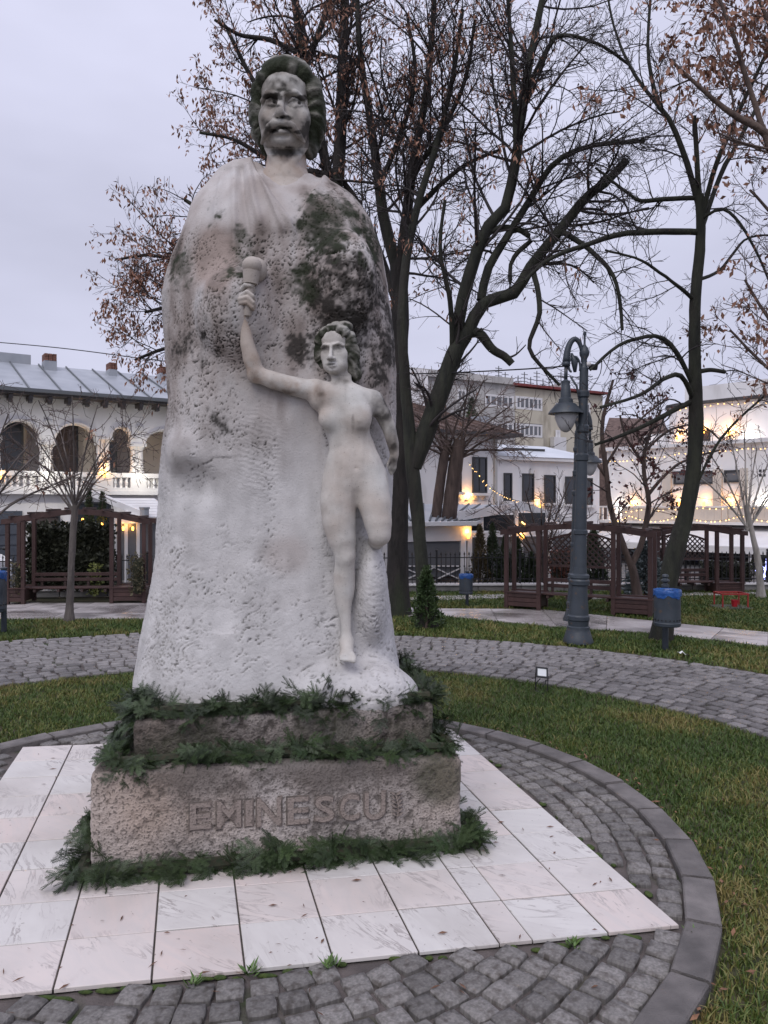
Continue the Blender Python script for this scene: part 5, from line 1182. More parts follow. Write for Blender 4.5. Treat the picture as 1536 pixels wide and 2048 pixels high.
# ---------------------------------------------------------------- brown-roofed house between
E1 = Plane(1195, 43, 1345, 41.5)
br = thing('brown_roofed_house', 'house with a dark brown tiled roof and gable wall between flats and white terrace building', 'house', (*E1.w(2, 0, 0)[:2], 0))
t0, t1 = E1.s(1199), E1.s(1345); z0 = E1.at(1250, 892)[1]; z1 = E1.at(1250, 834, -3)[1]
b = MB(); E1.box(b, t0+.5, t1, -5, -.2, 0, z0); b.build('wall', M_tile, br)
b = MB(); b.prism([E1.w(t0, .2, z0-.1), E1.w(t1, .2, z0-.1), E1.w(t1-.6, -3, z1-.2), E1.w(t0+.2, -3, z1)], (0, 0, -.12)); b.prism([E1.w(t0+.2, -3.02, z1), E1.w(t1-.6, -3.02, z1-.2), E1.w(t1, -6, z0), E1.w(t0, -6, z0)], (0, 0, -.12)); b.build('roof', M_tile, br)
b = MB(); E1.box(b, t0-.02, t0+.44, -4, .1, 0, z0-.12); b.build('gable_wall', M_tile, br)

# ---------------------------------------------------------------- white terrace building on the right
W1 = Plane(1205, 31.0, 1536, 26.2)
tb = thing('terrace_building', 'white modernist building with curved parapet, roof terrace, fairy lights and lit wall lamps', 'building', (*W1.w(4, 0, 0)[:2], 0))
t0, tm, t1 = W1.s(1214), W1.s(1321, -1.5), W1.s(1620); zt = W1.at(1450, 889)[1]
b = MB(); W1.box(b, t0, t1, -6, 0, W1.at(1450, 1044)[1], zt); b.build('wall', M_white, tb)
b = MB(); W1.box(b, t0-.1, t1, -.3, .18, zt, zt+.14); b.build('terrace_cornice', M_white2, tb)
zu = W1.at(1450, 804, -1.5)[1]
b = MB(); pts = [W1.w(tm, -4, 0), W1.w(tm, -2.2, 0), W1.w(tm+.25, -1.75, 0), W1.w(tm+.7, -1.5, 0), W1.w(t1, -1.5, 0), W1.w(t1, -6, 0), W1.w(tm, -6, 0)]
b.prism([np.array([p[0], p[1], zt+.142]) for p in pts], (0, 0, zu-zt-.14)); b.build('upper_storey', M_white, tb)
b = MB(); b.prism([np.array([p[0], p[1], zu+.002]) for p in [W1.w(tm-.12, -6, 0), W1.w(tm-.12, -2.1, 0), W1.w(tm+.2, -1.62, 0), W1.w(tm+.7, -1.36, 0), W1.w(t1, -1.36, 0), W1.w(t1, -6, 0)]], (0, 0, .12)); b.build('parapet_cap', M_eave, tb)
b = MB(); W1.box(b, W1.s(1372, -2.5), t1, -5, -2.4, zu+.13, W1.at(1450, 768, -2.5)[1]); b.build('roof_pavilion', M_white, tb)
b = MB(); W1.box(b, t0+.2, tm-.15, -5, -2.5, zt+.14, W1.at(1260, 872, -2.5)[1]); b.build('set_back_wall', M_white, tb)
for a in ((1348, 1386, 942, 969), (1392, 1429, 942, 968), (1449, 1483, 940, 965)): W1.win(tb, *a, .0, M_glassg, .07, False)
W1.win(tb, 1402, 1421, 861, 882, -1.5, M_blind, .05, False)
for a, c in ((1328, 1345), (1429, 1446), (1483, 1496)):
    q = MB(); W1.box(q, W1.s(a), W1.s(c), .01, .14, W1.at(1450, 1012)[1], W1.at(1450, 938)[1]); q.build('pilaster', M_cream, tb)
for dx, dy in ((0, 0), (8, 0), (0, 9), (8, 9)):
    q = MB(); s0, zz = W1.at(1518+dx, 939+dy); W1.box(q, s0, s0+.09, -.005, .012, zz-.09, zz); q.build('vent_hole', M_frame, tb)
zb = W1.at(1450, 1044)[1]; zb1 = W1.at(1450, 1012)[1]
b = MB(); W1.box(b, t0-.05, t1, .02, .9, zb-.08, zb+.02); W1.box(b, t0-.05, t1, .80, .90, zb1-.06, zb1); b.build('balcony', M_white2, tb)
for k in range(40):
    s0 = t0+.1+k*.24
    if s0 > t1-.3: break
    if k % 7 == 0: q = MB(); W1.box(q, s0-.08, s0+.10, .79, .91, zb+.022, zb1-.062); q.build('balcony_pier', M_cream, tb)
    elif k > 28 or k < 5: q = MB(); W1.box(q, s0-.03, s0+.03, .82, .88, zb+.022, zb1-.062); q.build('baluster', M_white2, tb)
    else: q = MB(); W1.box(q, s0-.118, s0+.118, .83, .87, zb+.022, zb1-.062); q.build('balcony_panel', M_cream, tb)
b = MB(); b.prism([W1.w(t0, 2.6, W1.at(1450, 1092, 2.6)[1]), W1.w(t1, 2.6, W1.at(1450, 1092, 2.6)[1]), W1.w(t1, .03, zb-.1), W1.w(t0, .03, zb-.1)], (0, 0, -.05)); b.build('awning', M_white2, tb)
b = MB(); W1.box(b, t0, t1, 2.56, 2.62, W1.at(1450, 1106, 2.6)[1], W1.at(1450, 1092, 2.6)[1]-.055); b.build('awning_valance', M_white2, tb)
b = MB(); W1.box(b, t0, t1, -.6, -.3, 0, zb-.1); b.build('shopfront_wall', M_blind, tb)
for px in (1330, 1390, 1450, 1510): q = MB(); W1.box(q, W1.s(px), W1.s(px+42), -.3, -.26, .1, 1.5); wn = q.build('shop_window', M_glass, tb)
for px in (1345, 1500): q = MB(); q.bar(W1.w(W1.s(px, 2.5), 2.5, 0), W1.w(W1.s(px, 2.5), 2.5, W1.at(px, 1094, 2.5)[1]), .07); q.build('awning_post', M_white2, tb)
for px, py, o_, pw, nm in ((1358, 876, -1.5, 26, 'amber wall light on the upper storey, half hidden by red leaves'), (1411, 862, -1.5, 16, 'amber light over the small dark upper window'), (1462, 868, -1.5, 44, 'widest amber glow on the upper storey, clear of the branches'),
      (1362, 1008, 0, 15, 'amber balcony light beneath the first grey window'), (1412, 1008, 0, 15, 'amber balcony light beneath the second grey window'), (1464, 1008, 0, 16, 'amber balcony light beneath the third grey window'), (1268, 1012, 0, 22, 'amber light low on the terrace building, behind the red-leaved tree')):
    wall_lamp('wall_lamp', nm, W1.w(W1.s(px, o_), o_+.16, W1.at(px, py, o_)[1]), W1.n, True, pw*1.3, .09)
for px, py, o_, nm in ((1527, 1010, .0, 'white floodlight at the balcony end, near the frame edge'), (1256, 900, -2.4, 'white floodlight on the set-back terrace wall'), (1242, 1022, .0, 'white lamp on the balcony behind the twin-stemmed tree'), (1500, 880, -1.5, 'white spotlight on the terrace beside the broad amber glow')):
    wall_lamp('wall_lamp', nm, W1.w(W1.s(px, o_), o_+.2, W1.at(px, py, o_)[1]), W1.n, False, 36, .09)

# ---------------------------------------------------------------- strings of fairy lights
BULB = MB().ball((0, 0, 0), .023, 6, 4).mesh('bulb', M_bulb)
def string_lights(label, pts, n, sag=.06, sc=1.0):
    t = thing('string_lights', label, 'string lights', tuple(pts[0]), 0, 'fairy lights on the facades'); pts = [np.array(p) for p in pts]; P_ = []
    for a, c in zip(pts[:-1], pts[1:]): P_ += [a+(c-a)*f-np.array([0, 0, sag*math.sin(math.pi*f)]) for f in np.linspace(0, 1, 8)[:-1]]
    P_.append(pts[-1]); MB().tube(P_, .006, 4).build('cable', M_frame, t); P_ = np.array(P_)
    d = np.concatenate([[0], np.cumsum(np.linalg.norm(np.diff(P_, axis=0), axis=1))])
    for k in range(n):
        x = d[-1]*(k+.5)/n+random.gauss(0, .02); q = np.array([np.interp(x, d, P_[:, i]) for i in range(3)])-pts[0]-np.array([0, 0, .03]); inst('bulb', BULB, t, q, sc=(sc,)*3)
def wl(px, py, o): t, z = W1.at(px, py, o); return W1.w(t, o, z)
string_lights('fairy lights along the terrace cornice of the terrace building', [wl(x, y, .25) for x, y in ((1217, 921), (1290, 914), (1360, 905), (1430, 899), (1490, 895), (1560, 890))], 34)
string_lights('fairy lights along the parapet top of the terrace building', [wl(x, y, -1.2) for x, y in ((1330, 822), (1380, 812), (1440, 805), (1500, 803), (1570, 799))], 18)
string_lights('fairy lights draped along the balcony top rail', [wl(x, y, 1.0) for x, y in ((1217, 1022), (1280, 1018), (1340, 1016), (1400, 1014), (1470, 1012), (1570, 1010))], 30)
string_lights('fairy lights looped lower across the balcony panels', [wl(x, y, 1.02) for x, y in ((1217, 1044), (1260, 1030), (1310, 1042), (1360, 1028), (1420, 1042), (1480, 1030), (1560, 1042))], 40)
def bl(px, py, o): t, z = B1.at(px, py, o); return B1.w(t, o, z)
string_lights('fairy lights strung steeply down from the townhouse window to the wing', [bl(x, y, .5) for x, y in ((937, 924), (956, 944), (970, 968), (1010, 992), (1050, 1004))], 15, .03, .6)
string_lights('second fairy light string falling past the townhouse window', [bl(x, y, .7) for x, y in ((941, 930), (962, 952), (982, 976), (1022, 998), (1066, 1010))], 15, .03, .6)
string_lights('short fairy light string inside the conservatory gable', [CV.w(CV.s(x), -.1, CV.at(x, y)[1]) for x, y in ((1046, 1040), (1056, 1047), (1066, 1052))], 6, .02)
string_lights('fairy lights on the lower white facade behind the middle bower', [wl(x, y, 1.4) for x, y in ((1180, 1060), (1240, 1052), (1300, 1056), (1350, 1052))], 18)
# ================================================================== FIR GARLANDS (each sprig an object on shared mesh data)
def fir_mat():
    return mat('fir_needles', (.020, .040, .012), (.046, .072, .024), .5, 3, rnd=.5, lo=.3, hi=.7)
M_fir = fir_mat(); 
def sprig_mesh(seed, ln=.17):
    rg = random.Random(seed); b = MB()
    def stem(p, d, up, l_, n):
        side = np.cross(d, up); side /= np.linalg.norm(side)
        b.bar(p, p+d*l_, .003, .003)
        for k in range(n):
            t = (k+.5)/n; q = p+d*l_*t+up*.004*math.sin(t*3)
            nl = .027*(1-.55*t**2)*rg.uniform(.8, 1.15)
            for sg in (-1, 1):
                dr = side*sg*.86+d*.5+up*rg.uniform(-.15, .25); dr /= np.linalg.norm(dr); wv = np.cross(dr, up); wv /= np.linalg.norm(wv)
                b.add([q-wv*.0016, q+wv*.0016, q+dr*nl*.7+wv*.0018, q+dr*nl, q+dr*nl*.7-wv*.0018], [(0, 1, 2, 3, 4)])
    d = np.array([1., 0, 0]); up = np.array([0, 0, 1.])
    stem(np.zeros(3), d, up, ln, 17)
    for t, a in ((.2, .8), (.3, -.85), (.48, .7), (.6, -.7)):
        dd = np.array([math.cos(a), math.sin(a), rg.uniform(-.1, .2)]); stem(d*ln*t, dd/np.linalg.norm(dd), up, ln*(.62-.35*t)*rg.uniform(.8, 1.2), 10)
    return b.mesh('fir_sprig', M_fir)
SPRIG = [sprig_mesh(k) for k in range(5)]
M_twigwood = mat('garland_core', (.020, .030, .014), (.04, .035, .02), .9, 40)
def garland(name, label, runs, n, hgt, wid, zfn, out_bias, face_down=.35, core=None, mass=1.0, ssc=1.0):
    p0 = runs[0][0]; g = thing(name, label, 'garland', (p0[0], p0[1], p0[2]), 0, 'fir garlands round the pedestal')
    b = MB()
    for a, c, od in runs: b.tube([np.array(a)+(np.array(c)-np.array(a))*t+np.array([random.gauss(0, .012), random.gauss(0, .012), hgt*.35]) for t in np.linspace(0, 1, 9)], hgt*.30 if core is None else core, 7)
    b.build('garland_core', M_twigwood, g)
    Ls = [np.linalg.norm(np.array(c)-np.array(a)) for a, c, o in runs]; tot = sum(Ls)
    for (a, c, od), l_ in zip(runs, Ls):
        a = np.array(a, float); c = np.array(c, float); od = np.array(od, float); al = (c-a)/np.linalg.norm(c-a)
        for k in range(int(n*l_/tot)):
            t = random.random(); lift = random.random()**1.1
            lump = .75+.45*math.sin(t*l_*9+p0[0]*7)*math.sin(t*l_*4.1+1)
            p = a+(c-a)*t+od*random.gauss(0, wid*.35)+np.array([0, 0, hgt*lift*lump])
            dr = al*random.choice((-1, 1))*random.uniform(.2, 1.0)+od*random.uniform(-.15, 1.0)*out_bias+np.array([0, 0, random.gauss(.06, .24)-face_down*(random.random() < .35)])
            dr /= np.linalg.norm(dr); up = np.array([random.gauss(0, .35), random.gauss(0, .35), 1.0])+od*.7; up -= dr*(up @ dr); up /= np.linalg.norm(up)
            sd = np.cross(up, dr); m = Matrix((dr, sd, up)).transposed()
            o = inst('fir_sprig', SPRIG[k % 5], g, p-np.array(p0), rot=m.to_euler(), sc=(ssc*random.uniform(.75, 1.2),)*3)
    Vs = []; Fs = []; n0 = 0; src = [o for o in g.children if o.name.startswith('fir_sprig')]; pv = [np.array([v.co[:] for v in m.vertices]) for m in SPRIG]; pf = [[tuple(p.vertices) for p in m.polygons] for m in SPRIG]
    for o in src:
        if random.random() > mass: continue
        k = random.randrange(5); m = np.array(o.matrix_basis); rz_ = rotm(random.gauss(0, .5), random.gauss(0, .5), random.gauss(0, .8)); v = (pv[k]*.9) @ (m[:3, :3] @ rz_).T+m[:3, 3]+np.array([random.gauss(0, .03), random.gauss(0, .02), random.uniform(-.05, .02)])+np.array(p0)
        Vs.append(v); Fs += [tuple(i+n0 for i in f) for f in pf[k]]; n0 += len(v)
    b = MB(); b.v = [tuple(x) for x in np.vstack(Vs)]; b.f = Fs; o = b.build('fir_mass', M_fir, g); o['kind'] = 'stuff'
    return g
out_f = -np.array([ey[0], ey[1], 0]); out_l = -np.array([ex[0], ex[1], 0]); out_r = -out_l
garland('fir_garland', 'lowest fir garland, lying on the marble tiles round the foot of the pedestal',
        [(PL(-.03, -.04, .012), PL(PW+.06, -.04, .012), out_f), (PL(-.05, 1.5, .012), PL(-.05, -.05, .012), out_l), (PL(PW+.05, -.05, .012), PL(PW+.06, .55, .012), out_r)], 300, .11, .09, None, .6, mass=.9, ssc=.85, core=.035)
garland('fir_garland', 'middle fir garland on the ledge above the carved letters',
        [(PL(.08, .10, .575), PL(PW-.06, .11, .545), out_f), (PL(.11, 1.4, .57), PL(.11, .10, .57), out_l), (PL(PW-.07, .10, .545), PL(PW-.07, 1.3, .545), out_r)], 300, .065, .085, None, .5, mass=1.0, ssc=.76, core=.024)
garland('fir_garland', 'topmost fir garland, directly under the rough white block',
        [(PL(.20, T2+.08, .785), PL(PW-.12, T2+.07, .805), out_f), (PL(.24, 1.35, .78), PL(.24, T2+.05, .78), out_l), (PL(PW-.13, T2+.05, .80), PL(PW-.13, 1.3, .80), out_r)], 300, .08, .075, None, .5, mass=1.0, ssc=.78, core=.024)

# ================================================================== TREES
def bark(name, c1, c2, c3=None, **k):
    return mat(name, c1, c2, .9, 9, bump=.9, bscale=28, stretch=(1, 1, .25), c3=c3, bdist=.03, **k)
M_bark = bark('dark_wet_bark', (.010, .0085, .008), (.028, .023, .021), c3=(.022, .028, .014), s3=1.2, t3=(.52, .66))
M_barkm = bark('mossy_bark', (.012, .013, .010), (.030, .032, .021), c3=(.022, .018, .015), s3=3, t3=(.5, .7))
M_barkb = bark('brown_bark', (.060, .042, .036), (.12, .085, .07))
M_barkg = bark('grey_bark', (.085, .072, .066), (.15, .13, .12))
M_barkw = bark('pale_bark', (.26, .24, .22), (.40, .37, .34))
M_twig = mat('twig_bark', (.020, .016, .017), (.038, .030, .030), .8, 5)
M_twigp = mat('pale_twig_bark', (.12, .085, .075), (.18, .13, .115), .8, 5)
M_twigb = mat('brown_twig_bark', (.070, .048, .042), (.11, .08, .07), .8, 5)
def keymat(name, a, b_): return mat(name, a, b_, .7, 12, lo=.3, hi=.7)
M_key = keymat('dry_seed_keys', (.19, .085, .055), (.34, .18, .12))
M_redleaf = keymat('dark_red_leaves', (.060, .018, .018), (.13, .045, .038))
def resample(pts, rad, n):
    pts = np.asarray(pts, float); rad = np.asarray(rad, float); d = np.linalg.norm(np.diff(pts, axis=0), axis=1); s = np.concatenate([[0], np.cumsum(d)]); t = np.linspace(0, s[-1], n)
    # Catmull-Rom through the points
    out = np.zeros((n, 3)); 
    for i, x in enumerate(t):
        k = min(max(np.searchsorted(s, x)-1, 0), len(d)-1); f = (x-s[k])/(d[k]+1e-9)
        p0 = pts[max(k-1, 0)]; p1 = pts[k]; p2 = pts[k+1]; p3 = pts[min(k+2, len(pts)-1)]
        out[i] = .5*((2*p1)+(-p0+p2)*f+(2*p0-5*p1+4*p2-p3)*f*f+(-p0+3*p1-3*p2+p3)*f**3)
    return out, np.interp(t, s, rad)
def tubes(P3, Rd, sides):
    """P3 (M,P,3), Rd (M,P) -> verts, quads"""
    M_, Pn, _ = P3.shape; T = np.gradient(P3, axis=1); T /= np.linalg.norm(T, axis=2)[..., None]+1e-9
    ref = np.where((np.abs(T[:, :, 2]).mean(1) < .75)[:, None], np.array([0, 0, 1.]), np.array([.9, .43, 0]))[:, None, :]
    X = np.cross(T, ref); X /= np.linalg.norm(X, axis=2)[..., None]+1e-9; Z = np.cross(X, T)
    a = np.arange(sides)*2*np.pi/sides
    V = P3[:, :, None, :]+Rd[:, :, None, None]*(X[:, :, None, :]*np.cos(a)[None, None, :, None]+Z[:, :, None, :]*np.sin(a)[None, None, :, None])
    idx = np.arange(M_*Pn*sides).reshape(M_, Pn, sides); nx = np.roll(idx, -1, 2)
    Q = np.stack([idx[:, :-1], nx[:, :-1], nx[:, 1:], idx[:, 1:]], -1).reshape(-1, 4)
    return V.reshape(-1, 3), Q
class Group:
    def __init__(s): s.V = []; s.Q = []; s.n = 0
    def add(s, VQ):
        V, Q = VQ; s.V.append(V); s.Q.append(Q+s.n); s.n += len(V)
    def build(s, name, m, parent, rough=0, smooth=True):
        V = np.vstack(s.V)
        if rough: V = V+rough*np.stack([vnoise(V*np.array([9, 9, 4.])+k*13) for k in range(3)], 1)
        return np_mesh(name, V, quads=np.vstack(s.Q), mat=m, smooth=smooth, parent=parent)
def spawn(P3, Rd, per_m, t0, t1, ang, lf, lmin, lmax, n, up, wig, rf, rmin, rng, droop=0.0, rcap=9):
    """children along parents: arrays in, arrays out"""
    M_, Pn, _ = P3.shape; seg = np.linalg.norm(np.diff(P3, axis=1), axis=2); Ln = seg.sum(1)
    cnt = np.maximum(1, rng.poisson(np.maximum(per_m*Ln*(t1-t0), .4))); pi = np.repeat(np.arange(M_), cnt); K = len(pi)
    t = t0+(t1-t0)*rng.random(K)**.85; x = t*(Pn-1); i = np.minimum(x.astype(int), Pn-2); f = (x-i)[:, None]
    p = P3[pi, i]*(1-f)+P3[pi, i+1]*f; d = P3[pi, i+1]-P3[pi, i]; d /= np.linalg.norm(d, axis=1)[:, None]+1e-9
    r0 = Rd[pi, i]*(1-f[:, 0])+Rd[pi, i+1]*f[:, 0]
    rv_ = rng.normal(size=(K, 3)); rv_ -= d*(rv_*d).sum(1)[:, None]; rv_ /= np.linalg.norm(rv_, axis=1)[:, None]+1e-9
    a = np.radians(rng.uniform(*ang, K))[:, None]; dr = d*np.cos(a)+rv_*np.sin(a)
    ln = np.clip(Ln[pi]*lf*(1-.45*t)*rng.uniform(.6, 1.3, K), lmin, lmax); st_ = (ln/(n-1))[:, None]
    out = np.zeros((K, n, 3)); out[:, 0] = p; bend = rng.normal(size=(K, 3))*wig
    for k in range(1, n):
        bend = .6*bend+.7*wig*rng.normal(size=(K, 3)); dr = dr+bend+np.array([0, 0, up-droop*(k/n)]); dr /= np.linalg.norm(dr, axis=1)[:, None]; out[:, k] = out[:, k-1]+dr*st_
    rs = np.clip(r0*rf, rmin, rcap)[:, None]*np.linspace(1, .45, n)[None, :]
    return out, np.maximum(rs, rmin*.7)
def leaf_quads(P3, rng, per, size, hang=.7, spread=.06, wr=.28):
    """clusters of thin hanging keys / leaves near branch ends"""
    M_, Pn, _ = P3.shape; K = int(M_*per); pi = rng.integers(0, M_, K); i = rng.integers(Pn//2, Pn, K); p = P3[pi, i]
    m = rng.integers(3, 8, K); p = np.repeat(p, m, 0); n = len(p); p = p+rng.normal(0, spread, (n, 3))-np.array([0, 0, spread*.7])
    d = rng.normal(size=(n, 3)); d[:, 2] -= hang*2.2; d /= np.linalg.norm(d, axis=1)[:, None]; s = rng.normal(size=(n, 3)); s -= d*(s*d).sum(1)[:, None]; s /= np.linalg.norm(s, axis=1)[:, None]
    L_ = size*rng.uniform(.6, 1.3, n)[:, None]; nn = np.cross(d, s)
    V = np.stack([p, p+d*L_*.5+s*L_*wr+nn*L_*.08, p+d*L_, p+d*L_*.5-s*L_*wr+nn*L_*.08], 1).reshape(-1, 3); k = np.arange(n)*4
    return V, np.stack([k, k+1, k+2, k+3], 1)
def limbs_to_arrays(limbs, Y0):
    out = []
    for pts in limbs:
        P3 = [P(p[0], p[1], Y0+(p[3] if len(p) > 3 else 0)) for p in pts]; R3 = [p[2]*Y0/F for p in pts]; out.append((np.array(P3), np.array(R3)))
    return out
def make_tree(name, label, Y0, trunk, limbs, barkm, twigm, seed, br=(1.6, .5), tw=(5, .45), tl=(6, .4), base_z=0.0, leaves=None, group=None, cat='tree', up=.04, droop=.0, lens=((.35, 1.6), (.25, .8), (.1, .32)), rough=.012, rmin=.0038, wig=.15, limb_from=.12, ang=(30, 70), ext=0):
    """trunk, limbs: lists of (px, py, radius in px[, depth offset])"""
    rng = np.random.default_rng(seed)
    A = limbs_to_arrays([trunk]+limbs, Y0); base = A[0][0][0].copy(); base[2] = base_z
    if A[0][0][0][2] > base_z: pass
    t = thing(name, label, cat, (base[0], base[1], base_z), 0, group)
    A[0][0][0][2] = min(A[0][0][0][2], base_z-.05)
    g = Group(); P_, R__ = resample(*A[0], max(10, 4*len(trunk))); 
    fl = np.ones(len(R__)); h0 = P_[:, 2]-base_z; fl += .55*np.exp(-np.maximum(h0, 0)/(R__[0]*1.6+.05)); g.add(tubes(P_[None], (R__*fl)[None], 14)); g.build('trunk', barkm, t, rough)
    LP = []; LR = []
    for pts, rd in A[1:]:
        p, r = resample(pts, rd, 16); LP.append(p); LR.append(r)
    if not LP: LP = [P_[np.linspace(0, len(P_)-1, 16).astype(int)]]; LR = [R__[np.linspace(0, len(P_)-1, 16).astype(int)]]
    else:
        jit = np.stack(LP); LP = list(jit)
    LP = np.stack(LP); LR = np.stack(LR)
    c = Group()
    if len(A) > 1: 
        gl = Group(); gl.add(tubes(LP, LR, 9)); gl.build('limb', barkm, t, rough*.6)
    b1, r1_ = spawn(LP, LR, br[0], limb_from, 1.0, ang, br[1], lens[0][0], lens[0][1], 8, up, wig*.8,   .34, rmin*1.6, rng, droop, rcap=.03)
    c.add(tubes(b1, r1_, 5))
    b2, r2_ = spawn(b1, r1_, tw[0], .1, 1.0, (25, 65), tw[1], lens[1][0], lens[1][1], 6, up*1.2, wig, .55, rmin*1.15, rng, droop, rcap=.012)
    c.add(tubes(b2, r2_, 4))
    b3, r3_ = spawn(b2, r2_, tl[0], .15, 1.0, (20, 60), tl[1], lens[2][0], lens[2][1], 4, up*1.5, wig*1.1, .75, rmin, rng, droop)
    c.add(tubes(b3, r3_, 3)); c.build('crown', twigm, t, 0)
    if leaves:
        lm, per, size, hang, wr, keepf = leaves; src = b3
        if keepf is not None:
            px = 768+src[:, -1, 0]/src[:, -1, 1]*F; py = HZ-(src[:, -1, 2]-CH)/src[:, -1, 1]*F; src = src[keepf(px, py, rng)]
        V, Q = leaf_quads(src, rng, per, size, hang, size*.7, wr); np_mesh('dry_leaves', V, quads=Q, mat=lm, parent=t)
    return t
# --- tree whose stems rise behind the colossal head
make_tree('ash_tree', 'tall bare tree with dry seed clusters, its stems rising directly behind the stone head', 14.6,
    [(690, 1236, 17), (684, 1000, 15), (676, 700, 14), (672, 420, 13), (676, 340, 13)],
    [[(676, 360, 13), (682, 240, 12), (686, 120, 10), (692, -60, 8)],
     [(673, 420, 10), (650, 320, 10, .2), (630, 220, 10, .3), (606, 110, 9, .3), (590, 0, 8, .3), (578, -90, 6, .3)],
     [(612, 130, 7, .3), (640, 60, 6, 0), (668, -30, 5, 0)],
     [(640, 300, 7), (560, 240, 6, .4), (500, 150, 5, .6), (455, 60, 4, .8)],
     [(606, 110, 6), (540, 80, 5, .3), (480, 70, 4, .5), (430, 40, 3, .6)],
     [(672, 520, 8), (560, 480, 7, .5), (440, 440, 5, .9), (370, 400, 4, 1.1)],
     [(674, 600, 9), (520, 570, 7, .6), (390, 530, 5, 1.0), (300, 510, 3.5, 1.2), (235, 520, 2.5, 1.3)],
     [(676, 640, 8), (520, 640, 6, .6), (380, 610, 5, 1.0), (290, 625, 3, 1.2)],
     [(676, 700, 8), (500, 690, 6, .5), (360, 690, 4, .9), (270, 720, 3, 1.0)],
     [(660, 350, 7), (560, 330, 6, .4), (470, 280, 4, .7), (400, 265, 3, .9)]],
    M_bark, M_twig, 101, br=(3.8, .44), tw=(9, .5), tl=(9.5, .55), leaves=(M_key, .6, .105, .8, .2, lambda x, y, r: (x < 760) & (r.random(len(x)) < np.where(x < 480, .95, .4))), lens=((.6, 2.0), (.3, .95), (.15, .42)), group='big park trees')
# --- black trunk at the right side of the block
make_tree('ash_tree', 'black-barked tree standing against the edge of the stone block, dry seeds along its stem', 14.1,
    [(792, 1232, 22), (796, 1100, 20), (799, 900, 19), (798, 750, 18), (800, 620, 18), (796, 530, 17)],
    [[(796, 545, 13), (768, 440, 12), (757, 360, 10), (742, 250, 8), (722, 120, 6), (712, -40, 5)],
     [(799, 560, 13), (812, 440, 11, -.3), (826, 330, 9, -.4), (850, 200, 7, -.5), (862, 90, 6, -.5), (872, -60, 4, -.6)],
     [(800, 620, 10), (770, 540, 9, .3), (745, 470, 7, .5), (700, 380, 6, .6), (640, 330, 5, .8)],
     [(822, 350, 6, -.4), (880, 270, 5, -.7), (930, 160, 4, -.8), (950, 40, 3, -.9)],
     [(760, 370, 6), (800, 270, 5, -.3), (830, 160, 4, -.4), (815, 30, 3, -.4)],
     [(812, 440, 7, -.3), (870, 380, 5, -.6), (930, 330, 4, -.8), (1000, 300, 3, -.9)]],
    M_bark, M_twig, 102, br=(3.6, .44), tw=(9, .5), tl=(9.5, .55), leaves=(M_key, .36, .105, .85, .16, lambda x, y, r: r.random(len(x)) < .55), lens=((.5, 2.0), (.3, .95), (.15, .42)), group='big park trees')
# --- mossy forked tree
make_tree('forked_tree', 'mossy green trunk forking into a thick black leaning limb, conifer boughs round its foot', 12.7,
    [(853, 1252, 17), (846, 1165, 13.5), (836, 1040, 13), (824, 930, 14), (816, 830, 12), (808, 740, 11), (803, 640, 10)],
    [[(828, 935, 15), (846, 880, 19), (870, 815, 19), (893, 750, 18), (912, 700, 17), (936, 660, 15)],
     [(803, 650, 10), (812, 520, 9, .2), (838, 400, 8, .4), (870, 300, 7, .6), (905, 160, 5, .7), (925, 20, 4, .8)],
     [(912, 700, 13), (918, 630, 13), (942, 540, 13), (972, 460, 12), (1008, 420, 11), (1030, 330, 10), (1046, 200, 9), (1068, 80, 7), (1092, -40, 6)],
     [(936, 662, 13), (962, 612, 13), (996, 596, 13), (1030, 585, 12), (1064, 530, 11), (1114, 468, 10), (1170, 398, 9.5), (1215, 362, 9), (1252, 322, 8)],
     [(938, 664, 10), (960, 668, 10), (984, 698, 9), (1008, 712, 8), (1024, 728, 7)],
     [(962, 600, 9), (975, 540, 9), (1010, 480, 8), (1060, 400, 7), (1106, 330, 6), (1180, 292, 5), (1290, 282, 4)],
     [(1034, 330, 7), (1030, 230, 6), (1024, 120, 5), (1014, -30, 4)],
     [(1050, 190, 6), (1100, 90, 5, -.3), (1130, 70, 4, -.4), (1200, 90, 3, -.5), (1260, 130, 2.5, -.5)],
     [(972, 470, 6), (1000, 455, 6), (1040, 460, 6), (1062, 480, 5), (1040, 500, 5), (1022, 530, 4), (1020, 590, 4)],
     [(1120, 460, 6), (1180, 500, 5, -.4), (1230, 560, 4, -.6), (1245, 660, 3, -.7)],
     [(1064, 530, 6), (1080, 620, 5, -.3), (1060, 700, 4, -.4), (1120, 770, 3, -.5)],
     [(905, 700, 6), (900, 600, 5, -.3), (880, 500, 4, -.5), (890, 400, 3, -.6)]],
    M_barkm, M_twig, 103, br=(4.2, .46), tw=(9, .5), tl=(9.5, .55), leaves=(M_key, .25, .10, .85, .16, lambda x, y, r: r.random(len(x)) < np.where((x < 1080) & (y < 620), .5, .12)), lens=((.5, 2.0), (.3, .95), (.15, .42)), group='big park trees', droop=.05)
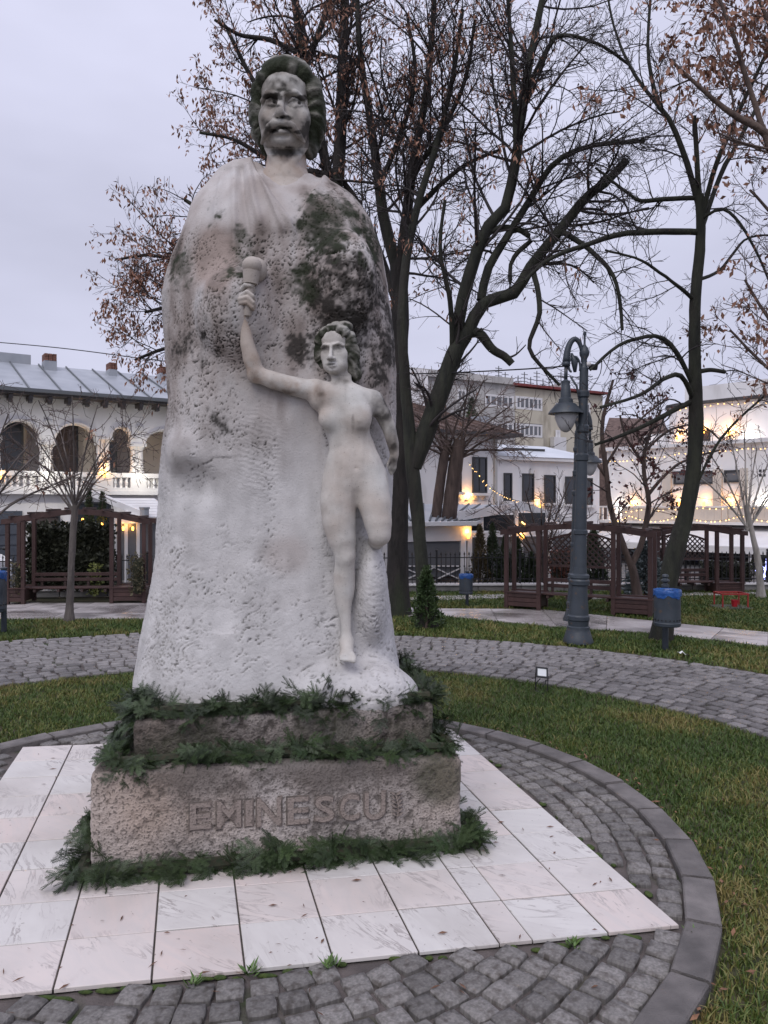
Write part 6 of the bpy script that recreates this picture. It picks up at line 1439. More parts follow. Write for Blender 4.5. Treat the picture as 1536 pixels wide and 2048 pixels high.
# --- leaning tree on the right
make_tree('leaning_tree', 'dark tree with a curved leaning trunk behind the blue-lined bin', 11.5,
    [(1322, 1284, 16), (1334, 1180, 18), (1350, 1105, 19), (1374, 1020, 15.5), (1388, 930, 14.5), (1392, 830, 14), (1389, 700, 12), (1392, 580, 10.5), (1402, 470, 10), (1398, 390, 9)],
    [[(1400, 420, 6.6), (1372, 320, 5.7), (1342, 245, 4.9), (1316, 205, 4.9), (1296, 100, 3.3), (1304, -40, 2.5)],
     [(1400, 450, 5.7), (1430, 335, 4.9, -.2), (1472, 236, 4.1, -.3), (1540, 90, 3.3, -.4), (1580, -20, 2.5, -.4)],
     [(1400, 470, 4.9), (1440, 352, 4.9, .3), (1500, 240, 4.1, .4), (1565, 110, 3.3, .5)],
     [(1398, 400, 5.7), (1393, 300, 4.9), (1388, 232, 4.5)],
     [(1396, 464, 6.6), (1330, 463, 6.6, -.1), (1250, 467, 5.7, -.2), (1175, 488, 4.9, -.3), (1095, 520, 4.1, -.3), (1050, 562, 3.3, -.3)],
     [(1390, 396, 4.9), (1330, 398, 4.9, .2), (1282, 402, 4.1, .3), (1258, 388, 3.3, .3), (1190, 335, 2.5, .3)],
     [(1387, 800, 4.9), (1362, 752, 4.9, -.3), (1325, 760, 4.1, -.5), (1280, 790, 3.3, -.6), (1200, 815, 2.5, -.7)],
     [(1387, 800, 5.7), (1330, 830, 4.9, -.2), (1270, 860, 4.1, -.3), (1190, 890, 2.5, -.4)],
     [(1386, 770, 4.9), (1350, 700, 4.9, -.2), (1310, 672, 4.1, -.3), (1240, 690, 3.3, -.4), (1180, 740, 2.5, -.5)],
     [(1393, 744, 4.9), (1420, 740, 4.5), (1450, 744, 4.1)],
     [(1316, 210, 4.1), (1270, 150, 3.3, .2), (1230, 60, 2.5, .4), (1210, -40, 2.0, .5)],
     [(1390, 600, 4.1), (1340, 560, 3.3, -.3), (1280, 520, 2.5, -.5), (1210, 500, 2.0, -.6)],
     [(1392, 560, 4.1), (1440, 540, 3.3, .3), (1490, 480, 2.5, .5), (1540, 470, 2.0, .6)],
     [(1400, 440, 3.3), (1450, 420, 3.3, -.3), (1500, 480, 2.5, -.4), (1550, 590, 2.0, -.5)],
     [(1380, 1000, 3.3), (1440, 880, 2.5, -.2), (1530, 790, 2.0, -.3)]],
    M_barkm, M_twig, 104, br=(3.6, .44), tw=(9, .5), tl=(9.5, .55), lens=((.5, 1.9), (.3, .9), (.15, .42)), group='big park trees', droop=.06)
# --- tree leaning in from outside the right edge
make_tree('overhanging_tree', 'tree leaning in at the upper right corner with brown dry foliage', 9.6,
    [(1760, 1335, 26), (1730, 1000, 22), (1700, 700, 20), (1680, 450, 18)],
    [[(1690, 520, 12), (1610, 350, 10), (1530, 265, 8), (1460, 225, 6), (1400, 175, 4), (1340, 120, 3)],
     [(1690, 560, 8), (1620, 300, 6, .4), (1560, 100, 5, .6), (1500, -40, 3, .7)],
     [(1700, 700, 7), (1620, 560, 5, .5), (1560, 450, 4, .8), (1500, 380, 2.5, 1.0)],
     [(1705, 760, 7), (1620, 730, 5, .6), (1540, 640, 4, 1.0), (1490, 560, 2.5, 1.2)],
     [(1710, 860, 8), (1620, 790, 6, 1.2), (1540, 740, 4, 1.6), (1460, 660, 2.5, 1.9)],
     [(1540, 300, 6), (1500, 180, 5), (1470, 80, 4), (1430, -30, 3)]],
    M_barkb, M_twigb, 105, br=(4.0, .46), tw=(8, .5), tl=(10, .55), leaves=(M_key, .75, .105, .6, .22, lambda x, y, r: r.random(len(x)) < np.where((y < 240), .95, .3)), lens=((.4, 1.5), (.25, .75), (.12, .36)), group='big park trees')
# --- red-leaved small tree in the lawn
make_tree('red_leaved_tree', 'small twin-stemmed tree holding dark red leaves, growing inside the lattice bower opening', 15.6,
    [(1277, 1206, 9), (1268, 1150, 8.5), (1262, 1128, 8)],
    [[(1262, 1132, 7), (1243, 1080, 6), (1222, 1020, 5.5), (1212, 940, 5), (1204, 850, 4), (1226, 760, 2.5)],
     [(1262, 1132, 7), (1280, 1095, 6), (1292, 1050, 6), (1298, 1000, 5), (1288, 950, 4), (1292, 890, 3.5), (1322, 820, 2.5)],
     [(1296, 990, 4), (1330, 950, 3), (1372, 920, 2.5), (1440, 900, 2)],
     [(1212, 930, 3), (1250, 870, 2.5), (1290, 830, 2), (1330, 800, 1.6)],
     [(1290, 930, 3), (1255, 880, 2.5), (1240, 830, 2)], [(1216, 960, 3), (1170, 890, 2.5), (1150, 840, 2)], [(1292, 900, 3), (1340, 860, 2.4), (1400, 850, 2), (1440, 880, 1.6)]],
    M_barkb, M_twigb, 106, br=(5, .5), tw=(6, .5), tl=(6, .5), leaves=(M_redleaf, .55, .085, .5, .34, None), lens=((.25, .9), (.15, .45), (.08, .22)), rmin=.004)
# --- young trees
def fan(cx, cy, n, seed, L_=180, spr=1.1, r=2.0):
    rg = random.Random(seed); out = []
    for k in range(n):
        a = -math.pi/2+spr*(2*(k+.5)/n-1)+rg.gauss(0, .08); l_ = L_*rg.uniform(.75, 1.15)
        out.append([(cx, cy+rg.uniform(0, 30), r), (cx+math.cos(a)*l_*.35, cy+math.sin(a)*l_*.4, r*.8, rg.uniform(-.2, .2)), (cx+math.cos(a)*l_*.7, cy+math.sin(a)*l_*.75, r*.6, rg.uniform(-.3, .3)), (cx+math.cos(a)*l_, cy+math.sin(a)*l_, r*.4, rg.uniform(-.4, .4))])
    return out
make_tree('young_tree', 'young bare tree with thin grey trunk in front of the leftmost bower', 13.3,
    [(138, 1242, 7.5), (142, 1150, 6.8), (147, 1060, 6.5), (150, 1010, 6)], fan(150, 1000, 11, 5, 190, 1.0), M_barkg, M_twigb, 107, br=(6, .5), tw=(6, .5), tl=(5, .5), lens=((.2, .8), (.12, .4), (.08, .2)), leaves=(M_key, .02, .09, .8, .2, None), rmin=.004)
make_tree('young_tree', 'young bare tree half outside the frame beside the blue-topped bin', 11.2,
    [(-62, 1286, 8), (-58, 1150, 7.5), (-52, 1060, 7)], fan(-52, 1050, 9, 8, 230, 1.15, 3), M_barkg, M_twigb, 108, br=(5, .5), tw=(5, .5), tl=(4, .5), lens=((.2, .8), (.12, .4), (.08, .2)), rmin=.004)
make_tree('young_tree', 'slender pale-barked young tree at the end of the iron fence', 16.6,
    [(1523, 1196, 7), (1516, 1120, 6), (1505, 1070, 5), (1492, 1010, 4)], fan(1494, 1040, 8, 11, 190, .9, 2.2), M_barkw, M_twigb, 109, br=(3.5, .45), tw=(3.5, .4), tl=(3, .4), lens=((.2, .8), (.12, .4), (.08, .2)), rmin=.004)
for px, seed, nm in ((872, 21, 'thinner'), (898, 22, 'thicker')):
    th_ = 11 if px < 880 else 16
    make_tree('pollard_tree', nm+' of two brown pollarded trees with drooping twigs beside the white townhouse', 20.6,
        [(px-6, 1155, th_), (px, 1040, th_*.95), (px+12, 940, th_*.9), (px+22, 880, th_*.8)], fan(px+22, 900, 9, seed, 130, 1.7, 2.6), M_barkb, M_twigp, 110+seed, br=(3.5, .6), tw=(5, .5), tl=(4, .5), lens=((.5, 1.7), (.3, .9), (.1, .3)), droop=.16, rmin=.006, wig=.13)
# wispy shrub in front of the white wing
make_tree('bare_shrub', 'bare upright shrub in front of the white wing, behind the bower', 19.5,
    [(1085, 1165, 6), (1085, 1130, 5)], fan(1085, 1125, 12, 31, 150, 1.0, 2), M_barkb, M_twigb, 140, br=(5, .5), tw=(5, .5), tl=(3, .4), lens=((.2, .8), (.12, .4), (.08, .2)), rmin=.005, cat='shrub')

# --- conifers
def conifer(name, label, px, base_y, top_y, half_w, Y, m, seed, group=None, n=900, zb=0.0, spruce=False):
    rg = np.random.default_rng(seed); s = Y/F; x0 = (px-768)*s; h = (CH-(top_y-HZ)*s)-zb; W = half_w*s
    t = thing(name, label, 'conifer', (x0, Y, zb), 0, group)
    MB().tube([(x0, Y, zb), (x0, Y, zb+h*.5), (x0, Y, zb+h*.93)], [W*.12, W*.07, .006], 7).build('trunk', M_barkb, t)
    k = rg.random(n)**.75; zz = .03+.97*k; prof = (1-zz)**.75*np.minimum(1, (zz/.12)+.55); a = rg.uniform(0, 2*np.pi, n)
    lump = 1+.22*np.sin(a*3+zz*14)+.12*rg.normal(size=n); rr = W*prof*lump*np.sqrt(rg.uniform(.35, 1, n))
    p = np.stack([x0+rr*np.cos(a), Y+rr*np.sin(a), zb+zz*h], 1); od = np.stack([np.cos(a), np.sin(a), np.full(n, .1 if spruce else 1.3)], 1)+rg.normal(0, .3, (n, 3)); od /= np.linalg.norm(od, axis=1)[:, None]
    V = []; Q = []; c = 0
    for j in range(4):
        d = od+rg.normal(0, .45, (n, 3)); d /= np.linalg.norm(d, axis=1)[:, None]; sd = np.cross(d, rg.normal(size=(n, 3))); sd /= np.linalg.norm(sd, axis=1)[:, None]
        L_ = W*rg.uniform(.25, .5, n)[:, None]*(1.0-.5*zz[:, None]); q = p+rg.normal(0, W*.07, (n, 3))
        V.append(np.stack([q, q+d*L_*.5+sd*L_*.16, q+d*L_, q+d*L_*.5-sd*L_*.16], 1).reshape(-1, 3)); i = np.arange(n)*4+c; Q.append(np.stack([i, i+1, i+2, i+3], 1)); c += n*4
    np_mesh('foliage', np.vstack(V), quads=np.vstack(Q), mat=m, parent=t); return t
M_thuja = mat('thuja_foliage', (.016, .030, .012), (.045, .062, .022), .7, 2.5, lo=.3, hi=.7)
M_thujab = mat('bronze_thuja_foliage', (.045, .035, .014), (.085, .062, .024), .7, 2.5, lo=.3, hi=.7)
M_spruce = mat('blue_spruce_needles', (.065, .085, .088), (.14, .165, .165), .7, 3, lo=.3, hi=.7)
for px, ty, hw, nm, mm in ((960, 1052, 20, 'bronze-tinted thuja, first of the row behind the iron fence', M_thujab), (985, 1048, 19, 'tall narrow thuja, second of the row behind the fence', M_thuja), (1010, 1072, 17, 'shorter green thuja, third of the row behind the fence', M_thuja), (1034, 1078, 22, 'broad thuja behind the open side of the middle bower', M_thuja), (1062, 1105, 16, 'low thuja at the edge of the lattice', M_thuja)):
    conifer('thuja', nm, px, 1172, ty, hw, 18.6+random.uniform(-.1, .2), mm, px, 'thujas along the fence')
conifer('thuja', 'pyramid thuja seen through the lattice of the middle bower', 1187, 1172, 1062, 27, 18.6, M_thuja, 5, 'thujas along the fence')
conifer('blue_spruce', 'small silvery blue spruce beside the red-leaved tree', 1292, 1190, 1085, 40, 16.3, M_spruce, 9, None, 800, 0, True)
for px, ty, nm in ((178, 978, 'dark narrow thuja nearer the young tree, before the arcaded house'), (205, 985, 'dark narrow thuja nearer the stone block, before the arcaded house')):
    conifer('thuja', nm, px, 1172, ty, 20, 19.4, M_thuja, px, 'thujas before the arcaded house')
conifer('yew', 'dark evergreen showing over the roof of the white townhouse', 944, 900, 800, 34, 36, M_thuja, 77, None, 700, 0)
# hedge behind the leftmost bower, as a clipped leafy mass of its own
def hedge(name, label, x0, x1, y0, y1, z0, z1, m, n, seed, size=.12, cat='hedge'):
    rg = np.random.default_rng(seed); t = thing(name, label, cat, ((x0+x1)/2, (y0+y1)/2, z0))
    MB().box(((x0+x1)/2, (y0+y1)/2, (z0+z1)/2-.05), (x1-x0-.12, y1-y0-.1, z1-z0-.1), bev=.05).build('stems', M_twigwood, t)
    p = np.stack([rg.uniform(x0, x1, n), y0+(y1-y0)*rg.random(n)**2.2, z0+(z1-z0)*rg.random(n)], 1); d = rg.normal(size=(n, 3)); d[:, 1] -= .6; d[:, 2] += .3; d /= np.linalg.norm(d, axis=1)[:, None]
    sd = np.cross(d, rg.normal(size=(n, 3))); sd /= np.linalg.norm(sd, axis=1)[:, None]; L_ = size*rg.uniform(.6, 1.3, n)[:, None]
    V = np.stack([p, p+d*L_*.5+sd*L_*.3, p+d*L_, p+d*L_*.5-sd*L_*.3], 1).reshape(-1, 3); i = np.arange(n)*4
    np_mesh('foliage', V, quads=np.stack([i, i+1, i+2, i+3], 1), mat=m, parent=t); return t
M_hedge = mat('hedge_leaves', (.018, .022, .014), (.045, .048, .026), .6, 6, lo=.3, hi=.7)
hedge('hedge', 'dense dark evergreen hedge behind the leftmost bower', -7.75, -5.9, 16.6, 17.1, .2, 1.6, M_hedge, 5200, 3)
conifer('fir_bundle', 'conifer boughs bundled round the foot of the mossy trunk', 853, 1256, 1135, 29, 12.5, M_fir, 4, None, 800, 0)
M_ltleaf = mat('yellow_green_leaves', (.10, .13, .03), (.20, .21, .06), .6, 6)
hedge('variegated_shrub', 'yellow-green leafy shrub inside the opening of the leftmost bower', P(185, 1150, 16.5)[0], P(206, 1150, 16.5)[0], 16.3, 16.6, .1, .75, M_ltleaf, 260, 5, .08, 'shrub')
M_vine = mat('vine_leaves', (.05, .045, .025), (.12, .10, .05), .7, 6)
hedge('climber', 'brownish climbing plant at the planter of the leftmost bower, next to the block', P(262, 1120, 15.6)[0], P(292, 1120, 15.6)[0], 15.45, 15.7, .2, 1.0, M_vine, 320, 6, .07, 'climber')
hedge('climber', 'sparse brownish climber on the planter beside the blue-topped bin', P(28, 1120, 15.6)[0], P(48, 1120, 15.6)[0], 15.45, 15.7, .2, .85, M_vine, 160, 7, .07, 'climber')
M_redhedge = mat('red_brown_leaves', (.085, .028, .020), (.15, .06, .04), .7, 6)
hedge('beech_hedge', 'red-brown low shrub seen through the lattice of the middle bower', P(1098, 1120, 18.4)[0], P(1150, 1120, 18.4)[0], 18.3, 18.6, .2, .95, M_redhedge, 500, 8, .10, 'shrub')
hedge('box_hedge', 'low dark clipped hedge behind the farthest bower', P(1400, 1140, 18.6)[0], P(1500, 1140, 18.6)[0], 18.4, 18.8, .15, .62, M_hedge, 1400, 9, .09)
# ================================================================== FENCE, BOWERS, LAMPS AND SMALL THINGS
M_iron = mat('black_iron', (.012, .012, .014), rough=.5)
M_block = mat('wall_block', (.16, .155, .15), (.23, .22, .21), .85, 4, bump=.4, rnd=.12)
M_cope = mat('pale_coping', (.50, .48, .47), (.58, .56, .55), .7, 4, bump=.2)
M_brown = mat('brown_stained_wood', (.040, .018, .016), (.065, .031, .027), .6, 5, bump=.3, bscale=40, stretch=(1, 1, .3), rnd=.12)
M_brownd = mat('dark_brown_wood', (.034, .018, .015), (.055, .030, .026), .5, 6, bump=.3, bscale=40)
M_steel = mat('blue_grey_paint', (.030, .039, .050), (.046, .057, .070), .45, 4, bump=.15, bscale=50, c3=(.085, .062, .048), s3=13, t3=(.62, .72))
M_bag = mat('blue_bag', (.008, .055, .22), (.015, .09, .30), .3, 9, bump=.7, bscale=25)
M_glob = mat('frosted_globe', (.42, .42, .43), (.50, .50, .50), .6, 3)
FA, FB, FC = np.array([-13.0, 16.0]), np.array([1.17, 17.85]), np.array([12.0, 18.1])
def fence(a, c, lw, lf, skip=None):
    d = (c-a); L_ = np.linalg.norm(d); d /= L_; rz = math.atan2(d[1], d[0]); R = rotm(0, 0, rz)
    wl_ = thing('low_wall', lw, 'wall', (a[0], a[1], 0), rz); fe = thing('iron_fence', lf, 'fence', (a[0], a[1], .18), rz)
    def w(t, o, z): p = a+d*t+np.array([d[1], -d[0]])*o; return np.array([p[0], p[1], z])
    n = int(L_/1.0); blk = MB().box((0, 0, 0), (.985, .22, .135), bev=.008).mesh('wall_block', M_block)
    cop = MB().box((0, 0, 0), (1.99, .30, .045), bev=.008).mesh('coping', M_cope)
    for k in range(n): inst('wall_block', blk, wl_, (k+.5, 0, .067))
    for k in range(n//2): inst('coping', cop, wl_, (2*k+1, 0, .158))
    pk = MB().box((0, 0, .33), (.016, .016, .66)); pk.lathe((0, 0, .66), [(.012, 0), (.022, .02), (.001, .08)], 6); pk.box((0, 0, .40), (.034, .034, .03)); pkm = pk.mesh('picket', M_iron)
    po = MB().box((0, 0, .36), (.045, .045, .74)); po.ball((0, 0, .765), .035, 8, 6); pom = po.mesh('post', M_iron); k = 0; t = .05
    while t < L_-.05:
        x = 768+w(t, 0, 0)[0]/w(t, 0, 0)[1]*F
        if -20 < x < 1640: inst('post' if k % 18 == 0 else 'picket', pom if k % 18 == 0 else pkm, fe, (t, 0, 0))
        t += .108; k += 1
    for z in (.10, .60): b = MB(); b.bar(w(0, 0, .18+z), w(L_, 0, .18+z), .022, .022); b.build('rail', M_iron, fe)
fence(FA, FB, 'low grey block wall with pale coping behind the leftmost bower', 'black iron picket fence before the arcaded house and pavilion')
fence(FB, FC, 'low grey block wall with pale coping beside the thujas and far bower', 'black iron picket fence before the conservatory and the terrace building')

def bower(label, pl, pr, dpt, H, rise, lattice, planterL=.27, planterR=.27, ph=.31, bench=True):
    a = np.array(pl[:2]); c = np.array(pr[:2]); d = c-a; L_ = np.linalg.norm(d); d /= L_; n = np.array([-d[1], d[0]]); rz = math.atan2(d[1], d[0])
    t = thing('bower_bench', label, 'bower', (*((a+c)/2+n*dpt/2), 0), rz, 'brown wooden bower benches')
    R = rotm(0, 0, rz)
    def w(s, o, z): p = a+d*s+n*o; return np.array([p[0], p[1], z])
    def arch_z(s): return H+rise*math.sin(math.pi*s/L_)
    pw = .075; i0, i1 = planterL*L_*.95, L_*(1-planterR*.95)
    for s0, s1 in ((0, i0), (i1, L_)):
        b = MB(); b.box(w((s0+s1)/2, dpt/2, .03+ph*.5), (s1-s0-.02, dpt-.02, ph-.06), R); pb = b.build('planter', M_brownd, t)
        for k in range(3):
            for o in (-.012, dpt+.012):
                q = MB(); q.box(w((s0+s1)/2, o, .05+(k+.5)*(ph-.05)/3), (s1-s0-.05, .026, (ph-.05)/3-.008), R, bev=.004); q.build('plank', M_brown, pb)
        q = MB(); q.box(w((s0+s1)/2, dpt/2, ph-.015), (s1-s0-.04, dpt-.05, .02), R); q.build('soil', M_soil, pb)
        q = MB(); q.box(w((s0+s1)/2, -.02, ph+.012), (s1-s0+.05, .06, .025), R); q.box(w((s0+s1)/2, dpt+.02, ph+.012), (s1-s0+.05, .06, .025), R); q.build('rim', M_brown, pb)
        for s in (s0+.03, s1-.03):
            for o in (0, dpt): q = MB(); q.box(w(s, o, (arch_z(s)-.02)/2), (pw, pw, arch_z(s)-.02), R, bev=.006); q.build('post', M_brown, t)
    for o in (-.03, dpt+.03):
        b = MB(); N_ = 16
        for k in range(N_):
            s0, s1 = -.08+(L_+.16)*k/N_, -.08+(L_+.16)*(k+1)/N_; b.prism([w(s0, o-.022, arch_z(max(0, min(L_, s0)))-.05), w(s1, o-.022, arch_z(max(0, min(L_, s1)))-.05), w(s1, o-.022, arch_z(max(0, min(L_, s1)))+.05), w(s0, o-.022, arch_z(max(0, min(L_, s0)))+.05)], (*(n*.044), 0))
        b.build('arched_beam', M_brown, t)
    for k in range(8):
        s = L_*(k+.3)/7.6; q = MB(); q.box(w(s, dpt/2, arch_z(s)+.075), (.036, dpt+.24, .045), R); q.build('rafter', M_brown, t)
    if lattice:
        zb, s0, s1 = H*.56, i0+.02, i1-.02
        def top(s): return H-.13+rise*.9*math.sin(math.pi*(s-s0)/(s1-s0))*1.2-.02
        b = MB(); N_ = 14
        for k in range(N_): x0, x1 = s0+(s1-s0)*k/N_, s0+(s1-s0)*(k+1)/N_; b.bar(w(x0, dpt, top(x0)), w(x1, dpt, top(x1)), .04, .04)
        b.bar(w(s0, dpt, zb), w(s1, dpt, zb), .04, .04); b.build('lattice_frame', M_brown, t); sp = .115
        for sg in (1, -1):
            x = s0-(H-zb)-.1
            while x < s1+(H-zb)+.1:
                seg = []
                for f in np.linspace(0, 1, 25):
                    z = zb+(H+rise-zb)*f; s = x+sg*(z-zb) if sg > 0 else x-(z-zb)
                    if s0 <= s <= s1 and z <= top(s): seg.append((s, z))
                if len(seg) > 1: q = MB(); q.bar(w(seg[0][0], dpt+.008*sg, seg[0][1]), w(seg[-1][0], dpt+.008*sg, seg[-1][1]), .012, .026); q.build('lattice_slat', M_brownd, t)
                x += sp
    if bench:
        sz = .30 if ph > .25 else .26
        for k in range(4): q = MB(); q.box(w((i0+i1)/2, dpt*.35+k*.085, sz), (i1-i0+.02, .074, .03), R, bev=.004); q.build('seat_plank', M_brown, t)
        for z in (sz+.14, sz+.25): q = MB(); q.box(w((i0+i1)/2, dpt-.02, z), (i1-i0, .03, .07), R, bev=.004); q.build('back_plank', M_brown, t)
        for f in (.08, .36, .64, .92):
            s = i0+(i1-i0)*f; q = MB(); q.box(w(s, dpt-.02+.02, (sz+.27)/2+.12), (.05, .04, sz+.03), R); q.box(w(s, dpt*.6, sz-.05), (.05, dpt*.75, .05), R); q.build('bracket', M_brownd, t)
    return t
bower('brown bower bench with arched top and lattice, behind the tall blue-grey lamp post', G(1010, 1216), G(1304, 1236), .45, 1.47, .13, True)
bower('brown bower bench without lattice before the dark hedge, its planter beside the stone block', G(12, 1209), G(291, 1206), .60, 1.66, .20, False, .14, .27)
bower('farthest brown bower bench with lattice, behind the leaning tree', G(1313, 1190), G(1487, 1188), .45, 1.36, .12, True, .10, .34, .24)

# ---- lamp posts
def lamp(name, label, bx, by, scale, ang, cam_=False):
    p = G(bx, by); Y = p[1]; u = 11.2/F*scale          # metres per drawing pixel
    t = thing(name, label, 'lamp post', (p[0], p[1], 0), 0, 'cast street lamps')
    lean = .022
    def at(dx, h): return np.array([p[0]+(dx*math.cos(ang)+h*lean)*u, p[1]+dx*math.sin(ang)*u, h*u])
    Rl = rotm(0, math.atan(lean), 0)
    b = MB(); b.lathe(p, [(r*u, h*u) for r, h in ((30, 0), (30, 4), (27, 12), (24, 22), (22.5, 26), (22.5, 32), (20, 34), (20.5, 44), (22, 46), (22, 53), (19.5, 56), (18.5, 70), (16.5, 100), (16, 114), (19.5, 116), (20, 124), (18, 127), (19.5, 130), (19, 135), (15, 138), (14, 150))], 24, Rl); b.build('base', M_steel, t, auto=30)
    b = MB(); b.lathe(p, [(r*u, h*u) for r, h in ((13.5, 148), (12.5, 215), (14.5, 217), (14.5, 224), (12, 226), (11, 330), (10.5, 362), (13, 364), (13.5, 374), (10.5, 378), (9.5, 418), (12, 421), (12.5, 432), (9.5, 436), (9, 488), (11.5, 491), (12, 500), (9, 504), (8.5, 548))], 20, Rl); b.build('shaft', M_steel, t, auto=30)
    b = MB(); b.lathe(p, [(r*u, h*u) for r, h in ((8.5, 548), (6, 552), (5.5, 566), (9.5, 574), (10, 580), (7.5, 588), (4, 592), (2.2, 596), (2.0, 612), (3.4, 615), (3.2, 620), (.5, 622))], 16, Rl); b.build('finial', M_steel, t, auto=30)
    th_ = np.linspace(0, 1, 20); pts = []; rs = []
    for f in th_:
        a = math.pi*f; pts.append(at(-3-16.5*(1-math.cos(a)) if f < .5 else -19.5-16.5*math.sin(a-math.pi/2), 560+46*math.sin(a))); rs.append((3.4+3.6*f)*u)
    b = MB(); b.tube(pts, rs, 10); b.tube([at(-36, 560), at(-36, 552)], [8*u, 8*u], 12); b.tube([at(-36, 553), at(-36, 524)], [3.6*u, 3.6*u], 10); arm = b.build('arm', M_steel, t, smooth=True)
    b = MB(); sc = []
    for f in np.linspace(0, 1, 26): a = -.4+f*5.0; r = 24*(1-.55*f); sc.append(at(-20+r*math.cos(a)*.55-4*f, 552-18*f*0+r*math.sin(a)))
    b.tube(sc, 2.4*u, 7); b.tube([at(-26, 530), at(-14, 512), at(-5, 470), at(-8, 440)], 2.2*u, 7); b.tube([at(-26, 578), at(-19, 560), at(-18, 540)], [2*u, 7*u, 3*u], 8); b.build('scroll', M_steel, arm, smooth=True)
    q = at(-36, 0)
    b = MB(); b.lathe((q[0]+525*lean*u, q[1], 0), [(r*u, h*u) for r, h in ((35, 457), (34, 460), (19, 477), (14.5, 478), (14, 486), (10.5, 489), (9, 512), (8, 515), (9, 521), (4, 525))], 22); b.build('lamp_shade', M_steel, t, auto=35)
    b = MB(); b.lathe((q[0]+525*lean*u, q[1], 0), [(r*u, h*u) for r, h in ((3, 420), (10, 424), (16, 434), (20.5, 446), (22, 458))], 20); b.build('globe', M_glob, t, smooth=True)
    if cam_:
        m = thing('security_camera', 'small dark security camera on a white bracket near the lamp post top', 'camera', tuple(at(12, 553)))
        MB().tube([at(4, 556), at(10, 556), at(12, 552)], [5*u, 5.5*u, 4*u], 8).build('bracket', M_white2, m, smooth=True); MB().box(at(18, 550), (13*u, 16*u, 11*u), rotm(.15, .1, .3), bev=1.5*u).build('housing', M_iron, m)
    return at
at1 = lamp('street_lamp', 'tall blue-grey cast lamp post with frosted bell lantern, at the cobbled road edge', 1156, 1285, 1.0, 0, True)
at2 = lamp('street_lamp', 'second lamp post, mostly hidden behind the tall one, lantern on its other side', 1147, 1241, .82, math.pi)
# overhead cable
b = MB(); pts = [P(-60, 680, 19), P(120, 696, 17.5), P(335, 723, 16), P(560, 744, 14.6), P(800, 748, 13.2), P(1000, 741, 12), at1(-36, 552)]
q, _ = resample(pts, [1]*len(pts), 40); b.tube(q, .011, 5); tag(b.build('overhead_cable', M_iron), 'black overhead cable running from the left to the tall lamp post', 'cable')
# ---- bins
def bin_(label, px0, px1, yt, yb, base_y, finial=False):
    Y = CH*F/(base_y-HZ); u = Y/F; xc = (px0+px1)/2; r = (px1-px0)/2*u; p = np.array([(xc-768)*u, Y, 0]); zt, zb = CH-(yt-HZ)*u, CH-(yb-HZ)*u
    t = thing('litter_bin', label, 'litter bin', (p[0]+.25*r, p[1]+r, 0), 0, 'blue-grey litter bins'); h = zt-zb
    b = MB(); b.lathe((p[0], p[1], zb), [(r*.9, .0), (r*.97, .01), (r, h*.10), (r*.96, h*.12), (r*.97, h*.5), (r*.99, h*.98), (r*.95, h), (r*.90, h*.98), (r*.88, h*.1)], 28); body = b.build('body', M_steel, t, auto=35)
    for k in range(14):
        a = -math.pi/2+(k-6.5)*.30; q = MB(); rr = r*.978; c_ = np.array([p[0]+rr*math.cos(a), p[1]+rr*math.sin(a), zb+h*.19]); q.lathe(c_, [(r*.055, -.004), (r*.055, .004)], 10, np.array(Vector((math.cos(a), math.sin(a), 0)).to_track_quat('Z', 'Y').to_matrix())); q.build('drain_hole', M_iron, body)
    # the bag folded over the rim, wavy at its hem
    n = 40; V = []; Fs = []
    for i, (k, z) in enumerate(((.86, h*.85), (.90, h+.004), (.97, h+.012), (1.015, h*.99), (1.03, h*.92), (1.02, h*.82))):
        for j in range(n):
            a = 2*math.pi*j/n; wv = 1+.016*math.sin(a*9+i)+random.gauss(0, .008); V.append((p[0]+r*k*wv*math.cos(a), p[1]+r*k*wv*math.sin(a), zb+z-(i == 5)*h*.04*(math.sin(a*5+1)+.6*math.sin(a*11))))
    for i in range(5):
        for j in range(n): Fs.append((i*n+j, i*n+(j+1) % n, (i+1)*n+(j+1) % n, (i+1)*n+j))
    b = MB(); b.add(V, Fs); b.build('bag', M_bag, t, smooth=True)
    pp = np.array([p[0]+.28*r, p[1]+r*1.18, 0])
    b = MB(); b.lathe(pp, [(r*.24, 0), (r*.24, zt+.02), (r*.30, zt+.025), (r*.30, zt+.05)]+([(r*.16, zt+.06), (r*.15, zt+.075), (r*.33, zt+.10), (r*.33, zt+.115), (r*.2, zt+.13), (r*.18, zt+.14), (r*.26, zt+.165), (r*.22, zt+.19), (r*.02, zt+.20)] if finial else [(r*.1, zt+.06)]), 14); b.box((pp[0], pp[1]-r*.2, zb+h*.2), (r*.5, r*.35, .04)); b.box((pp[0], pp[1]-r*.2, zb+h*.8), (r*.5, r*.35, .04)); b.build('pole', M_steel, t, auto=35)
bin_('large blue-grey litter bin with blue liner and ball-topped pole by the leaning tree', 1308, 1361, 1180, 1252, 1304, True)
bin_('small blue-lined litter bin between the thujas and the mossy tree', 918, 946, 1149, 1188, 1215)
bin_('blue-lined litter bin cut off by the left edge of the frame', -36, 11, 1144, 1224, 1268)
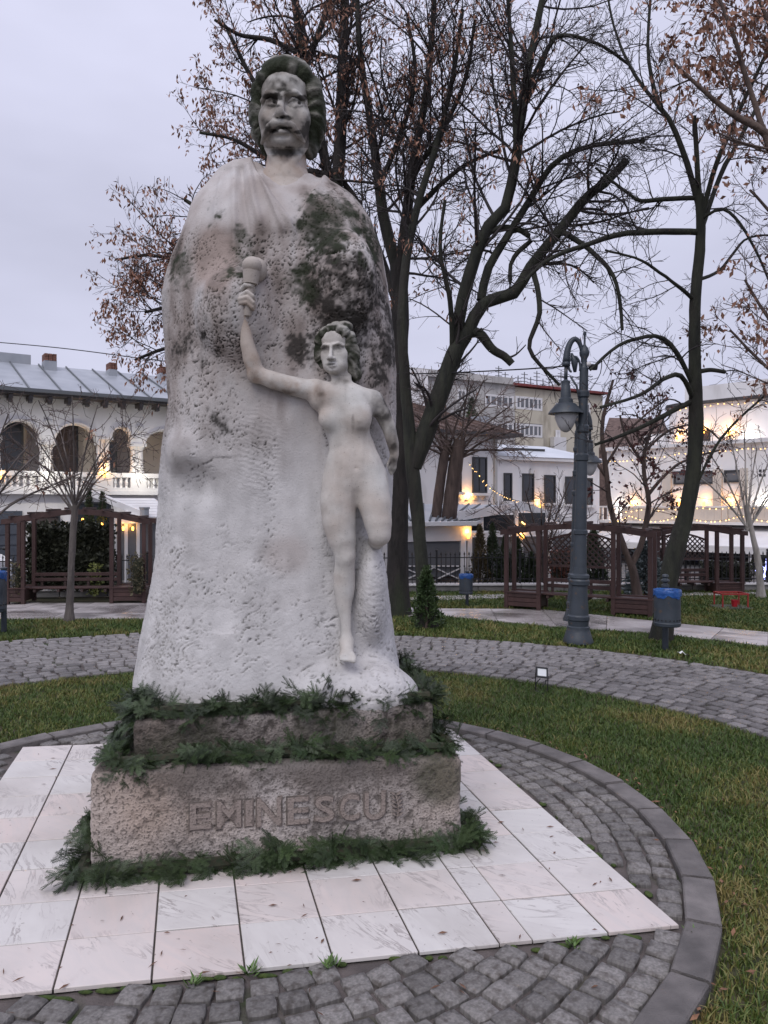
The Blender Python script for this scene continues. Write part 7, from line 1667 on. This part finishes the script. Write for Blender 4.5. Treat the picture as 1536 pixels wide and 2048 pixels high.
# ---- red water stand
Yr = CH*F/(1216-HZ); u = Yr/F
M_red = mat('red_paint', (.30, .022, .022), (.38, .04, .035), .5, 6)
M_board = mat('dark_board', (.05, .055, .04), (.09, .09, .07), .8, 8)
rs = thing('red_frame_table', 'small red open-framed metal table on a dark board in the lawn', 'table', (*P(1466, 1216, Yr)[:2], 0))
def rp(px, dy, z): return np.array([(px-768)*u, Yr+dy, z])
zt = CH-(1187-HZ)*u
for a in (1440, 1490):
    for dy in (-.12, .26): MB().bar(rp(a, dy, .03), rp(a, dy, zt), .022).build('leg', M_red, rs)
b = MB()
for a, c in ((rp(1438, -.12, zt), rp(1492, -.12, zt)), (rp(1438, .26, zt), rp(1492, .26, zt)), (rp(1440, -.12, zt), rp(1440, .26, zt)), (rp(1490, -.12, zt), rp(1490, .26, zt))): b.bar(a, c, .026, .03)
b.build('top_frame', M_red, rs); MB().box(rp(1465, .07, .012), (.66, .56, .024), bev=.004).build('board', M_board, rs)
bk = thing('bucket', 'red plastic bucket standing under the red table', 'bucket', tuple(rp(1470, .02, .026)))
MB().lathe(rp(1470, .02, .026), [(.050, 0), (.066, .12), (.07, .122), (.07, .13), (.062, .13), (.048, .012)], 16).build('pail', mat('red_plastic', (.42, .02, .03), rough=.35), bk, auto=40)
hd = [rp(1470, .02, .15)+np.array([.066*math.cos(a), 0, .03*math.sin(a)]) for a in np.linspace(math.pi, 0, 9)]; MB().tube(hd, .004, 5).build('handle', M_iron, bk)
# ---- floodlight in the grass
Yf = CH*F/(1380-HZ); u = Yf/F
fl_ = thing('floodlight', 'small black floodlight with white face on a wire stand at the lawn edge', 'floodlight', (*P(1083, 1380, Yf)[:2], 0))
Rf = rotm(R_(-24), R_(7), R_(4)); c0 = P(1083.5, 1345, Yf); ww, hh = 24*u, 18*u
b = MB(); 
for dx, dz, sx, sz in ((0, hh*.5, ww, 3*u), (0, -hh*.5, ww, 3*u), (-ww*.5+1.4*u, 0, 2.8*u, hh-3*u), (ww*.5-1.4*u, 0, 2.8*u, hh-3*u)): b.box(c0+Rf @ np.array([dx, 0, dz]), (sx, 5*u, sz), Rf)
b.box(c0+Rf @ np.array([0, 3.2*u, 0]), (ww-1*u, 4*u, hh-.5*u), Rf); b.build('housing', M_iron, fl_)
MB().box(c0+Rf @ np.array([0, -.6*u, 0]), (ww-5.8*u, 1.6*u, hh-3.2*u), Rf).build('front_glass', mat('white_diffuser', (.78, .80, .80), rough=.25), fl_)
b = MB(); L0, L1 = P(1071, 1346, Yf), P(1096, 1352, Yf); g0, g1 = P(1071, 1381, Yf), P(1095, 1384, Yf)
b.tube([L0, g0], .006, 5); b.tube([L1, g1], .006, 5); b.tube([P(1081, 1357, Yf), P(1072, 1366, Yf), g0, g0+(g1-g0)*.5+np.array([0, -.05, -.01]), g1], .006, 5); b.tube([P(1092, 1360, Yf), P(1091, 1367, Yf), P(1083, 1373, Yf)], .006, 5); b.build('stand', M_iron, fl_)
# ---- crumpled paper
b = MB(); q = G(1366, 1311); rg = random.Random(4); V = []; Fs = []
for i in range(5):
    for j in range(4): V.append((q[0]+(i-2)*.03+rg.gauss(0, .006), q[1]+(j-1.5)*.045+rg.gauss(0, .01), .055-.016*abs(i-1)+rg.gauss(0, .012)))
for i in range(4):
    for j in range(3): Fs.append((i*4+j, i*4+j+1, i*4+j+5, i*4+j+4))
b.add(V, Fs); tag(b.build('paper_scrap', mat('white_paper', (.75, .75, .74), rough=.7)), 'white crumpled paper lying in the lawn by the large bin', 'litter')
# ---- car at the left edge, mirror just inside the frame
cr = thing('parked_car', 'white car at the left frame edge, only its nose and dark mirror showing', 'car', (*P(-60, 1140, 19.2)[:2], 0))
M_carw = mat('white_car_paint', (.72, .73, .75), rough=.25); cx = P(-75, 1140, 19.2)[0]; Yc = 19.2
b = MB(); pr = [(-1.6, .25), (-1.62, .62), (-1.2, .78), (-.75, .82), (-.3, 1.16), (.9, 1.18), (1.5, .86), (1.9, .78), (1.95, .28)]
pr = [(x*.62, z*.95) for x, z in pr]
b.prism([(cx-x, Yc-.38, z) for x, z in pr], (0, .85, 0)); b.build('body', M_carw, cr)
for dx in (-.62, .72):
    b = MB(); b.lathe((cx-dx, Yc-.36, .2), [(.2, -.06), (.2, .06)], 16, rotm(R_(90))); wh = b.build('tyre', M_iron, cr, auto=30); q = MB(); q.lathe((cx-dx, Yc-.43, .2), [(.12, -.01), (.12, .012)], 12, rotm(R_(90))); q.build('rim', M_zinc, wh)
b = MB(); b.prism([(cx-x, Yc-.385, z) for x, z in ((-.42, .80), (-.16, 1.08), (.52, 1.08), (.82, .82))], (0, .003, 0)); b.build('side_window', M_glass, cr)
b = MB(); mpos = P(10, 1097, Yc-.5); b.ball(mpos, (.085, .05, .05), 10, 6); b.bar(mpos, (cx+.42, Yc-.38, mpos[2]-.02), .03); b.build('mirror', M_iron, cr, smooth=True)
# ---- red lit sign and blue light decoration in the street
s_ = thing('red_signal_light', 'red glowing light seen through the farthest bower lattice', 'light', tuple(P(1361, 1108, 22)))
M_redl = mat('red_lamp', (.6, .02, .02), emit=(1, .04, .03), estr=7)
MB().box(P(1361, 1108, 22)+np.array([0, .05, 0]), (.16, .06, .34), bev=.02).build('housing', M_iron, s_)
for dx, dy in ((1, -4), (-3, 2), (2, 10)): MB().ball(P(1361+dx, 1108+dy, 22), .05, 8, 6).build('lens', M_redl, s_, smooth=True)
MB().bar(P(1361, 1112, 22)+np.array([0, .06, 0]), (P(1361, 1112, 22)[0], 22.06, 0), .05).build('pole', M_iron, s_)
d_ = thing('light_ornament', 'blue-white star-shaped light ornament at the right frame edge', 'light ornament', tuple(P(1530, 1140, 19.5)))
M_blul = mat('blue_led', (.2, .2, .9), emit=(.42, .45, 1.0), estr=4); c0 = P(1531, 1138, 19.5)
MB().bar(c0+np.array([0, .03, 0]), (c0[0], c0[1]+.03, 0), .03).build('stake', M_iron, d_)
for k in range(6):
    a = math.pi*k/3+.3; e_ = np.array([math.cos(a), 0, math.sin(a)])*.25; b = MB(); b.tube([c0, c0+e_], .014, 6)
    for f in (.5, .75):
        for sg in (-.5, .5): b.tube([c0+e_*f, c0+e_*f+np.array([math.cos(a+sg), 0, math.sin(a+sg)])*.08], .012, 5)
    b.build('light_arm', M_blul, d_)
